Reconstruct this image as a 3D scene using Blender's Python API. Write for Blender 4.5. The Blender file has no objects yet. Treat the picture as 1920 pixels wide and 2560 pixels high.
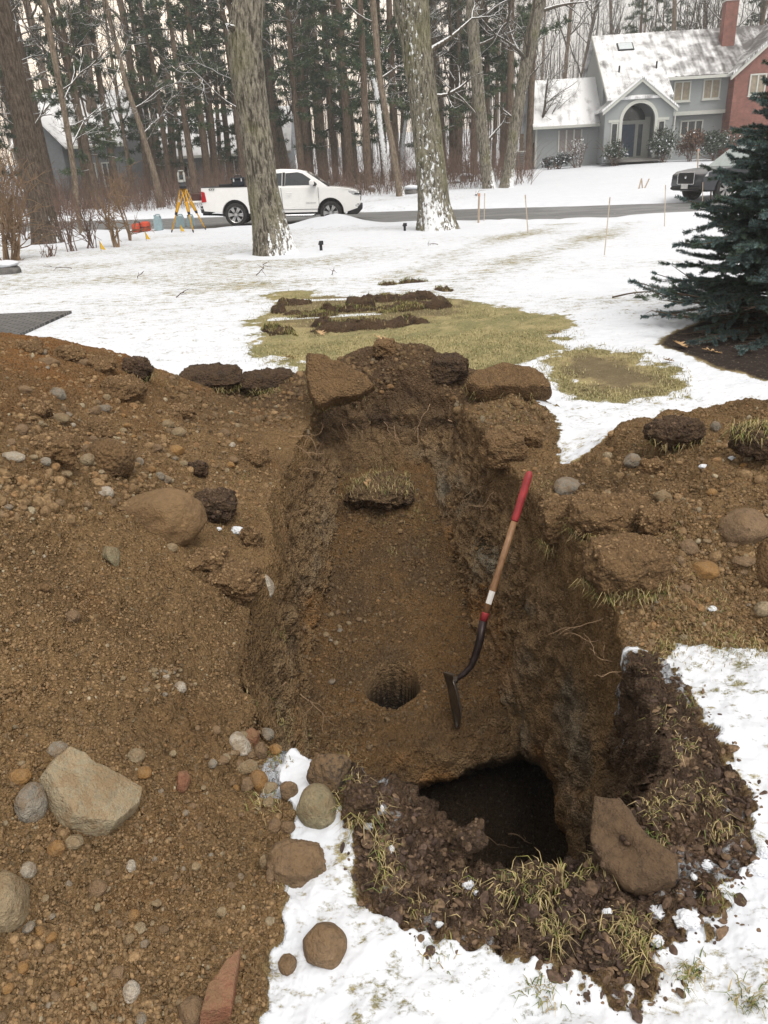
import bpy, math, random
import numpy as np
from mathutils import Vector, Matrix
rng = np.random.default_rng(7); random.seed(7)
SC = bpy.context.scene; COL = SC.collection
# ---------------------------------------------------------------- camera
FPX = 1900.0; CAMH = 1.6; PITCH = math.atan(858/1900); ROLL = math.radians(3.0)
_f = np.array([0, math.cos(PITCH), -math.sin(PITCH)]); _r0 = np.array([1.0, 0, 0]); _u0 = np.array([0, math.sin(PITCH), math.cos(PITCH)])
_R = math.cos(ROLL)*_r0 - math.sin(ROLL)*_u0; _U = math.sin(ROLL)*_r0 + math.cos(ROLL)*_u0
CAMP = np.array([0, 0, CAMH])
cd = bpy.data.cameras.new('camera'); cam = bpy.data.objects.new('camera', cd); COL.objects.link(cam)
cd.sensor_width = 36; cd.sensor_fit = 'AUTO'; cd.lens = FPX/2560*36; cd.clip_start = 0.05; cd.clip_end = 2000
cam.matrix_world = Matrix(((_R[0], _U[0], -_f[0], 0), (_R[1], _U[1], -_f[1], 0), (_R[2], _U[2], -_f[2], CAMH), (0, 0, 0, 1)))
SC.camera = cam
# ---------------------------------------------------------------- world, sun, exposure
SUN_EL = math.radians(60); SUN_AZ = math.radians(152)      # azimuth from +Y: high, behind the camera
W = bpy.data.worlds.new('World'); SC.world = W; W.use_nodes = True
nt = W.node_tree; nt.nodes.clear()
sky = nt.nodes.new('ShaderNodeTexSky'); sky.sky_type = 'NISHITA'; sky.sun_disc = False
sky.sun_elevation = SUN_EL; sky.sun_rotation = SUN_AZ; sky.dust_density = 4.0; sky.air_density = 1.0
hs = nt.nodes.new('ShaderNodeHueSaturation'); hs.inputs['Saturation'].default_value = 0.22; hs.inputs['Value'].default_value = 1.0
wm = nt.nodes.new('ShaderNodeMix'); wm.data_type = 'RGBA'; wm.inputs[0].default_value = 0.55
wm.inputs[7].default_value = (9.6, 8.95, 8.1, 1)
bg = nt.nodes.new('ShaderNodeBackground'); bg.inputs['Strength'].default_value = 0.108
wo = nt.nodes.new('ShaderNodeOutputWorld')
nt.links.new(sky.outputs[0], hs.inputs['Color']); nt.links.new(hs.outputs[0], wm.inputs[6])
tc = nt.nodes.new('ShaderNodeTexCoord'); dt = nt.nodes.new('ShaderNodeVectorMath'); dt.operation = 'DOT_PRODUCT'; dt.inputs[1].default_value = tuple(Vector((-.30, .93, .22)).normalized()); nt.links.new(tc.outputs['Generated'], dt.inputs[0])
gr_ = nt.nodes.new('ShaderNodeMapRange'); gr_.inputs[1].default_value = .86; gr_.inputs[2].default_value = 1.0; nt.links.new(dt.outputs['Value'], gr_.inputs[0])     # low sun glow behind thin cloud, beyond the wood
wg = nt.nodes.new('ShaderNodeMix'); wg.data_type = 'RGBA'; wg.inputs[7].default_value = (14.0, 11.6, 9.2, 1); nt.links.new(gr_.outputs[0], wg.inputs[0]); nt.links.new(wm.outputs[2], wg.inputs[6]); nt.links.new(wg.outputs[2], bg.inputs[0]); nt.links.new(bg.outputs[0], wo.inputs[0])
sd = bpy.data.lights.new('sun', 'SUN'); sd.energy = 1.7; sd.angle = math.radians(34); sd.color = (1, 0.95, 0.88)
sun = bpy.data.objects.new('sun', sd); COL.objects.link(sun)
_sv = Vector((math.sin(SUN_AZ)*math.cos(SUN_EL), math.cos(SUN_AZ)*math.cos(SUN_EL), math.sin(SUN_EL)))
sun.rotation_euler = _sv.to_track_quat('Z', 'Y').to_euler(); sun.location = (0, 0, 60)
SC.view_settings.view_transform = 'Standard'; SC.view_settings.look = 'None'
SC.view_settings.exposure = 0.38; SC.view_settings.gamma = 1.0
SC.render.engine = 'CYCLES'
cy = SC.cycles; cy.max_bounces = 7; cy.diffuse_bounces = 4; cy.glossy_bounces = 3; cy.transparent_max_bounces = 8; cy.transmission_bounces = 4
cy.use_denoising = True
# ---------------------------------------------------------------- calibration helpers: a photo pixel (1920x2560) to a place in the world
def ray(px, py):
    px = np.asarray(px, float); py = np.asarray(py, float)
    return _f + ((px-960)/FPX)[..., None]*_R - ((py-1280)/FPX)[..., None]*_U
def atz(px, py, z=0.0):
    d = ray(px, py); return CAMP + d*((z-CAMH)/d[..., 2])[..., None]
def at(px, py, Y):
    d = ray(px, py); return CAMP + d*(Y/d[..., 1])[..., None]
def pxm(p):                                   # metres per photo pixel at a world point
    return float((np.asarray(p)-CAMP) @ _f)/FPX
# ---------------------------------------------------------------- noise
def _hash(ix, iy, iz, seed):
    h = (ix.astype(np.uint32)*np.uint32(374761393) + iy.astype(np.uint32)*np.uint32(668265263) + iz.astype(np.uint32)*np.uint32(2147483647) + np.uint32(seed*1013904223 & 0xffffffff))
    h = (h ^ (h >> np.uint32(13)))*np.uint32(1274126177); h = (h ^ (h >> np.uint32(16)))*np.uint32(2246822519); h ^= h >> np.uint32(15)
    return h.astype(np.float32)/np.float32(4294967295.0)*2-1
def noise3(x, y, z, seed=0):
    x = np.asarray(x, np.float32); y = np.asarray(y, np.float32); z = np.asarray(z, np.float32)
    x, y, z = np.broadcast_arrays(x, y, z)
    fx = np.floor(x); fy = np.floor(y); fz = np.floor(z)
    tx = x-fx; ty = y-fy; tz = z-fz
    ix = fx.astype(np.int64); iy = fy.astype(np.int64); iz = fz.astype(np.int64)
    sx = tx*tx*(3-2*tx); sy = ty*ty*(3-2*ty); sz = tz*tz*(3-2*tz)
    def g(a, b, c): return _hash(ix+a, iy+b, iz+c, seed)
    x00 = g(0,0,0)*(1-sx)+g(1,0,0)*sx; x10 = g(0,1,0)*(1-sx)+g(1,1,0)*sx
    x01 = g(0,0,1)*(1-sx)+g(1,0,1)*sx; x11 = g(0,1,1)*(1-sx)+g(1,1,1)*sx
    a = x00*(1-sy)+x10*sy; b = x01*(1-sy)+x11*sy
    return a*(1-sz)+b*sz
def fbm(x, y, z=0.0, scale=1.0, oc=4, seed=0, gain=0.5):
    x = np.asarray(x, np.float32)*scale; y = np.asarray(y, np.float32)*scale; z = np.asarray(z, np.float32)*scale
    s = 0; a = 1.0; t = 0
    for k in range(oc):
        s = s + a*noise3(x+k*17.3, y-k*9.1, z+k*5.7, seed+k*31); t += a; a *= gain; x = x*2.03; y = y*2.03; z = z*2.03
    return s/t
def worley(x, y, z, scale, seed=0):
    """distance to the nearest of scattered points: makes crumb and clod shapes"""
    x = np.asarray(x, np.float32)*scale; y = np.asarray(y, np.float32)*scale; z = np.asarray(z, np.float32)*scale; ix = np.floor(x).astype(np.int64); iy = np.floor(y).astype(np.int64); iz = np.floor(z).astype(np.int64); best = np.full(x.shape, 9.0, np.float32)
    for a in (-1, 0, 1):
        for b in (-1, 0, 1):
            for c in (-1, 0, 1):
                jx, jy, jz = ix+a, iy+b, iz+c; d = (jx+.5+.5*_hash(jx, jy, jz, seed)-x)**2+(jy+.5+.5*_hash(jx, jy, jz, seed+1)-y)**2+(jz+.5+.5*_hash(jx, jy, jz, seed+2)-z)**2; best = np.minimum(best, d)
    return np.sqrt(best)
def sstep(a, b, x):
    t = np.clip((x-a)/(b-a), 0, 1); return t*t*(3-2*t)
def in_poly(x, y, poly):
    ins = np.zeros(x.shape, bool); n = len(poly)
    for i in range(n):
        x1, y1 = poly[i][:2]; x2, y2 = poly[(i+1) % n][:2]
        if y1 == y2: continue
        c = ((y1 > y) != (y2 > y)) & (x < (x2-x1)*(y-y1)/(y2-y1)+x1); ins ^= c
    return ins
def poly_dist(x, y, poly):                    # signed distance, positive inside
    d = np.full(x.shape, 1e9, np.float32); n = len(poly)
    for i in range(n):
        x1, y1 = poly[i][:2]; x2, y2 = poly[(i+1) % n][:2]
        dx, dy = x2-x1, y2-y1; t = np.clip(((x-x1)*dx+(y-y1)*dy)/(dx*dx+dy*dy+1e-9), 0, 1)
        d = np.minimum(d, np.hypot(x-x1-t*dx, y-y1-t*dy))
    return np.where(in_poly(x, y, poly), d, -d)
# ---------------------------------------------------------------- materials
def new_mat(name):
    m = bpy.data.materials.new(name); m.use_nodes = True; t = m.node_tree; b = t.nodes['Principled BSDF']; return m, t, b
def N(t, typ, **kw):
    n = t.nodes.new(typ)
    for k, v in kw.items(): setattr(n, k, v)
    return n
def tex_noise(t, vec, scale, detail=4, rough=0.55, dist=0.0):
    n = N(t, 'ShaderNodeTexNoise'); n.inputs['Scale'].default_value = scale; n.inputs['Detail'].default_value = detail
    n.inputs['Roughness'].default_value = rough; n.inputs['Distortion'].default_value = dist
    if vec is not None: t.links.new(vec, n.inputs['Vector'])
    return n
def ramp(t, fac, stops):
    r = N(t, 'ShaderNodeValToRGB'); e = r.color_ramp.elements
    while len(e) < len(stops): e.new(0.5)
    for i, (p, c) in enumerate(stops): e[i].position = p; e[i].color = (c[0], c[1], c[2], 1) if not isinstance(c, (int, float)) else (c, c, c, 1)
    if fac is not None: t.links.new(fac, r.inputs[0])
    return r
def mixc(t, fac, a, b, mode='MIX'):
    m = N(t, 'ShaderNodeMix', data_type='RGBA', blend_type=mode)
    for sock, v in ((m.inputs[0], fac), (m.inputs[6], a), (m.inputs[7], b)):
        if isinstance(v, (int, float)): sock.default_value = v
        elif isinstance(v, tuple): sock.default_value = (*v[:3], 1)
        else: t.links.new(v, sock)
    return m.outputs[2]
def math_n(t, op, a, b=None, c=None, clamp=False):
    m = N(t, 'ShaderNodeMath', operation=op, use_clamp=clamp)
    for i, v in enumerate((a, b, c)):
        if v is None: continue
        if isinstance(v, (int, float)): m.inputs[i].default_value = v
        else: t.links.new(v, m.inputs[i])
    return m.outputs[0]
def bump(t, b, h, strength=0.5, dist=0.01, prev=None):
    n = N(t, 'ShaderNodeBump'); n.inputs['Strength'].default_value = strength; n.inputs['Distance'].default_value = dist
    t.links.new(h, n.inputs['Height'])
    if prev is not None: t.links.new(prev, n.inputs['Normal'])
    t.links.new(n.outputs[0], b.inputs['Normal']); return n.outputs[0]
def wpos(t): return N(t, 'ShaderNodeNewGeometry').outputs['Position']
def opos(t): return N(t, 'ShaderNodeTexCoord').outputs['Object']
def simple(name, col, rough=0.6, metal=0.0, var=0.12, scale=8.0, bumpd=0.0, spec=0.3, coat=0.0):
    m, t, b = new_mat(name); v = opos(t); n = tex_noise(t, v, scale, 5)
    lo = tuple(c*(1-var) for c in col); hi = tuple(min(1, c*(1+var)) for c in col)
    r = ramp(t, n.outputs[0], [(0.3, lo), (0.7, hi)]); t.links.new(r.outputs[0], b.inputs['Base Color'])
    b.inputs['Roughness'].default_value = rough; b.inputs['Metallic'].default_value = metal; b.inputs['Specular IOR Level'].default_value = spec
    b.inputs['Coat Weight'].default_value = coat
    if bumpd: bump(t, b, n.outputs[0], 0.6, bumpd)
    return m
def glass(name, col=(0.02, 0.025, 0.03), rough=0.05):
    m, t, b = new_mat(name); n = tex_noise(t, opos(t), 3.0, 2)
    r = ramp(t, n.outputs[0], [(0.3, tuple(c*0.8 for c in col)), (0.7, tuple(c*1.2 for c in col))]); t.links.new(r.outputs[0], b.inputs['Base Color'])
    b.inputs['Roughness'].default_value = rough; b.inputs['Specular IOR Level'].default_value = 0.8; return m
# ---------------------------------------------------------------- mesh helpers
def mesh_np(name, verts, polys, mat=None, smooth=True, parent=None, link=True):
    verts = np.asarray(verts, np.float32); me = bpy.data.meshes.new(name)
    if isinstance(polys, np.ndarray): polys = [polys]
    polys = [np.asarray(p) for p in polys if len(p)]
    me.vertices.add(len(verts)); me.vertices.foreach_set('co', verts.ravel())
    li = np.concatenate([p.ravel() for p in polys]).astype(np.int32)
    tot = np.concatenate([np.full(len(p), p.shape[1], np.int32) for p in polys]); st = np.concatenate([[0], np.cumsum(tot)[:-1]]).astype(np.int32)
    me.loops.add(len(li)); me.loops.foreach_set('vertex_index', li)
    me.polygons.add(len(tot)); me.polygons.foreach_set('loop_start', st)
    me.update(calc_edges=True)
    me.polygons.foreach_set('use_smooth', np.full(len(tot), bool(smooth)))
    if mat is not None: me.materials.append(mat)
    if not link: return me
    o = bpy.data.objects.new(name, me); COL.objects.link(o)
    if parent is not None: o.parent = parent
    return o
def attr_col(me, name, cols):
    a = me.attributes.new(name, 'FLOAT_COLOR', 'POINT'); c = np.ones((len(cols), 4), np.float32); c[:, :3] = cols; a.data.foreach_set('color', c.ravel())
def attr_f(me, name, v):
    a = me.attributes.new(name, 'FLOAT', 'POINT'); a.data.foreach_set('value', np.asarray(v, np.float32))
class MB:
    """collects shapes for ONE mesh"""
    def __init__(s): s.v = []; s.f = []
    def add(s, vs, fs):
        o = len(s.v); s.v += [tuple(map(float, v)) for v in vs]; s.f += [tuple(o+i for i in f) for f in fs]; return s
    def box(s, c, d, rz=0.0, bev=0.0, M=None):
        hx, hy, hz = d[0]/2, d[1]/2, d[2]/2; bv = min(bev, hx*.9, hy*.9, hz*.9)
        if bv <= 0:
            vs = [(x, y, z) for z in (-hz, hz) for x, y in ((-hx, -hy), (hx, -hy), (hx, hy), (-hx, hy))]
            fs = [(3,2,1,0),(4,5,6,7),(0,1,5,4),(1,2,6,5),(2,3,7,6),(3,0,4,7)]
        else:
            vs = []; fs = []
            for z, k in ((-hz, bv), (-hz+bv, 0), (hz-bv, 0), (hz, bv)):
                a, b = hx-k, hy-k; q = bv if k == 0 else bv*0.5
                vs += [(-a+q,-b,z),(a-q,-b,z),(a,-b+q,z),(a,b-q,z),(a-q,b,z),(-a+q,b,z),(-a,b-q,z),(-a,-b+q,z)]
            for l in range(3):
                for i in range(8): j = (i+1) % 8; fs.append((l*8+i, l*8+j, l*8+8+j, l*8+8+i))
            fs.append(tuple(range(7,-1,-1))); fs.append(tuple(range(24,32)))
        cr, sr = math.cos(rz), math.sin(rz)
        vs = [(c[0]+x*cr-y*sr, c[1]+x*sr+y*cr, c[2]+z) for x, y, z in vs]
        if M is not None: vs = [tuple(M @ Vector(v)) for v in vs]
        return s.add(vs, fs)
    def tube(s, pts, rad, n=8, cap=True):
        pts = np.asarray(pts, float); m = len(pts); rad = np.broadcast_to(np.asarray(rad, float), (m,))
        v, f = tube_np(pts, rad, n); s.add(v, [tuple(q) for q in f])
        if cap:
            o = len(s.v)-m*n; s.f.append(tuple(o+i for i in range(n-1, -1, -1))); s.f.append(tuple(o+(m-1)*n+i for i in range(n)))
        return s
    def cyl(s, p0, p1, r0, r1=None, n=16): return s.tube([p0, p1], [r0, r0 if r1 is None else r1], n)
    def prism(s, poly, axis, a, b, M=None):
        """polygon of (u,v) extruded along an axis: 'x' -> (u,v)=(y,z), 'y' -> (x,z), 'z' -> (x,y)"""
        def P(u, v, w): return (w, u, v) if axis == 'x' else ((u, w, v) if axis == 'y' else (u, v, w))
        n = len(poly); vs = [P(u, v, a) for u, v in poly]+[P(u, v, b) for u, v in poly]
        fs = [tuple(range(n-1,-1,-1)), tuple(range(n,2*n))]+[(i,(i+1)%n,n+(i+1)%n,n+i) for i in range(n)]
        if M is not None: vs = [tuple(M @ Vector(v)) for v in vs]
        return s.add(vs, fs)
    def lathe(s, prof, n=24, axis='z', c=(0,0,0)):
        vs = []; fs = []
        for r, h in prof:
            for i in range(n):
                a = 2*math.pi*i/n; x, y = r*math.cos(a), r*math.sin(a)
                vs.append((c[0]+x, c[1]+y, c[2]+h) if axis == 'z' else ((c[0]+x, c[1]+h, c[2]+y) if axis == 'y' else (c[0]+h, c[1]+x, c[2]+y)))
        for k in range(len(prof)-1):
            for i in range(n): j = (i+1) % n; fs.append((k*n+i, k*n+j, (k+1)*n+j, (k+1)*n+i))
        return s.add(vs, fs)
    def sheet(s, rows):
        m, n = len(rows), len(rows[0]); vs = [p for r in rows for p in r]
        return s.add(vs, [(i*n+j, i*n+j+1, (i+1)*n+j+1, (i+1)*n+j) for i in range(m-1) for j in range(n-1)])
    def build(s, name, mat, parent=None, smooth=False, bevel=0.0, auto=None):
        me = bpy.data.meshes.new(name); me.from_pydata(s.v, [], s.f); me.update()
        if mat is not None: me.materials.append(mat)
        if smooth or auto:
            me.polygons.foreach_set('use_smooth', [True]*len(me.polygons))
            if auto: me.set_sharp_from_angle(angle=math.radians(auto))
        o = bpy.data.objects.new(name, me); COL.objects.link(o)
        if parent is not None: o.parent = parent
        if bevel:
            b = o.modifiers.new('bevel', 'BEVEL'); b.width = bevel; b.segments = 2; b.limit_method = 'ANGLE'; b.angle_limit = math.radians(35)
        return o
def tube_np(pts, rad, n=6, ex=1.0):
    """vertices and quads of a tube along pts; frames carried along so it does not twist"""
    pts = np.asarray(pts, float); m = len(pts); rad = np.asarray(rad, float)
    T = np.gradient(pts, axis=0); T /= np.linalg.norm(T, axis=1)[:, None]+1e-12
    a = np.array([1.0, 0, 0]) if abs(T[0, 0]) < 0.9 else np.array([0, 1.0, 0])
    V = np.empty((m, n, 3)); ang = np.arange(n)*2*math.pi/n; ca, sa = np.cos(ang), np.sin(ang)
    for i in range(m):
        a = a-T[i]*(a@T[i]); a /= np.linalg.norm(a)+1e-12; b = np.cross(T[i], a)
        V[i] = pts[i]+rad[i]*(ca[:, None]*a+sa[:, None]*b)
    I = np.arange(m-1)[:, None]*n; J = np.arange(n)[None, :]; K = (J+1) % n
    F = np.stack([I+J, I+K, I+n+K, I+n+J], -1).reshape(-1, 4)
    return V.reshape(-1, 3), F
class NB:
    """collects numpy chunks for ONE mesh"""
    def __init__(s): s.v = []; s.q = []; s.t = []; s.c = []; s.n = 0
    def add(s, v, f, col=None):
        f = np.asarray(f); (s.q if f.shape[1] == 4 else s.t).append(f+s.n); s.v.append(np.asarray(v, np.float32)); s.n += len(v)
        if col is not None: s.c.append(np.broadcast_to(np.asarray(col, np.float32), (len(v), 3)))
    def build(s, name, mat, parent=None, smooth=True, link=True):
        polys = [np.concatenate(x) for x in (s.q, s.t) if x]
        o = mesh_np(name, np.concatenate(s.v), polys, mat, smooth, parent, link)
        if s.c: attr_col(o.data if link else o, 'Col', np.concatenate(s.c))
        return o
def tag(o, label=None, cat=None, group=None, kind=None):
    if label: o['label'] = label
    if cat: o['category'] = cat
    if group: o['group'] = group
    if kind: o['kind'] = kind
    return o
def empty(name, loc=(0,0,0), rz=0.0, label=None, cat=None, group=None):
    o = bpy.data.objects.new(name, None); COL.objects.link(o); o.location = tuple(map(float, loc)); o.rotation_euler = (0, 0, rz); o.empty_display_size = 0.1
    return tag(o, label, cat, group)
def copy_tree(o, parent=None):
    c = o.copy(); COL.objects.link(c)
    if parent is not None: c.parent = parent
    for ch in list(o.children): copy_tree(ch, c)
    return c
# ================================================================ TERRAIN
# control heights (photo pixel, height) that fix the shape of the heaps
CTRL = [(0,838,.82),(140,862,.74),(265,885,.6),(345,925,.35),(385,960,.06),(0,920,.86),(0,1000,.83),(0,1150,.78),(0,1300,.67),(0,1600,.53),(0,1900,.41),(0,2200,.30),(0,2560,.2),
 (200,1000,.66),(200,1200,.58),(200,1500,.46),(200,1800,.34),(200,2200,.2),(200,2560,.13),(400,1050,.42),(390,1290,.36),(400,1500,.31),(400,1800,.22),(400,2200,.12),(400,2560,.06),
 (560,1050,.18),(560,1200,.2),(520,1400,.22),(540,1600,.14),(560,1750,.1),(560,1900,.06),(560,2200,.04),(659,2560,.005),(721,2314,.005),(743,2221,.005),(738,2090,.005),(672,1960,.01),(740,1860,.0),
 (440,985,.05),(520,930,.2),(590,945,.15),(640,1000,.08),(700,935,.2),(760,950,.2),(860,960,.16),(960,872,.36),(900,880,.33),(1060,885,.36),(1130,925,.2),(1175,965,.08),(1280,985,.1),
 (1270,940,.12),(1380,1000,.02),(1180,1040,.10),(1240,1100,.12),(1330,1060,.12),(1290,1180,.10),(1330,1250,.12),
 (1420,1165,.04),(1500,1135,.14),(1560,1100,.22),(1620,1055,.28),(1790,1045,.33),(1920,1018,.38),(1700,1250,.27),(1800,1150,.33),(1920,1300,.34),(1500,1300,.2),(1450,1400,.12),(1600,1450,.17),(1750,1400,.24),(1920,1480,.14),(1920,1570,.03),(1700,1560,.06),(1560,1560,.07),
 (1600,1640,.04),(1660,1640,.02),(1760,1844,.02),(1700,1950,.05),(1640,1850,.05),(1600,2000,.06),(1550,2120,.03),(1480,2050,.02),(1300,2200,0),(1150,2280,0),(1000,2180,.01),(900,2100,.02),(860,2000,.04),(800,1940,.02),
 (1000,2400,0),(1300,2500,0),(1600,2520,0),(1850,2350,0),(1900,2000,0),(850,2450,0),(1880,1700,0)]
_cp = np.array([atz(a, b, z) for a, b, z in CTRL])
EXTRA = [(-3,2.5,.85),(-4,4,.7),(-2,1,.5),(-2,0,.35),(-4,1,.7),(-3.3,5.5,.5),(-2.35,5.9,.05),(-2.6,6.3,0),(-3.6,6.8,0),(-6,5,.1),(-6,2,.2),(-1,.2,.2),(-.3,.5,0),(0,.6,0),(1,.6,0),(2,1,0),(2,2,0),
 (-.56,2.4,.1),(-.58,3,.1),(-.6,3.8,.1),(-.52,4.9,.08),(.8,2.6,.1),(.74,3.4,.1),(.66,4.6,.08),(0,5.25,.1),(.4,5.3,.1),(-.4,5.3,.12),(0,6.25,0),(.5,6.3,0),(-.6,6.2,0),(-1.3,6.5,0),(1,6.2,0),(1.6,6,0),(1.45,4.6,0),(1.8,4.6,.02),
 (2.6,4.3,.25),(3,3,.35),(3,2.2,.1),(3.2,4.6,.1),(2.4,4.9,0),(3,5.2,0),(0,7.2,0),(-1.5,7.4,0),(1.5,7.2,0),(-2.4,7.2,0),(3.3,6.8,0),(0,3.4,.09),(0,2.4,.06),(0,4.4,.09)]
_cp = np.concatenate([_cp, np.array(EXTRA)])
def _tps(r2): return np.where(r2 > 1e-12, 0.5*r2*np.log(np.maximum(r2, 1e-12)), 0)
_n = len(_cp); _A = np.zeros((_n+3, _n+3)); _d2 = ((_cp[:, None, :2]-_cp[None, :, :2])**2).sum(-1)
_A[:_n, :_n] = _tps(_d2)+np.eye(_n)*2e-3; _A[:_n, _n] = 1; _A[:_n, _n+1:] = _cp[:, :2]; _A[_n, :_n] = 1; _A[_n+1:, :_n] = _cp[:, :2].T
_w = np.linalg.solve(_A, np.concatenate([_cp[:, 2], [0, 0, 0]]))
def heap_h(x, y):
    sh = x.shape; x = x.ravel(); y = y.ravel(); out = np.empty(x.shape, np.float64)
    for i in range(0, len(x), 60000):
        a = x[i:i+60000]; b = y[i:i+60000]
        out[i:i+60000] = _tps((a[:, None]-_cp[None, :, 0])**2+(b[:, None]-_cp[None, :, 1])**2) @ _w[:_n]+_w[_n]+_w[_n+1]*a+_w[_n+2]*b
    return out.reshape(sh)
def I(v, tab): xs, ys = zip(*tab); return np.interp(v, xs, ys)
def lipL(y): return I(y, [(1.2,-.36),(1.6,-.42),(2.0,-.47),(2.3,-.50),(2.9,-.53),(3.8,-.56),(4.9,-.48),(5.4,-.44),(7,-.44)])
def toeL(y): return I(y, [(1.2,-.2),(1.6,-.3),(2.0,-.40),(2.9,-.445),(3.8,-.47),(4.4,-.40),(4.9,-.31),(5.4,-.22),(7,-.2)])
def lipR(y): return I(y, [(1.2,.68),(1.5,.72),(1.7,.77),(2.1,.83),(2.6,.82),(3.4,.76),(3.75,.73),(4.8,.62),(5.4,.52),(7,.5)])
def toeR(y): return I(y, [(1.2,.48),(1.6,.52),(2.1,.58),(2.9,.57),(3.5,.54),(4.2,.45),(5.1,.31),(7,.28)])
def lipN(x): return I(x, [(-.7,2.02),(-.5,1.96),(-.35,1.84),(-.15,1.70),(0,1.62),(.08,1.53),(.15,1.39),(.3,1.35),(.45,1.36),(.6,1.46),(.8,1.62)])
def lipF(x): return I(x, [(-.7,5.3),(-.3,5.38),(0,5.42),(.3,5.4),(.7,5.2)])
def floor_z(x, y):
    """level floor that rises into loose fill at the far end and breaks down into a deep hole at the near right"""
    q = y-.50*np.clip(x-.12, -.55, .5)-.10*fbm(x, y, 0, 3.2, 3, 21)-.04*fbm(x, y, 0, 11, 2, 22); k = sstep(-.35, .25, x)
    deep = I(q, [(1.2,-2.0),(2.1,-2.0),(2.40,-1.85),(2.58,-1.5),(2.72,-1.08),(2.86,-.95),(3.0,-.905),(9,-.9)]); soft = I(q, [(1.2,-1.7),(1.9,-1.6),(2.3,-1.3),(2.7,-1.06),(3.0,-.93),(3.2,-.9),(9,-.9)])
    z = deep*k+soft*(1-k); z = z+I(y, [(0,0),(3.5,0),(3.9,.03),(4.3,.14),(4.7,.32),(5.0,.48),(5.4,.58),(7,.6)])
    return z+.05*fbm(x, y, 0, 2.4, 3, 23)*sstep(1.5, 2.6, y)+.10*np.exp(-((x-.0)**2+(y-4.72)**2)/.045)
HOLE = (0.0, 3.31)
def far_h(x, y):
    """land across the lawn: flat to the street, rising beyond it"""
    r = near_edge(x); f = far_edge(x)
    up = np.clip(y-f-1.0, 0, None); z = 0.030*up + 0.012*np.clip(up-6, 0, None)*sstep(-6, 20, x)
    z = z+0.12*fbm(x, y, 0, .25, 3, 5)*sstep(1, 9, up)
    road = sstep(0, .35, y-r)*sstep(0, .35, f-y); z = z*(1-road)-0.07*road
    bank = np.exp(-((y-r+.55)/.35)**2)*(0.10+0.10*fbm(x, 0*x, 0, .45, 3, 9))+np.exp(-((y-f-.6)/.45)**2)*(0.16+0.12*fbm(x, 0*x+4, 0, .5, 3, 11))
    pilem = 0.34*np.exp(-((x+1.2)/.9)**2-((y-(r-.7))/.55)**2)
    return z+np.clip(bank, 0, 1)*(y > 14)+pilem
def _edge(tab):
    p = np.array([atz(a, b, 0.0) for a, b in tab]); i = np.argsort(p[:, 0]); return p[i, 0], p[i, 1]
_nex, _ney = _edge([(40,583),(330,578),(493,574),(738,564),(1143,552),(1405,549),(1561,544),(1748,533)])
_fex, _fey = _edge([(40,553),(334,546),(917,527),(1137,520),(1460,511),(1722,502)])
def near_edge(x): return np.interp(x, np.concatenate([[-120], _nex, [60]]), np.concatenate([[_ney[0]+18], _ney, [_ney[-1]-2]]))
def far_edge(x): return np.interp(x, np.concatenate([[-120], _fex, [60]]), np.concatenate([[_fey[0]+20], _fey, [_fey[-1]-2]]))
def pit_fac(x, y):
    x = x+.028*fbm(x, y, 0, 2.0, 2, 25)+.02*fbm(x, y, 0, 7, 2, 26); y = y+.10*fbm(x, y, 0, 2.5, 2, 27)*sstep(3.6, 4.6, y)
    a = np.clip((x-lipL(y))/(toeL(y)-lipL(y)), 0, 1); b = np.clip((lipR(y)-x)/(lipR(y)-toeR(y)), 0, 1)
    n = np.clip((y-lipN(x))/.13, 0, 1); f = np.clip((lipF(x)-y)/.3, 0, 1)
    return np.minimum(np.minimum(a, b), np.minimum(n, f))
def base_h(x, y):
    win = sstep(-6.5, -4.2, x)*sstep(4.2, 3.2, x)*sstep(7.4, 6.4, y)*sstep(-1.5, 0, y)
    h = np.where(win > 0, heap_h(x, y)*win, 0) if win.any() else np.zeros_like(x)
    h = np.maximum(h, 0); h = h*sstep(-.02, .05, h)
    h = h+far_h(x, y)
    g = pit_fac(x, y); g = 1-(1-g)**1.5
    h = h*(1-g)+floor_z(x, y)*g
    r = np.hypot((x-HOLE[0])/.132, (y-HOLE[1])/.165); r = r+.16*fbm(x, y, 0, 9, 2, 3)
    h = h-.66*sstep(1.14, .68, r)
    return h
# ---------------------------------------------------------------- zones on the ground (traced boundaries on the lawn plane)
def pz(l): return [tuple(atz(a, b, 0.0)[:2]) for a, b in l]
Z_PILE = pz([(640,2700),(659,2560),(690,2420),(721,2314),(743,2221),(738,2090),(700,2010),(680,1960),(715,1890),(760,1850)])+[(-.2,2.1),(-.2,5.3),(-.2,6.05),(-.75,6.1),(-1.35,6.35),(-1.75,6.2),(-1.95,6.0),(-2.2,5.75),(-2.9,6.1),(-4.2,6.2),(-6,5.5),(-6,-1),(-.6,-.5)]
Z_CHIP = pz([(790,1900),(850,1960),(870,2060),(890,2145),(905,2260),(960,2330),(1067,2358),(1214,2360),(1361,2410),(1480,2450),(1611,2483),(1670,2470),(1720,2380),(1832,2314),(1810,2211),(1870,2094),(1890,1991),(1825,1910),(1758,1844),(1700,1720),(1650,1640)])+[(.3,2.2),(-.2,2.2)]
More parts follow.
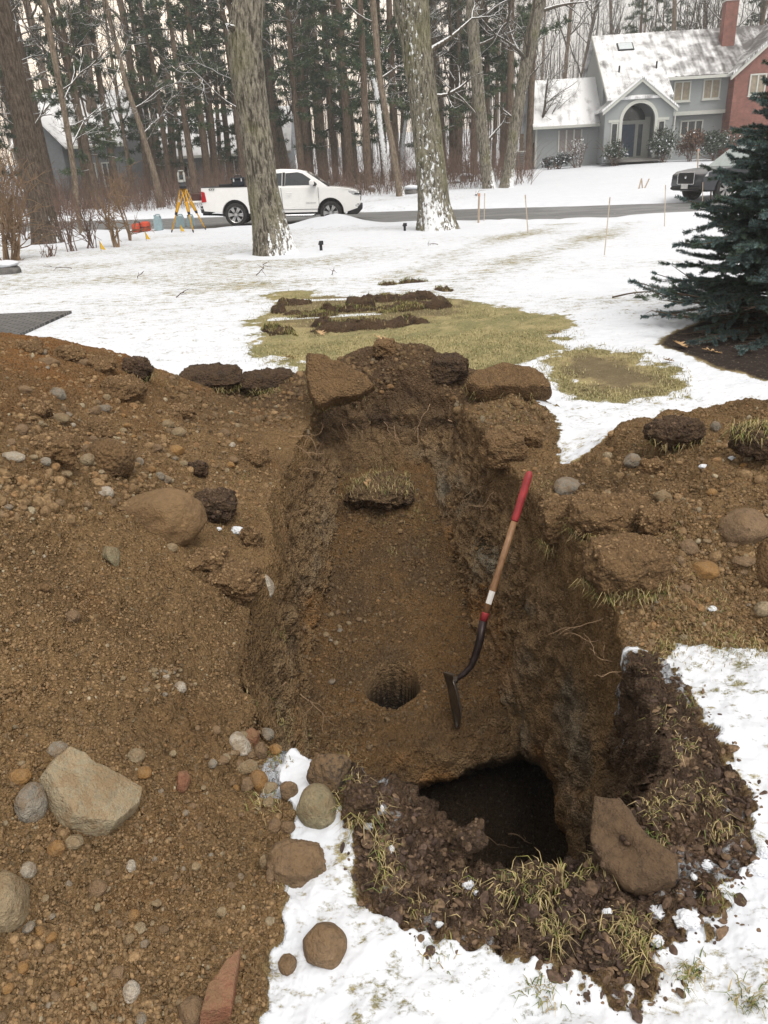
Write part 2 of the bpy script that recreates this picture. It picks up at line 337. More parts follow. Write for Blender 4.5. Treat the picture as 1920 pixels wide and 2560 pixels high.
Z_BERM = pz([(1640,1660),(1700,1625),(1800,1640),(1920,1640),(2150,1660)])+[(3.6,2.2),(3.7,4.6),(2.9,4.75),(2.2,4.65)]+[tuple(atz(a,b,.03)[:2]) for a,b in [(1580,1090),(1500,1155),(1415,1172),(1400,1120),(1385,1060),(1330,1010)]]+[(1.3,5.15),(.95,5.6)]+[(.75,6.0),(0,6.2),(-.4,6.1),(-.3,5.2),(.3,4.5),(.3,2.2)]
Z_GRASS = pz([(690,905),(660,860),(690,820),(670,790),(730,730),(850,750),(1000,735),(1130,760),(1260,780),(1360,800),(1400,850),(1330,885),(1230,930),(1000,950)])
Z_PATCH = pz([(1375,905),(1440,880),(1560,890),(1660,940),(1690,965),(1640,985),(1560,995),(1470,985),(1400,950)])
Z_MULCH = pz([(1690,880),(1640,862),(1660,840),(1760,800),(1920,770),(2200,760),(2200,980),(1920,955),(1800,930)])
Z_PAVE = [tuple(atz(a,b,0)[:2]) for a,b in [(-300,783),(180,783),(40,846),(-60,880),(-500,900)]]
def zone_fields(x, y):
    j = .05*fbm(x, y, 0, 5, 3, 40)+.022*fbm(x, y, 0, 28, 2, 41)
    near = (y < 13)
    def pd(p):
        o = np.full(x.shape, -9.0, np.float32); o[near] = poly_dist(x[near], y[near], p); return o
    pile = pd(Z_PILE)+j; chip = pd(Z_CHIP)+j*1.6; berm = pd(Z_BERM)+j
    pit = pit_fac(x, y)
    return pile, chip, berm, pit, pd(Z_GRASS), pd(Z_PATCH), pd(Z_MULCH)
# ---------------------------------------------------------------- the grid
ys = [0.3]
while ys[-1] < 600:
    y = ys[-1]; dy = 3.4*(CAMH**2+y*y)/(FPX*CAMH)
    if y < 7: dy = min(dy, .015)
    elif y < 14: dy = min(dy, .015+(y-7)*.012)
    if 5.05 < y < 5.75: dy = .0055
    if y > 60: dy = max(dy, y*.05)
    ys.append(y+min(dy, .5 if y < 60 else 40))
ys = np.array(ys); NCOL = [34, 270, 110, 120, 170, 250, 34]
def row_nodes(y):
    w = .56*y+.9; k = float(sstep(6.2, 9, np.array(y)))
    a = [-w, lipL(y), toeL(y), toeR(y), lipR(y), w]; tot = sum(NCOL[1:6]); c = np.cumsum([0]+NCOL[1:6])/tot
    b = -w+2*w*c; return [-w]+[float(a[i]*(1-k)+b[i]*k) for i in range(1, 5)]+[w]
X = np.empty((len(ys), sum(NCOL)+1))
for r, y in enumerate(ys):
    n = row_nodes(y); g1 = n[0]-(np.linspace(1, 0, NCOL[0], endpoint=False)**2.5)*400; g2 = n[-1]+(np.linspace(0, 1, NCOL[6]+1)[1:]**2.5)*400
    parts = [g1]
    for i in range(5): parts.append(np.linspace(n[i], n[i+1], NCOL[i+1], endpoint=False))
    parts.append([n[-1]]); parts.append(g2); X[r] = np.concatenate(parts)
Y = np.broadcast_to(ys[:, None], X.shape).copy()
wn = (Y < 7); Xw = X.copy()
Xw[wn] += (.03*fbm(X[wn], Y[wn], 0, 2.2, 2, 77))*sstep(1.6, .9, np.abs(X[wn]))       # walls wander a little
Z = base_h(Xw, Y)
pile, chip, berm, pit, zg, zp, zm = zone_fields(Xw, Y)
soilf = np.clip(np.maximum(np.maximum(pile, chip), berm)/.02, -1, 1); soilf = np.where(pit > .02, 1, soilf); soil01 = sstep(-.6, .6, soilf)
P = np.stack([Xw, Y, Z], -1)
def normals(P):
    du = np.gradient(P, axis=1); dv = np.gradient(P, axis=0); n = np.cross(du, dv); return n/(np.linalg.norm(n, axis=-1, keepdims=True)+1e-12)
Nn = normals(P)
# undercut cavity in the deep near part of the pit
zz = P[..., 2]; m = sstep(.25, .5, pit)*np.exp(-((zz+1.42)/.28)**2)*sstep(3.2, 2.7, Y)*sstep(1.9, 2.3, Y)
P[..., 1] += m*.42; P[..., 0] += m*.16*sstep(.05, .5, Xw)
nearm = (Y < 9)
def dis(mask, amp): P[mask] += Nn[mask]*amp[:, None]
q = nearm & (soil01 > .01); x, y, z = (P[q][:, i] for i in range(3)); s = soil01[q]; wl = 1-np.clip(Nn[q][:, 2], 0, 1); inpit = sstep(.02, .2, pit[q]); wall = inpit*sstep(.15, .5, wl)
big = fbm(x, y, z, 3.3, 3, 100); med = 1-2*np.abs(fbm(x, y, z, 9, 3, 101)); fine = fbm(x, y, z, 34, 3, 102, .6)
vert = fbm(x*2.6, y*2.6, z*.7, 4, 2, 103)
cl = np.clip(1-2.4*np.abs(noise3(x*16, y*16, z*11, 104)), -.6, 1)
hm = sstep(.85, 1.3, np.hypot((P[q][:, 0]-HOLE[0])/.15, (P[q][:, 1]-HOLE[1])/.18)); wall = wall*hm; chips = sstep(0, .03, chip[q])*(1-inpit)
cl2 = np.clip(1-2.2*np.abs(noise3(x*30, y*30, z*24, 114)), -.7, 1)
cl3 = np.clip(1-2.2*np.abs(noise3(x*58, y*58, z*50, 115)), -.7, 1)
wA = worley(x, y, z, 19, 300); wB = worley(x, y, z, 44, 310); pt = np.clip(.55+1.1*fbm(x, y, z, 3.1, 2, 320), .1, 1.2)
fine2 = fbm(x, y, z, 24, 2, 107); wW = worley(x, y, z, 9.5, 340)
bm = sstep(.0, .12, berm[q])*sstep(.75, .95, P[q][:, 0])*(1-inpit); wC = worley(x, y, z, 5.5, 330)
amp = s*((1-.6*wall)*pt*(.022*(.45-wA)+.010*(.45-wB)) + bm*.10*(.5-wC) + (.034*big+.045*fbm(x, y, z, 1.4, 2, 360)*sstep(0, .15, pile[q])+.010*med+.011*fine)*(1-wall)+(.006*cl2+.005*cl3)*(1-wall) + wall*(.046*big+.022*med+.014*fine2+.048*(.3-np.abs(vert))+.010*cl+.050*(.45-worley(x, y, z, 6.5, 350))*pt+.030*(.45-wW)*pt+.030*(.45-wA)*pt+.012*(.45-wB)) + chips*(.018*cl+.016*fine+.006*cl3))
dis(q, amp*hm)
q2 = nearm & (soil01 < .99) & (Y < 14); x, y = P[q2][:, 0], P[q2][:, 1]
dis(q2, (1-soil01[q2])*(.018*fbm(x, y, 0, 5, 3, 120)+.016*fbm(x, y, 0, 19, 4, 121)+.010))
# ---------------------------------------------------------------- colours of the soil (albedo), snow and grass cover
Col = np.zeros(P.shape, np.float32); snow = np.zeros(Z.shape, np.float32); grs = np.zeros(Z.shape, np.float32)
def C3(*c): return np.array(c, np.float32)
x, y, z = P[..., 0], P[..., 1], P[..., 2]
nz = y < 14
n1 = np.zeros(Z.shape, np.float32); n2 = n1.copy(); n3 = n1.copy()
n1[nz] = fbm(x[nz], y[nz], z[nz], 2.0, 3, 130); n2[nz] = fbm(x[nz], y[nz], z[nz]*1.5, 5.0, 4, 131); n3[nz] = fbm(x[nz], y[nz], z[nz], 22, 3, 132)
def lerp(a, b, t): return a+(b-a)*t[..., None]
TAN = C3(.31,.197,.094); DARK = C3(.15,.095,.049); ORA = C3(.32,.155,.055); TOP = C3(.085,.058,.042); GRY = C3(.31,.275,.205)
Col[:] = TAN
Col = lerp(Col, DARK, np.clip(.38+.9*n1+.5*n2, 0, 1)*.8)
upl = sstep(2.6, 4.2, y)*sstep(-.9, -1.8, x); Col = lerp(Col, ORA, np.clip(upl*(.55+.9*n2), 0, 1)*.9)
Col = lerp(Col, ORA, np.clip(.9*n2-.18, 0, 1)*sstep(0, -.3, x)*.9)
fm = sstep(5.0, 5.4, y)*sstep(-1.3, -.6, x); Col = lerp(Col, C3(.145,.092,.055), fm*.8)
wl = 1-np.clip(Nn[..., 2], 0, 1); ip = sstep(.05, .3, pit); wallm = ip*sstep(.2, .6, wl)
flo = ip*(1-sstep(.2, .6, wl))*sstep(-1.35, -1.0, z); Col = lerp(Col, lerp(np.broadcast_to(C3(.165,.106,.056), Col.shape), np.broadcast_to(C3(.25,.145,.062), Col.shape), np.clip(.5+1.2*n2, 0, 1)), flo)
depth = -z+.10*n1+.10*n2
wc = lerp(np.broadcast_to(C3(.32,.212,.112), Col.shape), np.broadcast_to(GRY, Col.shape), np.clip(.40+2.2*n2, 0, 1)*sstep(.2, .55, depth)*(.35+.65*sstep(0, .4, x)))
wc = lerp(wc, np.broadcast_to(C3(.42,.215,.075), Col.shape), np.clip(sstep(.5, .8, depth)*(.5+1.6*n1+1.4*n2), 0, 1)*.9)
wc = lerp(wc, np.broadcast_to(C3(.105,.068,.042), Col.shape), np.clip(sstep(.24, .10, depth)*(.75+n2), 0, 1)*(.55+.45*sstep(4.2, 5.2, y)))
Col = lerp(Col, wc, wallm); Col = lerp(Col, np.broadcast_to(C3(.085,.057,.036), Col.shape), ip*sstep(-1.02, -1.35, z)); Col = lerp(Col, np.broadcast_to(C3(.035,.024,.016), Col.shape), sstep(-.96, -1.06, z)*(np.hypot((x-HOLE[0])/.17, (y-HOLE[1])/.22) < 1))  # moist deep soil, with shade of cavity and round hole painted into its colour
chm = sstep(-.01, .04, chip)*(1-ip); Col = lerp(Col, lerp(np.broadcast_to(TOP, Col.shape), np.broadcast_to(C3(.155,.10,.062), Col.shape), np.clip(.4+1.3*n2, 0, 1)), chm)
Col *= (1+.22*n3)[..., None]
bz = berm+0; brim = sstep(.25, .0, berm)*sstep(-.05, .02, berm)*(1-ip)*sstep(.6, .9, x)
grs = np.clip(sstep(-.42, .30, zg+.40*n1+.30*n2+.12*n3), 0, 1)*(1-soil01)
grs = np.maximum(grs, sstep(-.3, .12, zp+.3*n2)*(1-soil01)*.85)
pd_ = sstep(-.10, .22, zp+.30*n2+.08*n3); mul = sstep(-.05, .06, zm+.05*n2)
# lawn under thin snow
la = np.zeros(Z.shape, np.float32); nl = (y < 70); la[nl] = fbm(x[nl], y[nl]*1.4, 0, .45, 3, 150)+.5*fbm(x[nl]*.6, y[nl]*2.4, 0, 1.7, 3, 151)
trk = np.zeros(Z.shape, np.float32)
for (tab) in ([(1000,690),(1120,640),(1240,600),(1380,570),(1440,548)], [(1060,770),(1180,700),(1330,640),(1500,590),(1590,552)]):
    tp = np.array(pz(tab)); dm = np.full(Z.shape, 9.0)
    for i in range(len(tp)-1):
        dx, dy = tp[i+1]-tp[i]; t = np.clip(((x-tp[i][0])*dx+(y-tp[i][1])*dy)/(dx*dx+dy*dy), 0, 1); dm = np.minimum(dm, np.hypot(x-tp[i][0]-t*dx, y-tp[i][1]-t*dy))
    trk = np.maximum(trk, sstep(.75, .1, dm)*(.5+.5*sstep(8, 24, y)))
snow = .665+.14*la-.16*trk-.10*sstep(9, 14, y)*sstep(24, 18, y)*sstep(3, -2, x)*.8
snow = np.where(y > far_edge(x), .74+.12*la, snow); snow = snow+.1*sstep(4, 9, x)
snow = snow-.03*sstep(3.2, 1.0, y)
ne = near_edge(x); snow = np.where(np.abs(y-ne+.5) < 1.0, .85, snow)
for (a, b, r) in ((690,632,1.5),(1100,572,1.6)):
    c = atz(a, b, 0); snow = np.maximum(snow, .85*sstep(r, r*.6, np.hypot((x-c[0]-.3)*.8, y-c[1]+.3)))
snow = snow*(1-sstep(.2, .8, grs)*.9)-grs*.25
snow = snow*(1-np.clip(pd_, 0, 1)); snow = snow*(1-mul)
snow = np.where(soil01 > .5, -.35+0*snow, snow)
# snow that survives between the torn chips and at the near-left lip
sp = .30+.75*n2+.35*n3; snow = np.where((soil01 > .5) & (chm > .3) & (chip < .22), sp-2.3*np.clip(chip, 0, .3), snow)
c = atz(735, 1905, .03); snow = np.maximum(snow, .9*sstep(.14, .07, np.hypot(x-c[0], (y-c[1])*.8)+.03*n3)*(ip < .1))
for (a1, b1, a2, b2) in ((684,799,941,784),(960,742,1080,736),(700,752,860,748)):
    e1, e2 = pz([(a1, b1), (a2, b2)]); dx, dy = e2[0]-e1[0], e2[1]-e1[1]; t_ = np.clip(((x-e1[0])*dx+(y-e1[1])*dy)/(dx*dx+dy*dy), 0, 1); snow = np.maximum(snow, .95*sstep(.13, .04, np.hypot(x-e1[0]-t_*dx, y-e1[1]-t_*dy)+.05*n2))
cutz = np.full(Z.shape, -9.0, np.float32); cutz[nz] = poly_dist(x[nz], y[nz], pz([(676,772),(780,742),(1000,732),(1145,752),(1135,792),(1000,818),(780,838),(690,820)])); cut = sstep(-.1, .2, cutz+.35*n2+.15*n1)
dirtm = np.clip(np.maximum(np.maximum(pd_*.75, cut*.7), mul), 0, 1); grs = np.maximum(grs*(1-dirtm), .12*(1-soil01)); Col = lerp(Col, lerp(np.broadcast_to(C3(.085,.066,.045), Col.shape), np.broadcast_to(C3(.028,.021,.018), Col.shape), mul), dirtm*(1-soil01))
gl = (1-soil01)*(1-dirtm); Col = lerp(Col, lerp(np.broadcast_to(C3(.29,.245,.125), Col.shape), np.broadcast_to(C3(.18,.168,.08), Col.shape), np.clip(.5+1.4*n2+.6*n3, 0, 1)), gl)
wood = sstep(0, 6, y-far_edge(x)-3)*sstep(14, 4, x); Col = lerp(Col, np.broadcast_to(C3(.11,.075,.05), Col.shape), wood); snow = snow-.10*wood
# ---------------------------------------------------------------- material of the ground
def ground_mat():
    m, t, b = new_mat('ground_cover'); p = wpos(t)
    ac = N(t, 'ShaderNodeAttribute', attribute_name='Col').outputs['Color']; sn = N(t, 'ShaderNodeAttribute', attribute_name='snow').outputs['Fac']
    sf = N(t, 'ShaderNodeAttribute', attribute_name='soil').outputs['Fac']
    nA = tex_noise(t, p, 85, 5, .65); nB = tex_noise(t, p, 17, 5, .6); nC = tex_noise(t, p, 260, 3, .6)
    vor = N(t, 'ShaderNodeTexVoronoi'); vor.inputs['Scale'].default_value = 95; t.links.new(p, vor.inputs['Vector'])
    soil = mixc(t, 1.0, ac, ramp(t, nA.outputs[0], [(.25, .55), (.75, 1.45)]).outputs[0], 'MULTIPLY')
    soil = mixc(t, 1.0, soil, ramp(t, nC.outputs[0], [(.3, .66), (.7, 1.34)]).outputs[0], 'MULTIPLY')
    soil = mixc(t, math_n(t, 'MULTIPLY', ramp(t, vor.outputs['Color'], [(.80, 0.0), (.9, 1.0)]).outputs[0], .35), soil, (.30, .25, .18))
    # blades through thin snow: stretched noise across the line of sight, two sizes
    mp = N(t, 'ShaderNodeMapping'); mp.inputs['Scale'].default_value = (1, 1.5, 1); t.links.new(p, mp.inputs['Vector'])
    g1 = tex_noise(t, mp.outputs[0], 30, 6, .75); g2 = tex_noise(t, mp.outputs[0], 5.5, 4, .6)
    th = math_n(t, 'ADD', sn, math_n(t, 'MULTIPLY', math_n(t, 'SUBTRACT', g1.outputs[0], .5), 1.05)); th = math_n(t, 'ADD', th, math_n(t, 'MULTIPLY', math_n(t, 'SUBTRACT', g2.outputs[0], .5), .75))
    sfac = N(t, 'ShaderNodeMapRange', interpolation_type='SMOOTHSTEP'); sfac.inputs[1].default_value = .42; sfac.inputs[2].default_value = .60; t.links.new(th, sfac.inputs[0])
    sncol = mixc(t, tex_noise(t, p, 3, 3).outputs[0], (.56, .595, .655), (.69, .71, .745))
    t.links.new(mixc(t, sfac.outputs[0], soil, sncol), b.inputs['Base Color'])
    b.inputs['Roughness'].default_value = .92; b.inputs['Specular IOR Level'].default_value = .12
    hs_ = math_n(t, 'ADD', math_n(t, 'MULTIPLY', nA.outputs[0], .9), math_n(t, 'MULTIPLY', nC.outputs[0], .35)); vo2 = N(t, 'ShaderNodeTexVoronoi'); vo2.inputs['Scale'].default_value = 42; t.links.new(mixc(t, .03, p, nB.outputs['Color'], 'ADD'), vo2.inputs['Vector']); hs_ = math_n(t, 'ADD', math_n(t, 'ADD', hs_, math_n(t, 'MULTIPLY', vor.outputs['Distance'], -.6)), math_n(t, 'MULTIPLY', vo2.outputs['Distance'], -.75))
    n_ = bump(t, b, math_n(t, 'MULTIPLY', hs_, sf), 1.0, .038)
    bump(t, b, math_n(t, 'ADD', sfac.outputs[0], math_n(t, 'MULTIPLY', nB.outputs[0], .4)), .35, .012, n_)
    return m
M_GROUND = ground_mat()
# ---------------------------------------------------------------- cut the sheet into ground, heaps and pit (shared borders)
R_, C_ = Z.shape; idx = np.arange(R_*C_).reshape(R_, C_)
quads = np.stack([idx[:-1, :-1], idx[:-1, 1:], idx[1:, 1:], idx[1:, :-1]], -1).reshape(-1, 4)
cx = lambda a: .25*(a[:-1, :-1]+a[:-1, 1:]+a[1:, 1:]+a[1:, :-1]).ravel()
fp, fs, fx, fy = cx(pit), cx(soil01), cx(x), cx(y); fchip, fb, fpl, fmu = cx(chip), cx(berm), cx(pile), cx(zm)
reg = np.zeros(len(quads), int)
reg[(fs > .5)] = 2; reg[(fs > .5) & (fpl > fb) & (fpl > fchip)] = 1; reg[(fs > .5) & (fb > fchip) & (fb >= fpl)] = 3
reg[(fs > .5) & (fb > fchip) & (fb >= fpl) & (fx < .75) & (fy > 4.95)] = 4; reg[(fs > .5) & (fpl > fchip) & (fx > -1.9) & (fy > 5.15)] = 4
reg[fp > .03] = 5
reg[(fmu > 0) & (reg == 0) & (fy < 14)] = 6
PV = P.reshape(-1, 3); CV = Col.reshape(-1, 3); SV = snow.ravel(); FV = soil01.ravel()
NV = normals(P).reshape(-1, 3)
def region(k, name, label=None, cat=None, kind=None):
    f = quads[reg == k]; u, inv = np.unique(f, return_inverse=True); o = mesh_np(name, PV[u], inv.reshape(-1, 4), M_GROUND)
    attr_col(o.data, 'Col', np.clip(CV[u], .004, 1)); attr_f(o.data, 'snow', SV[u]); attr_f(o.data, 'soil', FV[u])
    o.data.normals_split_custom_set_from_vertices(NV[u])
    return tag(o, label, cat, None, kind)
region(0, 'ground', kind='structure')
region(1, 'dirt_pile', 'large heap of loose brown and rusty excavated soil along the left rim of the trench', 'dirt pile')
region(2, 'torn_topsoil', 'torn dark topsoil with snow scraps and dead grass round the near rim of the trench', 'topsoil')
region(3, 'dirt_mound', 'lumpy berm of brown soil and turf along the right rim of the trench', 'dirt mound')
region(4, 'dirt_mound', 'low mound of soil heaped behind the far end of the trench', 'dirt mound')
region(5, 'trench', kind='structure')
region(6, 'mulch_bed', kind='structure')
# heights on a raster (from the finished, roughened surface where it is fine enough), for setting things down
RX = np.linspace(-6, 6, 801); RY = np.linspace(.3, 14, 914); _gx, _gy = np.meshgrid(RX, RY)
RH = base_h(_gx, _gy)
_q = PV[(PV[:, 1] < 8.0) & (np.abs(PV[:, 0]) < 5.9)]; _i = np.round((_q[:, 0]-RX[0])/(RX[1]-RX[0])).astype(int); _j = np.round((_q[:, 1]-RY[0])/(RY[1]-RY[0])).astype(int)
_ok = (_j >= 0) & (_j < 914); _k = _j[_ok]*801+_i[_ok]; _c = np.bincount(_k, minlength=801*914); _s = np.bincount(_k, weights=_q[_ok, 2], minlength=801*914)
_m = np.where(_c > 0, _s/np.maximum(_c, 1), np.nan).reshape(914, 801)
for _ in range(4):
    st_ = np.stack([np.roll(_m, sh_, ax_) for sh_ in (-1, 1) for ax_ in (0, 1)]); cnt = (~np.isnan(st_)).sum(0); av = np.nansum(st_, 0)/np.maximum(cnt, 1); _m = np.where(np.isnan(_m) & (cnt > 0), av, _m)
RH = np.where(np.isnan(_m) | (_gy > 7.8), RH, _m)
def gz(x, y):
    x = np.asarray(x, float); y = np.asarray(y, float); u = (x-RX[0])/(RX[1]-RX[0]); v = (y-RY[0])/(RY[1]-RY[0]); ok = (u >= 0) & (u < 799.9) & (v >= 0) & (v < 912.9)
    uc = np.clip(u, 0, 799.9); vc = np.clip(v, 0, 912.9); i = uc.astype(int); j = vc.astype(int); a = uc-i; b = vc-j
    h = RH[j, i]*(1-a)*(1-b)+RH[j, i+1]*a*(1-b)+RH[j+1, i]*(1-a)*b+RH[j+1, i+1]*a*b
    if ok.all(): return h
    return np.where(ok, h, far_h(np.atleast_1d(x), np.atleast_1d(y)).reshape(x.shape))
def hit(px, py):
    """where the sight line through a photo pixel meets the ground"""
    px = np.atleast_1d(np.asarray(px, float)); py = np.atleast_1d(np.asarray(py, float)); d = ray(px, py); n = len(px); lo = np.full(n, .3); hi = np.full(n, 60.0); act = np.arange(n); t = np.full(n, .3)
    for k in range(700):
        tt = t[act]; p = CAMP+d[act]*tt[:, None]; dz = p[:, 2]-gz(p[:, 0], p[:, 1]); b = dz <= 0
        hi[act[b]] = tt[b]; lo[act[~b]] = tt[~b]; act = act[~b]; dz = dz[~b]
        if not len(act): break
        t[act] += np.where(t[act] < 9, np.maximum(.02, dz*.22), .12)
        act = act[t[act] < 60]
    for k in range(9):
        mid = .5*(lo+hi); p = CAMP+d*mid[:, None]; bl = p[:, 2] <= gz(p[:, 0], p[:, 1]); hi = np.where(bl, mid, hi); lo = np.where(bl, lo, mid)
    return CAMP+d*hi[:, None]
def hit1(px, py): return hit([px], [py])[0]
# ================================================================ STONES, SOD, SHOVEL AND OTHER THINGS ROUND THE TRENCH
def ico(level):
    t = (1+5**.5)/2
    v = [(-1,t,0),(1,t,0),(-1,-t,0),(1,-t,0),(0,-1,t),(0,1,t),(0,-1,-t),(0,1,-t),(t,0,-1),(t,0,1),(-t,0,-1),(-t,0,1)]
    f = [(0,11,5),(0,5,1),(0,1,7),(0,7,10),(0,10,11),(1,5,9),(5,11,4),(11,10,2),(10,7,6),(7,1,8),(3,9,4),(3,4,2),(3,2,6),(3,6,8),(3,8,9),(4,9,5),(2,4,11),(6,2,10),(8,6,7),(9,8,1)]
    v = [np.array(a)/np.linalg.norm(a) for a in v]
    for _ in range(level):
        mid = {}; nf = []
        def m(a, b):
            k = (min(a, b), max(a, b))
            if k not in mid: p = v[a]+v[b]; v.append(p/np.linalg.norm(p)); mid[k] = len(v)-1
            return mid[k]
        for a, b, c in f: x, y, z = m(a, b), m(b, c), m(c, a); nf += [(a,x,z),(b,y,x),(c,z,y),(x,y,z)]
        f = nf
    return np.array(v), np.array(f)
ICO = {k: ico(k) for k in range(5)}
def rock_v(level, seed, ang=0.5, rough=.06, cuts=9):
    v, f = ICO[level]; v = v.copy(); g = np.random.default_rng(seed)
    v *= (1+.16*fbm(v[:, 0], v[:, 1], v[:, 2]+seed*3.7, 1.1, 2, seed))[:, None]
    for _ in range(cuts):
        n = g.normal(size=3); n /= np.linalg.norm(n); d = g.uniform(.62, .95)+(.22*(1-ang)); e = v @ n-d; v -= np.where(e > 0, e*(.75+.2*ang), 0)[:, None]*n
    if rough: v *= (1+rough*fbm(v[:, 0], v[:, 1], v[:, 2], 4.0, 3, seed+7)+rough*.5*fbm(v[:, 0], v[:, 1], v[:, 2], 13.0, 2, seed+9))[:, None]
    return v, f
def rock_mat(name, a, b_, dust=.5, dustc=(.20,.13,.07), rough=.85, crumb=False):
    m, t, b = new_mat(name); p = opos(t); w = wpos(t)
    n1 = tex_noise(t, w, 9, 5, .6); n2 = tex_noise(t, w, 55, 5, .7); n3 = tex_noise(t, w, 160, 3)
    c = mixc(t, ramp(t, n1.outputs[0], [(.35, 0.0), (.65, 1.0)]).outputs[0], a, b_)
    c = mixc(t, 1.0, c, ramp(t, n2.outputs[0], [(.3, .62), (.7, 1.35)]).outputs[0], 'MULTIPLY')
    dn = N(t, 'ShaderNodeSeparateXYZ'); t.links.new(N(t, 'ShaderNodeNewGeometry').outputs['Normal'], dn.inputs[0])
    df = math_n(t, 'MULTIPLY', ramp(t, n2.outputs[0], [(.42, 0.0), (.56, 1.0)]).outputs[0], ramp(t, dn.outputs['Z'], [(.1, 0.0), (.75, 1.0)]).outputs[0])
    c = mixc(t, math_n(t, 'MULTIPLY', df, dust), c, dustc)          # grit lying on the upper side
    if dust: c = mixc(t, math_n(t, 'MULTIPLY', ramp(t, math_n(t, 'ADD', tex_noise(t, w, 22, 6, .7).outputs[0], math_n(t, 'MULTIPLY', n3.outputs[0], .15)), [(.56, 0.0), (.64, 1.0)]).outputs[0], .75*min(1, dust*1.5)), c, dustc)     # caked earth in patches
    t.links.new(c, b.inputs['Base Color']); b.inputs['Roughness'].default_value = rough; b.inputs['Specular IOR Level'].default_value = .2
    hh = math_n(t, 'ADD', n2.outputs[0], math_n(t, 'MULTIPLY', n3.outputs[0], .5))
    if crumb:
        vo = N(t, 'ShaderNodeTexVoronoi'); vo.inputs['Scale'].default_value = 70; t.links.new(w, vo.inputs['Vector']); hh = math_n(t, 'ADD', hh, math_n(t, 'MULTIPLY', vo.outputs['Distance'], -.9))
    bump(t, b, hh, 1.0 if crumb else .9, .03 if crumb else .016); return m
RM = dict(grey=rock_mat('grey_stone', (.22,.20,.165), (.30,.275,.23)), tan=rock_mat('tan_stone', (.26,.20,.12), (.34,.275,.18)), orange=rock_mat('ochre_stone', (.28,.15,.055), (.36,.21,.08)),
          brown=rock_mat('brown_stone', (.17,.115,.07), (.24,.165,.10)), dark=rock_mat('dark_stone', (.055,.045,.038), (.12,.085,.055), .8), white=rock_mat('pale_stone', (.42,.38,.31), (.55,.50,.42), .45),
          red=rock_mat('reddish_stone', (.25,.105,.06), (.31,.16,.10)), green=rock_mat('olive_stone', (.21,.185,.115), (.30,.26,.165), .35),
          soil=rock_mat('caked_soil', (.15,.094,.048), (.25,.152,.074), .6, (.255,.158,.076), crumb=True), top=rock_mat('caked_topsoil', (.05,.034,.025), (.115,.072,.042), .4, (.14,.09,.05), crumb=True))
def snow_mat():
    m, t, b = new_mat('snow'); w = wpos(t); n = tex_noise(t, w, 60, 4); r = ramp(t, n.outputs[0], [(.3, (.58,.61,.67)), (.7, (.70,.72,.75))])
    t.links.new(r.outputs[0], b.inputs['Base Color']); b.inputs['Roughness'].default_value = .8; b.inputs['Specular IOR Level'].default_value = .2; bump(t, b, n.outputs[0], .5, .006); return m
M_SNOW = snow_mat()
_rk = [100]
def rock(px, py, w, h, kind, label, name='stone', cat='stone', group=None, ang=.5, depth=None, rot=0.0, level=3, sink=.2, mat=None, rough=.06, tilt=0.0):
    _rk[0] += 1; p = hit1(px, py+h*.22); s = pxm(p); v, f = rock_v(level, _rk[0], ang, rough)
    a, c = w*s*.5, h*s*.52; b = depth*s*.5 if depth else .5*(a+c)*1.0
    v = v/np.abs(v).max(0); cr, sr = math.cos(tilt), math.sin(tilt); v = v*np.array([a, b, c]); v = np.stack([v[:, 0]*cr-v[:, 2]*sr, v[:, 1], v[:, 0]*sr+v[:, 2]*cr], -1)
    o = mesh_np(name, v, f, mat or RM[kind]); o.location = (p[0], p[1]+b*.25, p[2]+c*(.42-sink)); o.rotation_euler = (0, 0, rot)
    return tag(o, label, cat, group)
B = 'stone'
def flat_stone(outl, th, kind, label, name='boulder', cat='boulder', seed=0):
    """an angular slab lying in the slope: its traced outline set on the ground and given thickness along the slope normal"""
    P3 = hit(*zip(*outl)); c = P3.mean(0); u, sv_, vt = np.linalg.svd(P3-c); n = vt[2]*(1 if vt[2][2] > 0 else -1); Q = P3-((P3-c) @ n)[:, None]*n-c; m = 60; t = np.linspace(0, len(Q), m, endpoint=False); k = t.astype(int); w = (t-k)[:, None]; E = Q[k]*(1-w)+Q[(k+1) % len(Q)]*w
    V = []; F = []; rings = [(1.0, -.06), (1.02, .0), (1.0, th*.8), (.96, th)]+[(r, th*1.04) for r in (.8, .6, .4, .2)]
    for r, h in rings: V.append(E*r+n*h)
    V = np.concatenate(V+[n[None]*th*1.04]); V = V+n*(.016*fbm(V[:, 0], V[:, 1], V[:, 2], 7, 3, seed)+.006*fbm(V[:, 0], V[:, 1], V[:, 2], 30, 3, seed+1))[:, None]; V += V/ (np.linalg.norm(V, axis=1)[:, None]+1e-6)*(.006*fbm(V[:, 0], V[:, 1], V[:, 2], 22, 2, seed+2))[:, None]
    i = np.arange(m); j = (i+1) % m; q = np.concatenate([np.stack([k*m+i, k*m+j, (k+1)*m+j, (k+1)*m+i], -1) for k in range(len(rings)-1)]); l = len(rings)-1; tr_ = np.stack([l*m+i, l*m+j, np.full(m, len(V)-1)], -1)
    o = mesh_np(name, V, [q, tr_], RM[kind] if isinstance(kind, str) else kind); o.data.set_sharp_from_angle(angle=math.radians(38)); o.location = tuple(c); return tag(o, label, cat)
M_PALE = rock_mat('pale_slab', (.30,.25,.165), (.46,.40,.28), .55, (.26,.175,.095))
flat_stone([(97,1950),(118,1925),(152,1897),(190,1910),(218,1936),(288,1962),(336,1996),(334,2032),(266,2088),(215,2084),(163,2070),(125,2010)], .055, M_PALE, 'large pale angular slab half buried in the lower part of the left heap', seed=3)
rock(76,2005,78,112,'grey','oblong grey tan stone lying left of the pale angular slab',ang=.5)
rock(12,2249,120,160,'tan','big tan stone cut by the left edge of the photo low on the left heap',ang=.7)
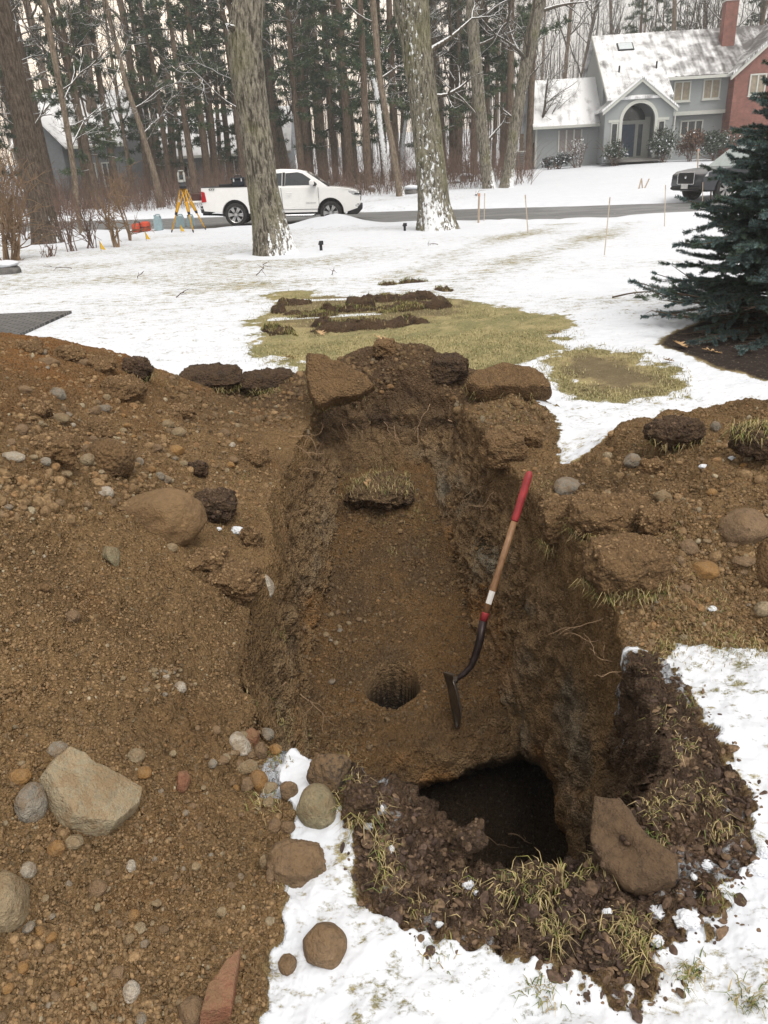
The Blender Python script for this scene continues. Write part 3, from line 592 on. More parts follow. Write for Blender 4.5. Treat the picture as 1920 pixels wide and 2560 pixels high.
rock(46,1942,62,40,'orange','flat ochre stone above the oblong grey stone at the left heap edge',ang=.3)
rock(141,1876,62,48,'grey','grey stone just above the pale angular slab',ang=.6)
rock(456,1950,36,66,'red','upright reddish striped shard in the gravel right of the pale slab',ang=.9)
rock(602,1858,44,74,'white','long white stone at the left of the pebble cluster',ang=.4,tilt=.45)
rock(628,1843,44,48,'red','reddish stone wedged beside the long white stone',ang=.4)
rock(689,1874,34,32,'orange','small orange stone at the right end of the pebble cluster',ang=.3)
rock(652,1876,36,50,'brown','upright brown stone between the long white stone and the small orange one',ang=.3)
rock(660,1838,52,34,'grey','grey oval stone behind the small orange one in the pebble cluster',ang=.3)
rock(830,1929,128,118,'dark','dark brown cracked rock beside the snow patch at the near left rim', 'boulder','boulder',ang=.85,level=4,rough=.1)
rock(796,2015,108,122,'green','smooth olive grey boulder below the dark cracked rock', 'boulder','boulder',ang=.25,level=4,rot=.4,tilt=.2,rough=.02)
rock(738,2156,158,112,'brown','lumpy brown rock with a clinging soil crust at the heap foot', 'boulder','boulder',ang=.5,level=4,rough=.12)
rock(808,2363,122,112,'brown','round brown stone sitting alone on the snow at the heap foot', 'boulder','boulder',ang=.15,level=4,rough=.02)
flat_stone([(600,2418),(590,2470),(575,2560),(500,2580),(520,2500),(560,2450)], .07, RM['red'], 'reddish wedge shaped rock at the bottom edge of the left heap', seed=5)
rock(480,2530,74,76,'brown','brown grey stone left of the reddish wedge rock',ang=.4)
rock(138,2121,46,38,'orange','yellow ochre stone below the pale angular slab',ang=.5)
rock(182,2105,56,32,'tan','flat oval tan stone under the lower edge of the pale slab',ang=.2)
rock(241,2221,52,42,'brown','brown stone in the gravel below the oval tan stone',ang=.4)
rock(328,2164,26,32,'white','small pale stone standing in open gravel right of the brown stone',ang=.6)
rock(333,2289,34,30,'orange','small ochre stone in the gravel below the small pale stone',ang=.6)
rock(68,2175,40,48,'white','pale upright stone above the big tan stone at the left edge',ang=.6)
rock(721,1975,50,46,'brown','brown stone against the lower side of the near snow patch',ang=.3)
rock(672,1970,48,28,'tan','long tan stone left of the brown stone below the near snow patch',ang=.4)
rock(618,1918,56,34,'tan','smooth tan stone below the long white stone',ang=.2)
rock(645,1950,50,56,'orange','split orange stone at the lower left of the near snow patch',ang=.5)
rock(618,1962,42,44,'brown','round brown stone left of the split orange stone',ang=.2)
rock(450,1720,36,34,'white','white cube shaped stone below the small pebble cluster on the heap face',ang=.95)
rock(415,1693,20,14,'white','small white stone inside the pebble cluster on the heap face',ang=.7)
rock(339,1890,46,36,'tan','tan stone among the scattered stones right of the grey stone',ang=.4)
rock(358,1931,44,32,'orange','ochre stone just below the tan stone on the heap face',ang=.4)
rock(719,2411,48,52,'brown','rough brown stone left of the round stone on the snow',ang=.4)
rock(328,2478,46,52,'white','pale tan stone near the bottom edge of the left heap',ang=.5)
rock(688,2066,42,40,'brown','small brown stone under the left side of the olive boulder',ang=.4)
rock(720,2068,38,36,'brown','small brown stone touching the olive boulder on its left',ang=.3)
rock(660,2152,28,36,'tan','small tan stone left of the lumpy brown rock',ang=.3)
rock(676,2190,26,42,'brown','narrow brown stone leaning below the lumpy brown rock',ang=.3)
rock(398,1290,250,150,'tan','largest boulder on the left heap, tan and soil stained, beside the trench rim', 'boulder','boulder',ang=.75,level=4,mat=rock_mat('stained_boulder',(.20,.125,.065),(.27,.175,.085),.5),rot=.25,depth=150)
rock(275,1142,125,112,'brown','brown elongated boulder sloping above the largest boulder', 'boulder','boulder',ang=.4,level=4,tilt=-.6,mat=RM['soil'])
rock(261,1231,48,32,'white','white rounded stone left of the largest boulder',ang=.4)
rock(279,1385,38,68,'green','thin grey slab stuck in the smooth heap face below the largest boulder',ang=.7,tilt=.5)
rock(142,984,44,38,'grey','grey stone on the upper left heap near the crest',ang=.5)
rock(32,1140,58,26,'white','long pale grey stone at the left edge of the upper heap',ang=.5,tilt=-.25)
rock(664,1462,46,78,'white','pale rock stuck in the left trench rim',ang=.7)
for (a, b, w, h, k, l) in [(112,1153,32,24,'grey','small grey stone right of the long pale grey stone'),(163,1185,34,20,'tan','flat tan stone left of the white rounded stone'),(398,1190,30,24,'grey','pinkish grey stone above the largest boulder'),
    (417,1199,24,18,'grey','small grey stone touching the pinkish grey one above the largest boulder'),(419,1060,36,24,'tan','tan stone high on the right shoulder of the left heap'),(447,1080,40,28,'tan','angular tan stone below the one on the right shoulder of the heap'),
    (389,1119,34,24,'brown','brown stone in the row above the largest boulder'),(440,1124,46,26,'orange','flat ochre stone ending the row above the largest boulder'),(261,1020,32,22,'grey','grey stone on the upper heap above the brown elongated boulder'),
    (181,1062,16,12,'white','tiny white stone on the upper left heap'),(348,1153,22,24,'grey','upright grey pebble between the brown boulder and the largest boulder'),(428,1369,34,24,'tan','tan stone just below the largest boulder'),
    (181,1540,42,32,'brown','brown stone alone on the smooth heap face'),(105,1469,46,20,'soil','flat soil clod on the smooth heap face'),(18,1268,30,14,'grey','flat grey stone at the left edge of the smooth heap face'),
    (110,1390,10,8,'white','tiny white pebble at the left of the smooth heap face'),(120,905,60,26,'brown','flat brown stone near the crest of the left heap'),(200,905,48,30,'brown','brown stone on the crest slope of the left heap'),
    (580,1112,18,16,'white','small white stone high on the right shoulder of the heap'),(560,1082,34,24,'brown','brown stone in the stone band near the far left rim'),(60,975,40,24,'brown','brown stone left of the grey stone near the crest'),(150,1045,48,28,'tan','tan stone on the upper heap below the grey stone')]:
    rock(a, b, w, h, k, l, ang=.5)
for (a, b, w, h, k, l, ag) in [(1657,1242,48,42,'tan','pale tan rock standing on the right berm',.6),(1724,1367,50,42,'brown','square brown rock on the right berm',.7),(1577,1367,40,26,'tan','flat oval stone on the turf lump of the right berm',.2),
    (1621,1386,32,20,'tan','small oval stone above the grey pebble on the right berm',.2),(1629,1403,30,26,'grey','smooth grey pebble on the turf lump of the right berm',.2),(1519,1231,20,16,'tan','small pale pebble left of the standing tan rock',.3),
    (1782,1231,28,22,'orange','round ochre stone at the upper right of the berm',.3),(1584,1150,48,38,'grey','grey stone at the valley end of the right berm',.5),(1623,1178,32,22,'orange','ochre stone in the notch of the right berm',.4),
    (1423,1216,80,56,'grey','dark grey rock on the trench rim near the shovel handle',.6),(1760,1423,80,46,'orange','orange brown block on the right berm below the square brown rock',.9),(1700,1400,24,22,'brown','small brown stone left of the orange brown block',.3),
    (1790,1065,26,32,'grey','upright grey stone near the top of the right berm',.6),(1860,1400,64,34,'brown','brown slab leaning under the grey brown boulder of the right berm',.6),(1712,1470,34,22,'brown','brown stone near the foot of the right berm',.4)]:
    rock(a, b, w, h, k, l, ang=ag)
rock(1862,1315,120,100,'brown','grey brown boulder on the right berm near the photo edge','boulder','boulder',ang=.6,level=4)
rock(1925,1401,80,150,'brown','tall brown boulder cut by the right photo edge on the berm','boulder','boulder',ang=.5,level=4,mat=RM['soil'])
# ---------------------------------------------------------------- grass blades (numpy, many in one mesh)
def blades(nb, base, h, wd, col, lean=.6, g=rng, droop=.35):
    n = len(base); a = g.uniform(0, 2*math.pi, n); d = np.stack([np.cos(a), np.sin(a), np.zeros(n)], -1); sd_ = np.stack([-np.sin(a), np.cos(a), np.zeros(n)], -1)
    h = np.broadcast_to(h, (n,))*g.uniform(.6, 1.25, n); L = np.minimum(np.abs(g.normal(0, lean, n)), 1.5); w = (np.broadcast_to(wd, (n,))*g.uniform(.7, 1.3, n))[:, None]
    m = base+d*(h*L*.35)[:, None]+np.array([0, 0, 1])*(h*.62)[:, None]; t = base+d*(h*L)[:, None]+np.array([0, 0, 1])*(h*(1-droop*np.minimum(L, 1.5)))[:, None]
    V = np.stack([base-sd_*w*.5, base+sd_*w*.5, m+sd_*w*.4, m-sd_*w*.4, t], 1).reshape(-1, 3); k = np.arange(n)[:, None]*5
    c = np.asarray(col, np.float32)
    if c.ndim == 1: c = np.broadcast_to(c, (n, 3))
    c = c*g.uniform(.65, 1.3, (n, 1)); cc = np.repeat(c, 5, 0)
    nb.v.append(V.astype(np.float32)); nb.q.append(k+np.array([0,1,2,3])+nb.n); nb.t.append(k+np.array([3,2,4])+nb.n); nb.c.append(cc.astype(np.float32)); nb.n += len(V)
def vcol_mat(name, rough=.8, trans=0.0, var=.25, scale=40):
    m, t, b = new_mat(name); a = N(t, 'ShaderNodeAttribute', attribute_name='Col').outputs['Color']; n = tex_noise(t, wpos(t), scale, 4)
    c = mixc(t, 1.0, a, ramp(t, n.outputs[0], [(.3, 1-var), (.7, 1+var)]).outputs[0], 'MULTIPLY'); t.links.new(c, b.inputs['Base Color']); b.inputs['Roughness'].default_value = rough; b.inputs['Specular IOR Level'].default_value = .15
    return m
M_GRASS = vcol_mat('dead_grass'); M_CRUMB = vcol_mat('crumbled_soil', .92, var=.45, scale=120)
STRAW = np.array([.37,.295,.15]); OLIVE = np.array([.23,.215,.07]); GREEN = np.array([.13,.165,.05]); DRYB = np.array([.30,.22,.11])
def gcols(n, ps, g=rng): return np.array([STRAW, OLIVE, GREEN, DRYB])[g.choice(4, n, p=ps)]
# tufts along the rims: (px, py, spread px, count, height m, palette)
TUFT = [(930,2030,45,170,.07,0),(870,1970,40,110,.06,0),(1500,2100,40,90,.05,0),(1330,2170,70,220,.06,0),(1480,2160,60,160,.06,0),(1390,2330,45,170,.07,0),(1570,2330,50,220,.07,0),(1600,2390,40,150,.06,0),(1300,2200,60,100,.05,0),(980,2200,40,110,.06,0),(960,2130,40,120,.06,0),(1040,2280,40,80,.05,0),
  (1640,2110,45,110,.05,1),(1640,2010,50,120,.05,0),(1760,1990,50,130,.05,0),(1800,2080,40,110,.05,0),(1700,1880,45,90,.05,0),(1660,1800,30,60,.05,0),(1720,1760,30,50,.05,1),(1800,2240,40,70,.04,1),(1720,2440,40,130,.05,1),(1870,2500,45,110,.05,1),(1350,2480,60,110,.045,1),(1090,2380,50,60,.04,1),(1250,2300,60,90,.045,0),(1180,2120,40,70,.05,0),(1150,2220,50,90,.05,0),
  (745,1850,40,160,.05,0),(700,1810,40,120,.05,0),(660,1760,30,70,.045,1),(690,1900,30,90,.04,1),(860,1900,35,110,.06,0),(660,2010,40,120,.04,0),(720,2200,45,50,.04,1),
  (1500,1330,40,130,.06,0),(1480,1390,50,110,.05,0),(1530,1370,30,70,.05,0),(1400,1330,60,110,.05,0),(1640,1420,45,80,.04,0),(1440,1280,40,80,.05,0),(1380,1210,40,60,.05,0),(1620,1130,40,90,.06,0),(1660,1620,50,200,.05,0),(1720,1580,60,200,.05,0),(1800,1610,60,250,.05,0),(1880,1620,50,220,.05,0),(1700,1530,60,160,.05,0),(1770,1500,60,140,.05,0),(1600,1700,40,60,.04,1),(1690,1330,40,60,.04,0),
  (1280,1010,60,220,.05,0),(1330,1030,50,160,.05,0),(1230,1030,50,110,.04,0),(640,980,50,160,.05,0),(700,965,40,130,.05,0),(560,905,40,100,.04,0),(430,970,35,120,.04,0),(350,950,30,80,.04,0),(910,1010,60,150,.06,0),(600,1200,25,40,.04,1),(680,1280,20,25,.04,1),(700,1590,20,40,.04,1),(545,1310,30,40,.04,1),
  (960,1170,45,200,.06,0),(890,1200,40,160,.06,0),(880,1250,30,120,.06,0),(1020,1240,35,140,.06,0),(1040,1290,30,120,.06,1),(950,1290,40,120,.05,0),(980,1380,25,80,.05,0),(1060,1360,20,60,.05,0)]
nb = NB()
for (a, b, sp, n, h, pal) in TUFT:
    n = int(n*.7); h = h*.56; pts = hit(rng.normal(a, sp*.55, n), rng.normal(b, sp*.45, n)); k = pts[:, 2] > -1.0; pts = pts[k]; pts[:, 2] -= .004
    blades(nb, pts, h, .0024, gcols(len(pts), [.55,.22,.08,.15] if pal == 0 else [.2,.3,.4,.1]), 1.25, rng, .6)
# stray blades poking through the near snow
n = 11000; pts = hit(rng.uniform(620, 1990, n), 1550+1080*rng.power(1.3, n)); sf = np.array(zone_fields(pts[:, 0], pts[:, 1])[:4]).max(0); k = (sf < .0) & (rng.uniform(size=n) < .35+.9*np.clip(fbm(pts[:, 0], pts[:, 1], 0, 6, 3, 55)+.1, 0, 1)); pts = pts[k]
blades(nb, pts, .030, .0015, gcols(len(pts), [.10,.35,.40,.15])*.75, 1.0)
tag(nb.build('grass', M_GRASS), kind='stuff')
# the bare green patch and thin lawn further off
nb = NB(); n = 75000; px = rng.uniform(560, 1730, n); py = rng.uniform(700, 1010, n); pts = atz(px, py, 0.0); x_, y_ = pts[:, 0], pts[:, 1]
zf = zone_fields(x_, y_); d = np.maximum(zf[4], .12-1.6*np.abs(zf[5]+.02))+.2*fbm(x_, y_, 0, 5, 3, 131); k = (rng.uniform(size=n) < sstep(-.35, .3, d)) & (np.maximum(zf[0], zf[2]) < 0); pts = pts[k]; pts[:, 2] = gz(pts[:, 0], pts[:, 1])
blades(nb, pts, .024, .0045, np.where((rng.uniform(size=len(pts)) < .5)[:, None], np.array([.40,.345,.18]), np.array([.27,.25,.12])), 1.0)
n = 60000; px = rng.uniform(-60, 1980, n); py = 570+480*rng.power(1.5, n); pts = atz(px, py, 0.0); x_, y_ = pts[:, 0], pts[:, 1]; pts[:, 2] = gz(x_, y_); zf = zone_fields(x_, y_)
k = (np.max(np.array(zf[:4]), 0) < 0) & (zf[6] < -.1) & (rng.uniform(size=n) < np.clip(.28+1.3*fbm(x_, y_, 0, 1.6, 3, 151)+.5*fbm(x_, y_, 0, 7, 2, 9), .03, 1)) & (y_ < near_edge(x_)-.6); pts = pts[k]
blades(nb, pts, .02+.0006*pts[:, 1], .003+.0003*pts[:, 1], gcols(len(pts), [.25,.4,.15,.2]), 1.3)
tag(nb.build('lawn_grass', M_GRASS), kind='stuff')
# ---------------------------------------------------------------- crumbs and gravel
def crumbs(nb, pts, size, cols, lv=1, flat=.75, ang=.5, nvar=10, seed=0):
    g = np.random.default_rng(seed); vs = [rock_v(lv, 500+seed*20+i, ang, .0) for i in range(nvar)]; f = vs[0][1]; n = len(pts)
    A = g.integers(0, nvar, n); ax = g.normal(size=(n, 3)); ax /= np.linalg.norm(ax, axis=1)[:, None]; th = g.uniform(0, 2*math.pi, n)
    base = np.stack([v for v, _ in vs])[A]*(size[:, None, None]*.5)*np.stack([g.uniform(.65, 1.4, n), g.uniform(.7, 1.3, n), g.uniform(flat*.8, flat*1.2, n)], -1)[:, None, :]
    c, s = np.cos(th)[:, None, None], np.sin(th)[:, None, None]; k = ax[:, None, :]
    k = k*np.array([.45, .45, 1.0]); k = k/np.linalg.norm(k, axis=-1, keepdims=True)
    V = base*c+np.cross(np.broadcast_to(k, base.shape), base)*s+k*(base*k).sum(-1, keepdims=True)*(1-c)+pts[:, None, :]
    m = V.shape[1]; F = (f[None]+(np.arange(n)*m)[:, None, None]).reshape(-1, 3); nb.add(V.reshape(-1, 3), F, None); nb.c.append(np.repeat(cols, m, 0).astype(np.float32))
SOILC = np.array([[.205,.136,.071],[.23,.152,.08],[.17,.112,.059],[.215,.13,.063],[.22,.175,.115],[.30,.25,.17],[.16,.11,.065]])
def soilcols(n, p, g=rng): return SOILC[g.choice(7, n, p=p)]*g.uniform(.85, 1.15, (n, 1))
def scatter(n, fn, keep):
    px, py = fn(n); pts = hit(px, py); return pts[keep(pts, px, py)]
nb = NB()
def kp(pts, px, py):
    z_ = zone_fields(pts[:, 0], pts[:, 1]); return (z_[0] > .01) & (z_[3] < .02)
pts = scatter(11000, lambda n: (rng.uniform(-40, 800, n), 1700+900*rng.power(1.4, n)), lambda p, a, b: kp(p, a, b) & (rng.uniform(size=len(p)) < .06+1.5*np.clip(fbm(p[:, 0], p[:, 1], 0, 3.2, 3, 61)+.22, 0, 1)))
sz = np.exp(rng.normal(math.log(.0056), .5, len(pts))).clip(.003, .024); crumbs(nb, pts, sz, soilcols(len(pts), [.36,.24,.2,.09,.04,.02,.05]), 1, .8, seed=1)
pts = scatter(5500, lambda n: (rng.uniform(-40, 720, n), rng.uniform(850, 1300, n)), lambda p, a, b: kp(p, a, b) & (rng.uniform(size=len(p)) < .2+1.5*np.clip(fbm(p[:, 0], p[:, 1], 0, 2.4, 3, 62)+.2, 0, 1)))
sz = np.exp(rng.normal(math.log(.012), .55, len(pts))).clip(.006, .05); crumbs(nb, pts, sz, soilcols(len(pts), [.32,.22,.2,.14,.04,.02,.06]), 1, .8, seed=2)
pts = scatter(5000, lambda n: (rng.uniform(-40, 620, n), rng.uniform(1280, 1760, n)), lambda p, a, b: kp(p, a, b)); sz = np.exp(rng.normal(math.log(.006), .35, len(pts))).clip(.003, .014); crumbs(nb, pts, sz, soilcols(len(pts), [.35,.3,.2,.08,.03,.01,.03]), 1, .9, seed=3)
pts = scatter(46000, lambda n: (rng.uniform(-60, 800, n), 880+1700*rng.power(1.25, n)), lambda p, a, b: kp(p, a, b) & (rng.uniform(size=len(p)) < .5+.9*np.clip(fbm(p[:, 0], p[:, 1], 0, 5, 3, 66)+.2, 0, 1)))
sz = np.exp(rng.normal(math.log(.0064), .3, len(pts))).clip(.004, .013)*np.where((pts[:, 1] > 1.6) & (pts[:, 1] < 3.0), .75, 1.0); crumbs(nb, pts, sz, soilcols(len(pts), [.38,.2,.25,.09,.02,.0,.06])*rng.uniform(.6, 1.08, (len(pts), 1)), 0, .9, .5, 10, 8)
tag(nb.build('gravel', M_CRUMB, smooth=False), kind='stuff')
nb = NB()
pts = scatter(3000, lambda n: (rng.uniform(1180, 1980, n), rng.uniform(1000, 1660, n)), lambda p, a, b: (lambda z_: (z_[2] > .0) & (z_[3] < .02))(zone_fields(p[:, 0], p[:, 1])))
sz = np.exp(rng.normal(math.log(.011), .55, len(pts))).clip(.006, .06); crumbs(nb, pts, sz, soilcols(len(pts), [.3,.2,.24,.12,.04,.01,.09]), 1, .8, seed=4)
pts = scatter(2600, lambda n: (rng.uniform(420, 1420, n), rng.uniform(860, 1080, n)), lambda p, a, b: (lambda z_: (np.maximum(z_[0], z_[2]) > .0) & (z_[3] < .1))(zone_fields(p[:, 0], p[:, 1])))
sz = np.exp(rng.normal(math.log(.02), .5, len(pts))).clip(.008, .07); crumbs(nb, pts, sz, soilcols(len(pts), [.2,.1,.3,.1,.02,.0,.28])*.8, 1, .8, seed=5)
pts = scatter(14000, lambda n: (rng.uniform(1150, 1980, n), rng.uniform(1000, 1660, n)), lambda p, a, b: (lambda z_: (z_[2] > .0) & (z_[3] < .05))(zone_fields(p[:, 0], p[:, 1])))
sz = np.exp(rng.normal(math.log(.009), .35, len(pts))).clip(.005, .02); crumbs(nb, pts, sz, soilcols(len(pts), [.34,.2,.28,.09,.02,.0,.07])*rng.uniform(.6, 1.05, (len(pts), 1)), 0, .9, .5, 10, 10)
tag(nb.build('soil_crumbs', M_CRUMB, smooth=False), kind='stuff')
nb = NB()      # the floor of the trench and its walls
pts = scatter(4200, lambda n: (rng.uniform(760, 1330, n), rng.uniform(1240, 1960, n)), lambda p, a, b: (p[:, 2] < -.3) & (p[:, 2] > -.98) & ((p[:, 1] > 3.05) | (p[:, 0] < -.1)) & (np.hypot(p[:, 0]-HOLE[0], p[:, 1]-HOLE[1]) > .16) & (rng.uniform(size=len(p)) < .06+1.4*np.clip(fbm(p[:, 0], p[:, 1], 0, 3, 3, 63)+.05+.5*(p[:, 1] > 4.2), 0, 1)))
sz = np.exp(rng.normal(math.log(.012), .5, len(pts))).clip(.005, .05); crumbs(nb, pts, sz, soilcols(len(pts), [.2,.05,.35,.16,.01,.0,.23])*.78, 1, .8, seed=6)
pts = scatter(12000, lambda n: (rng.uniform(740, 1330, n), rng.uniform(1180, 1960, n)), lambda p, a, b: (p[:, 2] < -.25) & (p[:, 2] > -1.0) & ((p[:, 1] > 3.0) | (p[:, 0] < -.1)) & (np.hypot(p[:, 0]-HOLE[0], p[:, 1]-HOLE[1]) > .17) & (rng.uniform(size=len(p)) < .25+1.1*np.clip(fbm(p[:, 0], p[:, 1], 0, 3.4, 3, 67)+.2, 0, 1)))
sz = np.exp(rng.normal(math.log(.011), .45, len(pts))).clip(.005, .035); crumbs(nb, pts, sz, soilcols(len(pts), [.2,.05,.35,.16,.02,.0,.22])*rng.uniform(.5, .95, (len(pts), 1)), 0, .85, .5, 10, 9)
tag(nb.build('rubble', M_CRUMB, smooth=False), kind='stuff')
nb = NB()      # dark torn chips of topsoil round the near rim
def kc(p, a, b):
    z_ = zone_fields(p[:, 0], p[:, 1]); return (z_[1] > -.05) & (z_[3] < .05) & (rng.uniform(size=len(p)) < np.clip(.35+(z_[1])*8, .08, 1))
pts = scatter(10000, lambda n: (rng.uniform(780, 1950, n), rng.uniform(1660, 2560, n)), kc); sz = np.exp(rng.normal(math.log(.0105), .55, len(pts))).clip(.004, .04)
crumbs(nb, pts, sz, np.array([[.085,.057,.042],[.115,.076,.05],[.15,.10,.063],[.07,.048,.038]])[rng.integers(0, 4, len(pts))]*rng.uniform(.8, 1.25, (len(pts), 1)), 1, .38, .95, seed=7)
tag(nb.build('topsoil_chips', M_CRUMB, smooth=False), kind='stuff')
# ---------------------------------------------------------------- countable stones of the heap: each a thing
SV_ = [rock_v(2, 900+i, .45, .05) for i in range(14)]
SM = {k: [mesh_np('stone', v, f, RM[k], link=False) for v, f in SV_[(j*3) % 14:(j*3) % 14+5] or SV_[:5]] for j, k in enumerate(('grey','tan','orange','brown','white'))}
def stones(n, fn, keep, smin, smax, label, group, kinds, seed):
    g = np.random.default_rng(seed); px, py = fn(g, n*3); pts = hit(px, py); k = keep(pts); pts = pts[k][:n]
    for p in pts:
        kd = kinds[g.integers(len(kinds))]; me = SM[kd][g.integers(len(SM[kd]))]; o = bpy.data.objects.new('stone', me); COL.objects.link(o); s = smin*(smax/smin)**(g.uniform()**1.6)*.5
        o.location = (p[0], p[1]+s*.3, p[2]+s*.25); o.scale = (s*g.uniform(.8, 1.35), s*g.uniform(.8, 1.2), s*g.uniform(.55, .9)); o.rotation_euler = (g.uniform(-.4, .4), g.uniform(-.4, .4), g.uniform(0, 6.3)); tag(o, label, 'stone', group)
kpile = lambda p: kp(p, 0, 0)
mixk = ['tan','brown','brown','grey','orange','tan']
stones(34, lambda g, n: (g.normal(615, 45, n), g.normal(1885, 50, n)), kpile, .014, .030, 'small rounded pebble in the cluster beside the near snow patch', 'pebbles beside the near snow patch', mixk, 1)
stones(28, lambda g, n: (g.normal(405, 40, n), g.normal(1695, 18, n)), kpile, .012, .022, 'small pebble in the cluster lying on the smooth heap face', 'pebbles on the smooth heap face', ['tan','grey','tan','brown'], 2)
stones(80, lambda g, n: (g.uniform(0, 620, n), g.uniform(1880, 2560, n)), kpile, .013, .030, 'small stone loose in the gravel of the lower left heap', 'stones loose on the lower left heap', mixk, 3)
stones(58, lambda g, n: (g.uniform(0, 620, n), 880+300*g.uniform(size=n)), kpile, .022, .06, 'small stone scattered over the upper left heap', 'stones scattered on the upper left heap', mixk, 4)
stones(34, lambda g, n: (g.uniform(1450, 1920, n), g.uniform(1150, 1560, n)), lambda p: (lambda z_: (z_[2] > .03) & (z_[3] < .02))(zone_fields(p[:, 0], p[:, 1])), .018, .045, 'small stone scattered over the right berm', 'stones scattered on the right berm', mixk, 5)
stones(26, lambda g, n: (g.normal(800, 30, n)+g.uniform(0, 60, n), g.normal(1570, 45, n)), lambda p: p[:, 2] < -.6, .018, .04, 'small stone on the trench floor along the left wall', 'stones on the trench floor', ['brown','tan','brown','grey'], 6)
# ---------------------------------------------------------------- clods and slabs of sod
def crust(o, V, f, seed, mat):
    """crumbs of soil stuck to the upper side of a lump"""
    g = np.random.default_rng(seed+77); c = V[f].mean(1); nrm = np.cross(V[f[:, 1]]-V[f[:, 0]], V[f[:, 2]]-V[f[:, 0]]); A = np.linalg.norm(nrm, axis=1); nz_ = nrm[:, 2]/(A+1e-12); w = A*np.clip(nz_+.15, 0, 1); k = g.choice(len(c), int(np.clip(w.sum()/2*9000, 60, 380)), p=w/w.sum()); nb = NB()
    col = np.array([[.06,.04,.03],[.09,.06,.04],[.12,.08,.05]]) if mat in ('top', RM['top']) or (not isinstance(mat, str) and mat.name.startswith('packed')) else np.array([[.215,.142,.074],[.19,.125,.065],[.155,.10,.053],[.235,.155,.082]])
    crumbs(nb, c[k], np.exp(g.normal(math.log(.0065), .5, len(k))).clip(.003, .022), col[g.integers(0, len(col), len(k))]*g.uniform(.85, 1.15, (len(k), 1)), 1, .8, .8, 6, seed); tag(nb.build('soil_crust', M_CRUMB, o, smooth=False), kind='stuff')
def plane_slab(outl, at_px, nrm, th, mat, label, name='sod_slab', cat='sod slab', seed=0, grass=0, gl=.045, lift=0.0):
    """a slab whose broad face was traced in the photo: the outline lies on a leaning plane through at_px and has thickness behind it"""
    p0 = np.array(at(*at_px)) if len(at_px) == 3 else hit1(*at_px)+np.array([0, 0, lift]); n = np.array(nrm, float); n /= np.linalg.norm(n); d = ray(np.array([a for a, _ in outl], float), np.array([b for _, b in outl], float)); E0 = CAMP+d*(((p0-CAMP)@n)/(d@n))[:, None]; c = E0.mean(0); Q = E0-c; m = 90; t = np.linspace(0, len(Q), m, endpoint=False); k = t.astype(int); w = (t-k)[:, None]; E = Q[k]*(1-w)+Q[(k+1) % len(Q)]*w
    rings = [(.2, -th), (.6, -th), (.93, -th), (1.0, -th*.85), (1.02, -th*.6), (1.01, -th*.35), (1.0, -th*.12), (.97, 0), (.9, .004), (.8, .006), (.65, .008), (.5, .008), (.35, .008), (.2, .008)]; V = np.concatenate([E*r+n*h for r, h in rings]+[n[None]*.008]); V = V+n*(.030*fbm(V[:, 0], V[:, 1], V[:, 2], 8, 5, seed, .6)+.018*(.3-np.abs(fbm(V[:, 0]*3+V[:, 1], V[:, 1]*.6, V[:, 2]*3, 9, 2, seed+4))))[:, None]+(V/(np.linalg.norm(V, axis=1)[:, None]+1e-6))*(.022*fbm(V[:, 0], V[:, 1], V[:, 2], 14, 3, seed+2)+.014*(.45-worley(V[:, 0], V[:, 1], V[:, 2], 26, seed)))[:, None]
    i = np.arange(m); j = (i+1) % m; q = np.concatenate([np.stack([r*m+i, r*m+j, (r+1)*m+j, (r+1)*m+i], -1) for r in range(len(rings)-1)]); l = len(rings)-1; tr_ = np.stack([l*m+i, l*m+j, np.full(m, len(V)-1)], -1); cap = np.array([list(range(m))[::-1]])
    o = mesh_np(name, V, [q, tr_, cap], RM[mat] if isinstance(mat, str) else mat); o.location = tuple(c); tag(o, label, cat); crust(o, V, np.concatenate([q[8*m:, :3], tr_]), seed, mat)
    if grass:
        g = np.random.default_rng(seed); nb = NB(); k = g.integers(0, m, grass); bs = E[k]*g.uniform(.9, 1.02, (grass, 1))-n*th*g.uniform(.6, 1.0, (grass, 1)); blades(nb, bs, gl, .0028, gcols(len(bs), [.5,.25,.1,.15], g), 1.3, g, .9); tag(nb.build('grass_fringe', M_GRASS, o), kind='stuff')
    return o
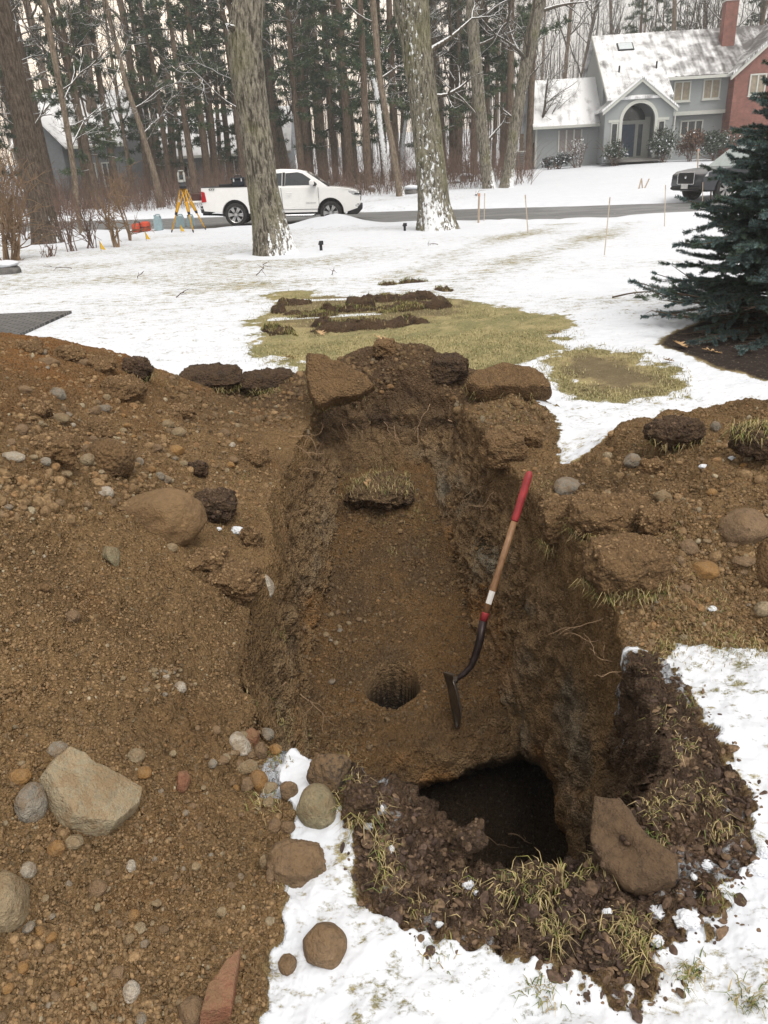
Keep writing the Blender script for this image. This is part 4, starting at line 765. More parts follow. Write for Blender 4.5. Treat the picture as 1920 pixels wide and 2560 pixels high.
def slab(px, py, w, h, dpt, label, name='sod_slab', cat='sod slab', mat='soil', rot=0.0, tx=0.0, ty=0.0, grass=0, lift=0.0, taper=.0, seed=1, snow_top=False, gl=.05, group=None, rough=1.0, boxy=.38, Y=None):
    """a lump of turf: a rough block, w x dpt x h in photo pixels, leaning by tx/ty, dead grass round its lower edge"""
    p = at(px, py+h*.4, Y) if Y else hit1(px, py+h*.4); s = pxm(p); v, f = rock_v(4, seed*13+5, .8, .10, 11); v = v/np.maximum(np.abs(v).max(1), 1e-6)[:, None]*boxy+v*(1-boxy); v = v/np.abs(v).max(0)
    v[:, 0] *= 1-taper*(.5+.5*v[:, 1]); q = np.array([w*s*.5, dpt*s*.5, h*s*.5]); V = v*q; m = min(q)
    nn = v/np.linalg.norm(v, axis=1)[:, None]; V += nn*(rough*(m*.14*fbm(V[:, 0], V[:, 1], V[:, 2], 1.2/m*.5, 3, seed)+m*.13*fbm(V[:, 0], V[:, 1], V[:, 2], 2.6/m, 3, seed+1)+.018*fbm(V[:, 0], V[:, 1], V[:, 2], 26, 3, seed+2)+.014*(.45-worley(V[:, 0], V[:, 1], V[:, 2], 20, seed))+.012*(.45-worley(V[:, 0], V[:, 1], V[:, 2], 42, seed+3))))[:, None]
    o = mesh_np(name, V, f, RM[mat] if isinstance(mat, str) else mat); o.location = (p[0], p[1]+q[1]*.3, p[2]+q[2]*.6+lift); o.rotation_euler = (tx, ty, rot); tag(o, label, cat, group)
    crust(o, V, f, seed, mat)
    if grass:
        nb = NB(); g = np.random.default_rng(seed); a = g.uniform(-math.pi, .15*math.pi, grass); r = g.uniform(.88, 1.02, grass); b = np.stack([np.cos(a)*q[0]*r, np.sin(a)*q[1]*r, -q[2]*g.uniform(.5, .95, grass)], -1)
        if snow_top: b = V[g.choice(np.flatnonzero(V[:, 2] > .15*q[2]), grass)]; b = b[fbm(b[:, 0], b[:, 1], b[:, 2], 14, 2, seed) > -.12]
        blades(nb, b, gl, .003, gcols(len(b), [.5,.25,.1,.15], g), 1.6, g, .8); tag(nb.build('grass_fringe', M_GRASS, o), kind='stuff')
    return o
plane_slab([(768,878),(800,882),(860,905),(922,942),(938,960),(905,982),(832,1000),(795,1012),(778,985),(766,935)],(850,955,4.95),(.12,-.72,.68),.13,'soil','wedge shaped slab of sod tipped over the far left end of the trench',seed=11,grass=420)
plane_slab([(1166,952),(1186,928),(1258,909),(1330,917),(1372,942),(1378,968),(1290,966),(1200,970)],(1270,940,5.2),(.02,-.42,.9),.13,'soil','flat brown slab of sod lying right of the trench far end on thin grass',seed=12,grass=380)
slab(962,868,62,46,60,'small clod on top of the far mound',name='soil_clod',cat='clod',seed=13)
slab(1120,915,110,70,100,'dark clod on the right shoulder of the far mound',name='soil_clod',cat='clod',mat='top',seed=14,rot=.3)
slab(525,945,170,62,150,'low brown hump of turf behind the left heap',mat='top',grass=220,seed=15)
slab(665,950,150,50,110,'dark turf roll between the brown hump and the wedge shaped slab',mat='top',grass=240,seed=16,rot=.25)
slab(345,920,74,60,80,'dark upright clod at the right end of the left heap crest',name='soil_clod',cat='clod',mat='top',grass=80,seed=17)
slab(1532,1285,212,92,180,'thick turf block with a dark cut side on the right trench rim',grass=320,seed=18,rot=-.1,tx=.1)
slab(1410,1300,130,130,150,'rounded turf lump hanging over the right trench wall left of the thick block',grass=260,seed=19,ty=-.2)
slab(1575,1390,230,150,200,'grassy soil lump carrying smooth pebbles on the right trench rim',grass=260,seed=20,lift=-.02)
slab(1690,1085,150,70,120,'black overturned sod at the snow edge of the right berm',mat='top',seed=21,rot=.35,grass=90,lift=.02)
slab(1890,1125,120,80,120,'grass topped sod dusted with snow on the right berm',mat='top',seed=22,grass=420,snow_top=True,lift=.05,gl=.04)
slab(1630,1250-85,60,45,60,'soil clod behind the pale tan rock on the berm',name='soil_clod',cat='clod',seed=23)
slab(1640,1300,90,70,90,'soil clod right of the dark cleft of the right berm',name='soil_clod',cat='clod',seed=24)
slab(1260,1120,120,100,120,'brown soil clod on the far right trench rim',name='soil_clod',cat='clod',seed=25)
slab(1320,1090,80,56,70,'tan clod at the snow edge by the far right trench rim',name='soil_clod',cat='clod',seed=26)
slab(1280,1110,60,46,60,'smaller tan clod left of the one at the snow edge',name='soil_clod',cat='clod',seed=27)
plane_slab([(1464,2087),(1486,1990),(1545,1994),(1586,2040),(1632,2094),(1690,2140),(1680,2196),(1584,2232),(1536,2206),(1478,2132)],(1580,2120),(-.32,-.42,.85),.11,rock_mat('packed_soil',(.075,.05,.032),(.15,.098,.058),.5,(.13,.085,.05)),'large slab of layered brown soil leaning at the near right trench rim',seed=28,lift=.10)
slab(1172,2090,86,74,60,'block of soil standing on the near edge of the trench',Y=1.33,name='soil_clod',cat='clod',seed=29,rot=.4,mat=RM['top'])
slab(1000,2070,130,62,80,Y=1.55,label='grassy clod on the near trench edge left of the soil block',mat='top',grass=160,seed=30,gl=.06)
slab(1335,2205,150,50,80,Y=1.30,label='grassy clod on the near trench edge in front of the dark cavity',mat='top',grass=260,seed=31,gl=.06)
slab(900,2000,90,80,90,'dark clod with straw grass right of the olive boulder',mat='top',grass=120,seed=32,name='soil_clod',cat='clod')
slab(590,1450,150,90,120,'rusty soil clod with a snow speck on the left trench rim',name='soil_clod',cat='clod',seed=33,rot=-.4,tx=.2)
slab(535,1262,110,86,110,'dark topsoil clod overhanging behind the largest boulder',name='soil_clod',cat='clod',mat='top',seed=34)
slab(520,1400,110,56,90,'orange soil clod just right of the largest boulder foot',name='soil_clod',cat='clod',seed=35,mat=RM['soil'])
slab(495,1170,48,42,45,'small dark clod standing on the right shoulder of the heap',name='soil_clod',cat='clod',mat='top',seed=36)
slab(130,1120,150,70,120,'dark crusty clod behind the brown elongated boulder',name='soil_clod',cat='clod',seed=37)
slab(955,1222,180,76,150,'clump of sod with a grass ring fallen on the trench floor',mat=rock_mat('sod_soil',(.085,.055,.034),(.17,.11,.06),.5,(.2,.13,.07),crumb=True),grass=420,seed=38,lift=-.02,gl=.045,snow_top=True,boxy=.0,rough=1.8)
for (a, b, w, h, k, l) in [(70,858,90,44,61,'soil clod on the crest of the left heap near the photo edge'),(165,872,110,50,62,'broad rusty soil clod on the crest of the left heap'),(245,900,90,50,63,'soil clod stepping down the crest of the left heap'),(300,960,120,74,64,'large soil clod below the right end of the crest'),(90,1010,90,56,65,'soil clod among the stones left of the grey crest stone'),(450,1020,90,50,66,'soil clod low on the right shoulder of the left heap'),(230,1060,110,60,67,'rusty soil clod in the middle of the upper left heap'),(470,1390,80,44,68,'small soil clod under the foot of the largest boulder'),(640,1130,80,70,69,'soil ledge breaking off at the left rim by the roots'),(630,1330,70,80,70,'soil ledge on the left rim above the pale stuck rock')]:
    slab(a, b, w, h, w*.8, l, 'soil_clod', 'clod', seed=k, boxy=.1, lift=-.03, rot=k*.7)
# turf peeled off behind the green patch
def turf_strip(a, b, a2, b2, w, h, label, seed, green=.35):
    p0, p1 = atz(a, b, 0.0), atz(a2, b2, 0.0); L = np.linalg.norm(p1-p0); d = (p1-p0)/L; u = np.array([-d[1], d[0], 0]); n = max(30, int(L/.022)); m = 15; t = np.linspace(0, 1, n)[:, None]; v = np.linspace(-1, 1, m)[None]; g = np.random.default_rng(seed)
    wob = .05*fbm(t*L, 0*t+seed, 0, 3, 3, seed); ww = w*(.65+.5*fbm(t*L, 0*t, seed, 5, 3, seed+1))*np.sqrt(np.clip(1-(2*t-1)**6, .02, 1)); hh = h*(.55+.9*np.clip(.35+fbm(t*L, 0*t+9, seed, 4.5, 3, seed+2), 0, 1))*np.clip(1-(2*t-1)**8, .1, 1)
    c = np.array([p0[0], p0[1], 0]); z = hh*np.clip(1-v**2, 0, 1)**.45-.03; A = t*L+0*v; B = wob+ww*v; Pn = c+A[..., None]*d+B[..., None]*u; Pn[..., 2] = z+gz(Pn[..., 0], Pn[..., 1]); x, y, zz_ = Pn[..., 0], Pn[..., 1], Pn[..., 2]
    Pn[..., 2] += .040*(.45-worley(x, y, zz_, 13, seed))*np.clip(1.2-np.abs(v), 0, 1)+.028*fbm(x, y, zz_, 20, 3, seed); Pn[..., 1] += .03*fbm(x, y, zz_*3, 16, 3, seed+5)
    i = np.arange(n-1)[:, None]*m+np.arange(m-1)[None]; o = mesh_np('turf_roll', Pn.reshape(-1, 3)-p0, np.stack([i, i+m, i+m+1, i+1], -1).reshape(-1, 4), RM['top']); o.location = tuple(p0); tag(o, label, 'turf')
    nb = NB(); k = int(420*L*(1+green)); ii = g.integers(0, n, k); jj = np.clip(g.normal(m*.35, m*.3, k).astype(int), 0, m-1); keep = g.uniform(size=k) < np.clip(green+.9*fbm(x[ii, jj], y[ii, jj], 0, 6, 2, seed+8), .05, 1); bs = Pn[ii, jj][keep]-p0
    blades(nb, bs, .05, .006, gcols(len(bs), [.25,.45,.22,.08], g), 1.2, g, .6); tag(nb.build('grass_fringe', M_GRASS, o), kind='stuff')
for (a, b, a2, b2, w, h, l, gr) in [(688,763,786,758,.13,.09,'short dark turf roll at the left end behind the grass patch',.1),(676,782,716,778,.13,.08,'small dark turf roll in front of the left end one',.2),(862,772,940,766,.2,.15,'humped dark turf roll in the middle behind the grass patch',.15),(935,752,1064,742,.13,.09,'long flat turf roll at the back of the lawn cut',.15),(972,768,1134,768,.2,.15,'bulky dark turf roll at the right end behind the grass patch',.1),
    (765,832,1080,806,.16,.10,'longest dark turf roll along the back edge of the grass patch',.25),(944,713,1072,703,.12,.06,'thin olive strip of turf furthest from the trench',.8),(1086,723,1136,728,.10,.05,'small turf scrap right of the furthest strip',.2),(668,822,740,842,.14,.07,'grassy turf corner curling at the left of the grass patch',.9),(938,784,1066,770,.12,.05,'bright green turf strip between the bulky roll and the snow line',1.0),(720,795,850,786,.14,.05,'low olive turf strip left of the humped roll',.7),(690,788,1010,772,.14,.09,'long ragged dark turf strip through the middle of the stack',.2),(850,757,1120,745,.14,.10,'long dark turf strip at the back of the stack',.1),(770,820,960,806,.12,.08,'dark turf strip just behind the longest roll',.3)]:
    turf_strip(a, b, a2, b2, w*1.3, h*1.05+.02, l, int(a)+int(b), gr)
# ---------------------------------------------------------------- snow clumps
for (a, b, w, h, l) in [(1170,2208,42,36,'round snow clump on the torn topsoil left of centre'),(1192,2232,24,18,'small snow clump touching the round one'),(1100,2311,32,22,'flat snow clump at the left of the torn topsoil'),(1648,2278,74,56,'tall snow clump under the large leaning soil slab'),
    (1718,2298,92,52,'biggest snow clump right of the tall one'),(1644,2351,52,42,'snow clump below the tall one'),(1769,2162,46,30,'snow clump at the right edge of the torn topsoil'),(1736,2190,26,28,'small upright snow clump left of the right edge one'),(1520,2280,38,30,'snow clump in the grass left of the tall one'),
    (1890,2175,62,40,'snow clump near the right photo edge'),(1912,2130,50,46,'highest snow clump at the right photo edge'),(920,2057,48,44,'snow clump on the dark clod by the olive boulder'),(953,2020,22,30,'narrow snow clump above the dark clod'),(979,2123,22,34,'narrow snow clump in the straw grass left of the cavity'),
    (591,1325,54,30,'snow patch lying right of the largest boulder'),(566,1290,30,26,'snow scrap behind the largest boulder'),(545,1322,24,12,'tiny snow scrap between boulder and dark clod'),(582,1462,26,18,'snow speck on the rusty soil clod'),(1830,1145,26,18,'snow scrap high on the right berm'),(1760,1165,36,16,'snow scrap in the middle of the right berm'),(1780,1520,34,18,'snow scrap low on the right berm'),(1876,1100,60,26,'snow cap on the grass topped sod')]:
    rock(a, b, w*.8, h*.75, None, l, 'snow_clump', 'snow clump', None, .5, None, 0, 4, .3, M_SNOW, .26)
# ---------------------------------------------------------------- roots
M_ROOT = simple('pale_root', (.30,.20,.12), .85, var=.3, scale=30)
def root(px, py, L, dirx, dirz, label, group=None, nbr=2, th=.0022, out=-.03, seed=0, name='root'):
    g = np.random.default_rng(seed); p = hit1(px, py); mb = MB(); s = 1
    side = -1 if p[0] > 0 else 1
    def strand(p0, d, L, r, dep):
        n = 9; pts = [p0]; d = np.array(d, float)
        for i in range(n): d += g.normal(0, .28, 3); d /= np.linalg.norm(d); pts.append(pts[-1]+d*L/n)
        mb.tube(pts, np.linspace(r, r*.35, n+1), 5)
        if dep:
            for _ in range(nbr): k = g.integers(2, 7); strand(pts[k], d+g.normal(0, .6, 3), L*g.uniform(.3, .6), r*.6, dep-1)
    c = CAMP-p; c /= np.linalg.norm(c); strand(p-p+c*.01, np.array([dirx, 0, dirz])+c*.45, L, th, 1)
    o = mb.build(name, M_ROOT, smooth=True); o.location = tuple(p); return tag(o, label, 'root', group)
for i, (a, b, L, dx, dz) in enumerate([(855,1060,.22,.3,-1),(905,1075,.2,-.1,-1),(925,1050,.25,-.2,-1),(960,1055,.24,.4,-1),(985,1065,.2,.2,-1),(1045,1070,.22,.1,-1),(1065,1070,.3,-.1,-1),(880,1060,.18,.8,-.5),(1075,1010,.28,-.2,-1)]):
    root(a, b, L, dx, dz, 'thin pale root hanging from the far end wall of the trench', 'roots on the far end wall', seed=i, th=.003)
for i, (a, b, L, dx, dz) in enumerate([(1215,1215,.2,-1,-.6),(1235,1230,.2,-1,-.3),(1225,1260,.16,-1,-.7),(1400,1405,.14,.9,-.4),(1470,1480,.18,-1,-.7),(1480,1515,.16,-1,-.1),(1480,1520,.17,-1,-.5),(1510,1545,.2,-1,-.8),(1540,1655,.16,-1,.2),(1560,1680,.13,-1,.1),(1210,1190,.22,-.5,-.9),(1500,1600,.16,-1,-.6)]):
    root(a, b, L, dx, dz, 'thin pale root sticking out of the right trench wall', 'roots on the right trench wall', seed=20+i, th=.0022)
for i, (a, b, L, dx, dz) in enumerate([(720,1090,.3,.9,-.3),(735,1110,.32,.9,-.5),(755,1130,.3,1,-.2),(710,1290,.25,1,-.2),(745,1170,.2,.8,-.6),(770,1080,.2,.8,-.6)]):
    root(a, b, L, dx, dz, 'thin pale root trailing from the left trench wall', 'roots on the left trench wall', seed=50+i, th=.0025)
root(715,1705,.2,-.7,-.8,'forked pale root arching at the near left corner of the trench',seed=70,th=.003,nbr=4)
root(750,1735,.26,.6,-.9,'long pale root falling down the near left corner of the trench',seed=71,th=.003,nbr=5)
root(815,1830,.07,.1,-1,'short root stub by the near snow patch',seed=72,th=.003,nbr=0)
root(1270,2085,.22,1,-.12,'reddish twig lying across the dark cavity at the near edge',seed=73,th=.0035,nbr=1,name='twig')
root(1215,2090,.2,.7,-.9,'thin root hanging into the dark cavity',seed=74,th=.002,nbr=0)
root(1120,1050,.22,1,-.5,'thick curved root on the far right trench rim',seed=75,th=.006,nbr=1)
root(1235,955,.18,.8,.2,'root poking from the flat brown slab',seed=76,th=.003,nbr=0)
# ---------------------------------------------------------------- shovel leaning on the right wall
sh = empty('shovel', at(1148,1810,2.96), 0, 'long handled shovel with red grip standing in the trench against the right wall', 'shovel'); bpy.context.view_layer.update()
so = np.array(sh.location)
def shp(l, y0=2.96, y1=3.45): return [at(a, b, y0+(y1-y0)*(1810-b)/(1810-1175))-so for a, b in l]
M_RED = simple('red_grip', (.30,.035,.04), .5, var=.3, scale=14); M_WOOD = None
def wood_mat(name, a, b_):
    m, t, b = new_mat(name); mp = N(t, 'ShaderNodeMapping'); mp.inputs['Scale'].default_value = (60, 60, 5); t.links.new(opos(t), mp.inputs[0]); n = tex_noise(t, mp.outputs[0], 1.0, 5)
    t.links.new(ramp(t, n.outputs[0], [(.3, a), (.7, b_)]).outputs[0], b.inputs['Base Color']); b.inputs['Roughness'].default_value = .55; bump(t, b, n.outputs[0], .3, .002); return m
M_WOOD = wood_mat('weathered_ash', (.19,.095,.045), (.32,.18,.09)); M_STEEL = simple('worn_steel', (.20,.18,.16), .42, .85, .35, 25, .001); M_SOCK = simple('dark_socket', (.035,.025,.024), .4, .5, .3, 30)
hl = shp([(1325,1178),(1290,1300),(1250,1430),(1213,1540)]); hl = np.array(hl)
ax0, ax1 = np.array(shp([(1325,1178)])[0]), np.array(shp([(1208,1552)])[0])
L_ = lambda t: ax0+(ax1-ax0)*t
mb = MB(); mb.tube([L_(t) for t in (0, .008, .02, .05, .3, .325, .335)], [.006, .013, .0175, .0195, .0185, .0182, .016], 14); mb.build('grip', M_RED, sh, True)
mb = MB(); mb.tube([L_(t) for t in (.33, .6, .8, .955)], [.0155, .0165, .0175, .0178], 14); hnd = mb.build('handle', M_WOOD, sh, True)
mb = MB(); mb.tube([L_(t) for t in (.945, .95, 1.0)], [.0183, .0188, .0192], 14); mb.build('band', M_RED, sh, True)
mb = MB(); nlab = .00
for i in range(1): mb.tube([L_(t) for t in (.80, .885)], [.0179, .0182], 14, False)
lab_v = [v for v in mb.v]; mb.f = [q for q in mb.f if all((j % 14) in (2,3,4,5,6) for j in q)]; mb.build('paper_label', simple('white_label', (.72,.70,.68), .6), hnd, True)
sk = np.array(shp([(1208,1552),(1200,1600),(1188,1640),(1178,1665),(1160,1685),(1142,1697),(1136,1712)])); sk[4:, 1] += 0
mb = MB(); mb.tube(sk, [.0192, .0200, .0188, .0165, .0145, .0125, .008], 14); mb.build('socket', M_SOCK, sh, True)
# blade: dished plate seen almost edge on
bt, bb = np.array(shp([(1133,1690)])[0]), np.array(shp([(1149,1818)])[0]); ad = bb-bt; BL = np.linalg.norm(ad); ad /= BL; wdv = np.array([-.16, .98, 0]); wdv -= ad*(wdv@ad); wdv /= np.linalg.norm(wdv); nv = np.cross(ad, wdv)
rows = []
for i in range(13):
    t = i/12; hw = .108*(1-max(0, (t-.55)/.45)**2*.97) if t > 0 else .108; rows.append([bt+ad*BL*t+wdv*hw*u+nv*(-.028*(u*u)*(1-.3*t)+.012*math.sin(t*3.0)) for u in np.linspace(-1, 1, 11)])
mb = MB(); mb.sheet(rows); bl = mb.build('blade', M_STEEL, sh, True); so_ = bl.modifiers.new('thick', 'SOLIDIFY'); so_.thickness = .003
mb = MB()
for sgn in (-1, 1):
    mb = MB(); q0 = bt+wdv*sgn*.106+nv*-.028; q1 = bt+wdv*sgn*.03+nv*-.004; k = nv*.022
    mb.add([q0, q1, q1+nv*.02, q0+nv*.02], [(0,1,2,3)]); st = mb.build('step', M_STEEL, bl, False); st.modifiers.new('thick', 'SOLIDIFY').thickness = .004
# ---------------------------------------------------------------- fallen oak leaves
M_LEAF = simple('dry_oak_leaf', (.44,.29,.15), .7, var=.25, scale=30)
def leaf_mesh():
    pr = [(0,-.5,.02),(.02,-.36,.05),(.1,-.30,.0),(.2,-.27,.03),(.12,-.16,0),(.08,-.12,0),(.24,-.1,.05),(.36,-.03,.09),(.3,.04,.05),(.14,.04,0),(.1,.08,0),(.24,.18,.06),(.34,.28,.1),(.22,.27,.04),(.1,.2,0),(.07,.26,0),(.14,.38,.04),(.05,.36,.02),(0,.5,.05)]
    vs = [(x, y, z) for x, y, z in pr]+[(-x, y, z) for x, y, z in pr[1:-1]]; n = len(pr); mid = [(0, y, -.01) for _, y, _ in pr]; o = len(vs); vs += mid; fs = []
    for i in range(n-1):
        fs.append((i, i+1, o+i+1, o+i)); a = 0 if i == 0 else n+i-1; b = n-1 if i+1 == n-1 else n+i; fs.append((b, a, o+i, o+i+1))
    me = bpy.data.meshes.new('oak_leaf'); me.from_pydata(vs, [], fs); me.materials.append(M_LEAF); return me
LM = leaf_mesh()
for (a, b, s, rx, ry, rz, dz, l) in [(925,1243,.16,1.0,.25,.6,.075,'large dry oak leaf lying on the sod clump in the trench'),(950,849,.15,.3,.2,1,.02,'curled brown leaf on the middle of the grass patch'),(964,851,.1,.5,-.3,2,.02,'small brown leaf beside the curled one on the grass patch'),(726,897,.13,.3,.3,2.4,.02,'brown leaf on thin snow left of the wedge shaped slab'),(806,872,.15,.2,.1,.4,.16,'brown leaf behind the wedge shaped slab'),
    (1777,882,.17,.2,.1,1.2,.02,'brown leaf in the middle of the mulch bed'),(1700,868,.2,.1,.2,.2,.03,'flat brown leaf at the left tip of the mulch bed'),(1670,905,.12,.3,.3,2,.02,'brown leaf on the snow edge left of the mulch bed'),(1385,833,.13,.2,.3,1.5,.02,'brown leaf at the right edge of the grass patch')]:
    p = hit1(a, b); o = bpy.data.objects.new('oak_leaf', LM); COL.objects.link(o); o.location = (p[0], p[1]-.02, p[2]+dz); o.scale = (s, s, s); o.rotation_euler = (rx, ry, rz); tag(o, l, 'leaf')
# small sticks on the snow
M_TWIG = simple('dark_twig', (.09,.06,.045), .9, var=.3, scale=20)
for i, (a, b, L) in enumerate([(640,690,.5),(180,672,.6),(345,697,.25),(1095,612,.4),(830,688,.25),(440,745,.25),(1680,735,.3)]):
    g = np.random.default_rng(i+300); p = hit1(a, b); mb = MB(); d = np.array([g.uniform(-1, 1), g.uniform(-.6, .6), .25]); pts = [np.zeros(3)]
    for k in range(6): d += g.normal(0, .25, 3)*[1, 1, .4]; pts.append(pts[-1]+d/np.linalg.norm(d)*L/6)
    mb.tube(pts, np.linspace(.008, .003, 7), 5)
    for k in (2, 3, 4): e = d+g.normal(0, .7, 3); mb.tube([pts[k], pts[k]+e/np.linalg.norm(e)*L*.3], [.005, .002], 5)
    o = mb.build('twig', M_TWIG, smooth=True); o.location = (p[0], p[1], p[2]+.01); tag(o, ['forked twig standing in the snow left of the dug grass','long twig on the snow at the left edge','small twig on the left lawn','twig on the snow in front of the second oak','short twig behind the turf rolls','small twig in the middle of the left lawn','short twig on the snow left of the spruce'][i], 'twig')
# ================================================================ STREET, VEHICLES, HOUSES, SURVEY GEAR
def asphalt():
    m, t, b = new_mat('wet_asphalt'); p = wpos(t); n = tex_noise(t, p, .5, 4); n2 = tex_noise(t, p, 40, 4); mp = N(t, 'ShaderNodeMapping'); mp.inputs['Scale'].default_value = (.06, 1.3, 1); t.links.new(p, mp.inputs[0]); n3 = tex_noise(t, mp.outputs[0], 1.5, 4)
    c = ramp(t, n3.outputs[0], [(.3, (.105,.11,.115)), (.7, (.185,.185,.185))]).outputs[0]; c = mixc(t, 1.0, c, ramp(t, n2.outputs[0], [(.3, .75), (.7, 1.25)]).outputs[0], 'MULTIPLY')
    sn = tex_noise(t, p, 7, 5); c = mixc(t, ramp(t, sn.outputs[0], [(.70, 0), (.74, 1)]).outputs[0], c, (.75,.77,.8)); t.links.new(c, b.inputs['Base Color'])
    t.links.new(ramp(t, n.outputs[0], [(.35, .35), (.65, .75)]).outputs[0], b.inputs['Roughness']); bump(t, b, n2.outputs[0], .4, .006); return m
xs_ = np.linspace(-110, 58, 240); V = []; 
for i, x_ in enumerate(xs_):
    a, b = near_edge(x_)+.12, far_edge(x_)-.12
    for j in range(13): u = j/12; V.append((x_, a+(b-a)*u, -.045+.05*(1-(2*u-1)**2)))
ii = np.arange(239)[:, None]*13+np.arange(12)[None]; tag(mesh_np('road', V, np.stack([ii, ii+13, ii+14, ii+1], -1).reshape(-1, 4), asphalt()), kind='structure')
# paved driveway corner at the left
mb = MB(); poly = [(-9.5,7.6)]+[tuple(p) for p in Z_PAVE[1:3]]+[(-4.3,8.2),(-9.5,7.4)]
poly = [(-12,11.2),Z_PAVE[1],Z_PAVE[2],(-4.7,8.4),(-12,8.0)]
def paver():
    m, t, b = new_mat('grey_pavers'); br = N(t, 'ShaderNodeTexBrick'); br.inputs['Scale'].default_value = 3.2; br.inputs['Mortar Size'].default_value = .035
    br.inputs['Color1'].default_value = (.085,.082,.08,1); br.inputs['Color2'].default_value = (.14,.135,.13,1); br.inputs['Mortar'].default_value = (.025,.025,.025,1); t.links.new(wpos(t), br.inputs['Vector'])
    n = tex_noise(t, wpos(t), 30, 4); t.links.new(mixc(t, 1.0, br.outputs[0], ramp(t, n.outputs[0], [(.3,.7),(.7,1.3)]).outputs[0], 'MULTIPLY'), b.inputs['Base Color']); b.inputs['Roughness'].default_value = .8; bump(t, b, br.outputs['Fac'], -.6, .01); return m
mb.prism([(float(a), float(b)) for a, b in poly], 'z', -.1, .035); tag(mb.build('paved_driveway', paver()), kind='structure')
# ---------------------------------------------------------------- car parts
M_WHITE = simple('white_paint', (.78,.78,.77), .3, var=.03, spec=.5, coat=.6); M_NAVY = simple('dark_paint', (.022,.025,.035), .3, var=.15, spec=.5, coat=.6)
M_BLK = simple('black_plastic', (.022,.022,.024), .6, var=.25, scale=30); M_TYRE = simple('tyre_rubber', (.028,.027,.026), .85, var=.3, scale=40); M_ALU = simple('alloy', (.50,.50,.50), .32, .85, .1, 30); M_CHR = simple('chrome', (.62,.63,.65), .15, .95, .06)
M_GLS = glass('tinted_glass'); M_GLSB = glass('windscreen_glass', (.10,.12,.13), .06); M_TAIL = simple('red_lens', (.40,.015,.02), .2, var=.15); M_LENS = simple('lamp_lens', (.55,.56,.58), .1, .3, .25, 12); M_AMB = simple('amber', (.5,.2,.03), .3)
M_BED = simple('bed_liner', (.05,.04,.038), .8, var=.3)
def wheel(parent, x, y, r, w, out):
    e = MB(); e.lathe([(r*.70,-w/2),(r*.93,-w/2),(r,-w*.38),(r*1.0,w*.38),(r*.93,w/2),(r*.70,w/2),(r*.66,w*.2),(r*.66,-w*.2),(r*.70,-w/2)], 40, 'y'); wh = bpy.data.objects.new('wheel', None); COL.objects.link(wh); wh.parent = parent; wh.location = (x, y, r)
    e.build('tyre', M_TYRE, wh, auto=40); m = MB(); f = out
    m.lathe([(r*.69, f*w*.5), (r*.66, f*w*.47), (r*.62, f*w*.20), (r*.60, f*w*.05)], 36, 'y')
    for k in range(6):
        for dd in (-.17, .17):
            a = k*math.pi/3+dd*.9; c, s = math.cos(a), math.sin(a); a2 = k*math.pi/3; c2, s2 = math.cos(a2), math.sin(a2); hw = r*.055
            q = [(r*.12*c2-hw*s, r*.12*s2+hw*c), (r*.12*c2+hw*s, r*.12*s2-hw*c), (r*.66*c+hw*s*1.3, r*.66*s-hw*c*1.3), (r*.66*c-hw*s*1.3, r*.66*s+hw*c*1.3)]; m.prism(q, 'y', f*w*.26, f*w*.42)
    m.lathe([(0, f*w*.46), (r*.15, f*w*.45), (r*.17, f*w*.25)], 20, 'y'); m.build('rim', M_ALU, wh, auto=35)
    d = MB(); d.lathe([(0, f*w*.05), (r*.64, f*w*.05)], 28, 'y'); d.build('brake_disc', M_BLK, wh)
    return wh
def arc(cx_, r, z0, a0, a1, n=14): return [(cx_+r*math.cos(a0+(a1-a0)*i/n), z0+r*math.sin(a0+(a1-a0)*i/n)) for i in range(n+1)]
def loft(mb, secs):
    """closed sections (lists of points of equal length) joined and capped"""
    n = len(secs[0]); o = len(mb.v); mb.v += [tuple(map(float, p)) for s in secs for p in s]
    for k in range(len(secs)-1):
        for i in range(n): j = (i+1) % n; mb.f.append((o+k*n+i, o+k*n+j, o+(k+1)*n+j, o+(k+1)*n+i))
    mb.f.append(tuple(o+i for i in range(n-1, -1, -1))); mb.f.append(tuple(o+(len(secs)-1)*n+i for i in range(n))); return mb
def side_quad(mb, pts, yf, off):
    """a pane lying on the slanted cab side; pts (x,z), yf(z)->|y|, on both faces out by off"""
    n = len(pts); mb.add([(x, -(yf(z)+off), z) for x, z in pts]+[(x, -(yf(z)-.03), z) for x, z in pts], [tuple(range(n)), tuple(range(2*n-1, n-1, -1))]+[(i, i+n, (i+1) % n+n, (i+1) % n) for i in range(n)])
# ---------------------------------------------------------------- white pickup (x forward, -y is the side we see)
p = at(601,560,28.9); tr = empty('pickup_truck', (p[0]-1.12, 28.9+.1, -.02), 0, 'white extended cab pickup truck parked on the street behind the large oak', 'pickup truck')
tr.rotation_euler = (0, math.radians(1.6), 0); tr.location.z = .05
RX_, FX_, WR = 1.12, 4.38, .37; HW = .93
body = [(.06,.50),(.03,.62),(.0,1.0),(.02,1.245),(2.10,1.235),(2.12,1.215),(4.22,1.20),(4.55,1.185),(5.0,1.13),(5.28,1.06),(5.38,.98),(5.41,.86),(5.40,.62),(5.30,.50)]+[(FX_+.46,.36)]+arc(FX_,.45,.40,0,math.pi)[0:]+[(FX_-.47,.40),(RX_+.47,.40)]+arc(RX_,.45,.40,0,math.pi)+[(RX_-.47,.45)]
mb = MB(); loft(mb, [[(x, -HW+.00, z) for x, z in body], [(x, -HW+.05, z) for x, z in body], [(x, HW-.05, z) for x, z in body], [(x, HW, z) for x, z in body]]); 
mb.v = [(x, y*(1-.05*max(0, (z-.85))/.4-.10*max(0, (x-4.7)/.7)**2-.03*max(0, (.55-z)/.2)), z) for x, y, z in mb.v]
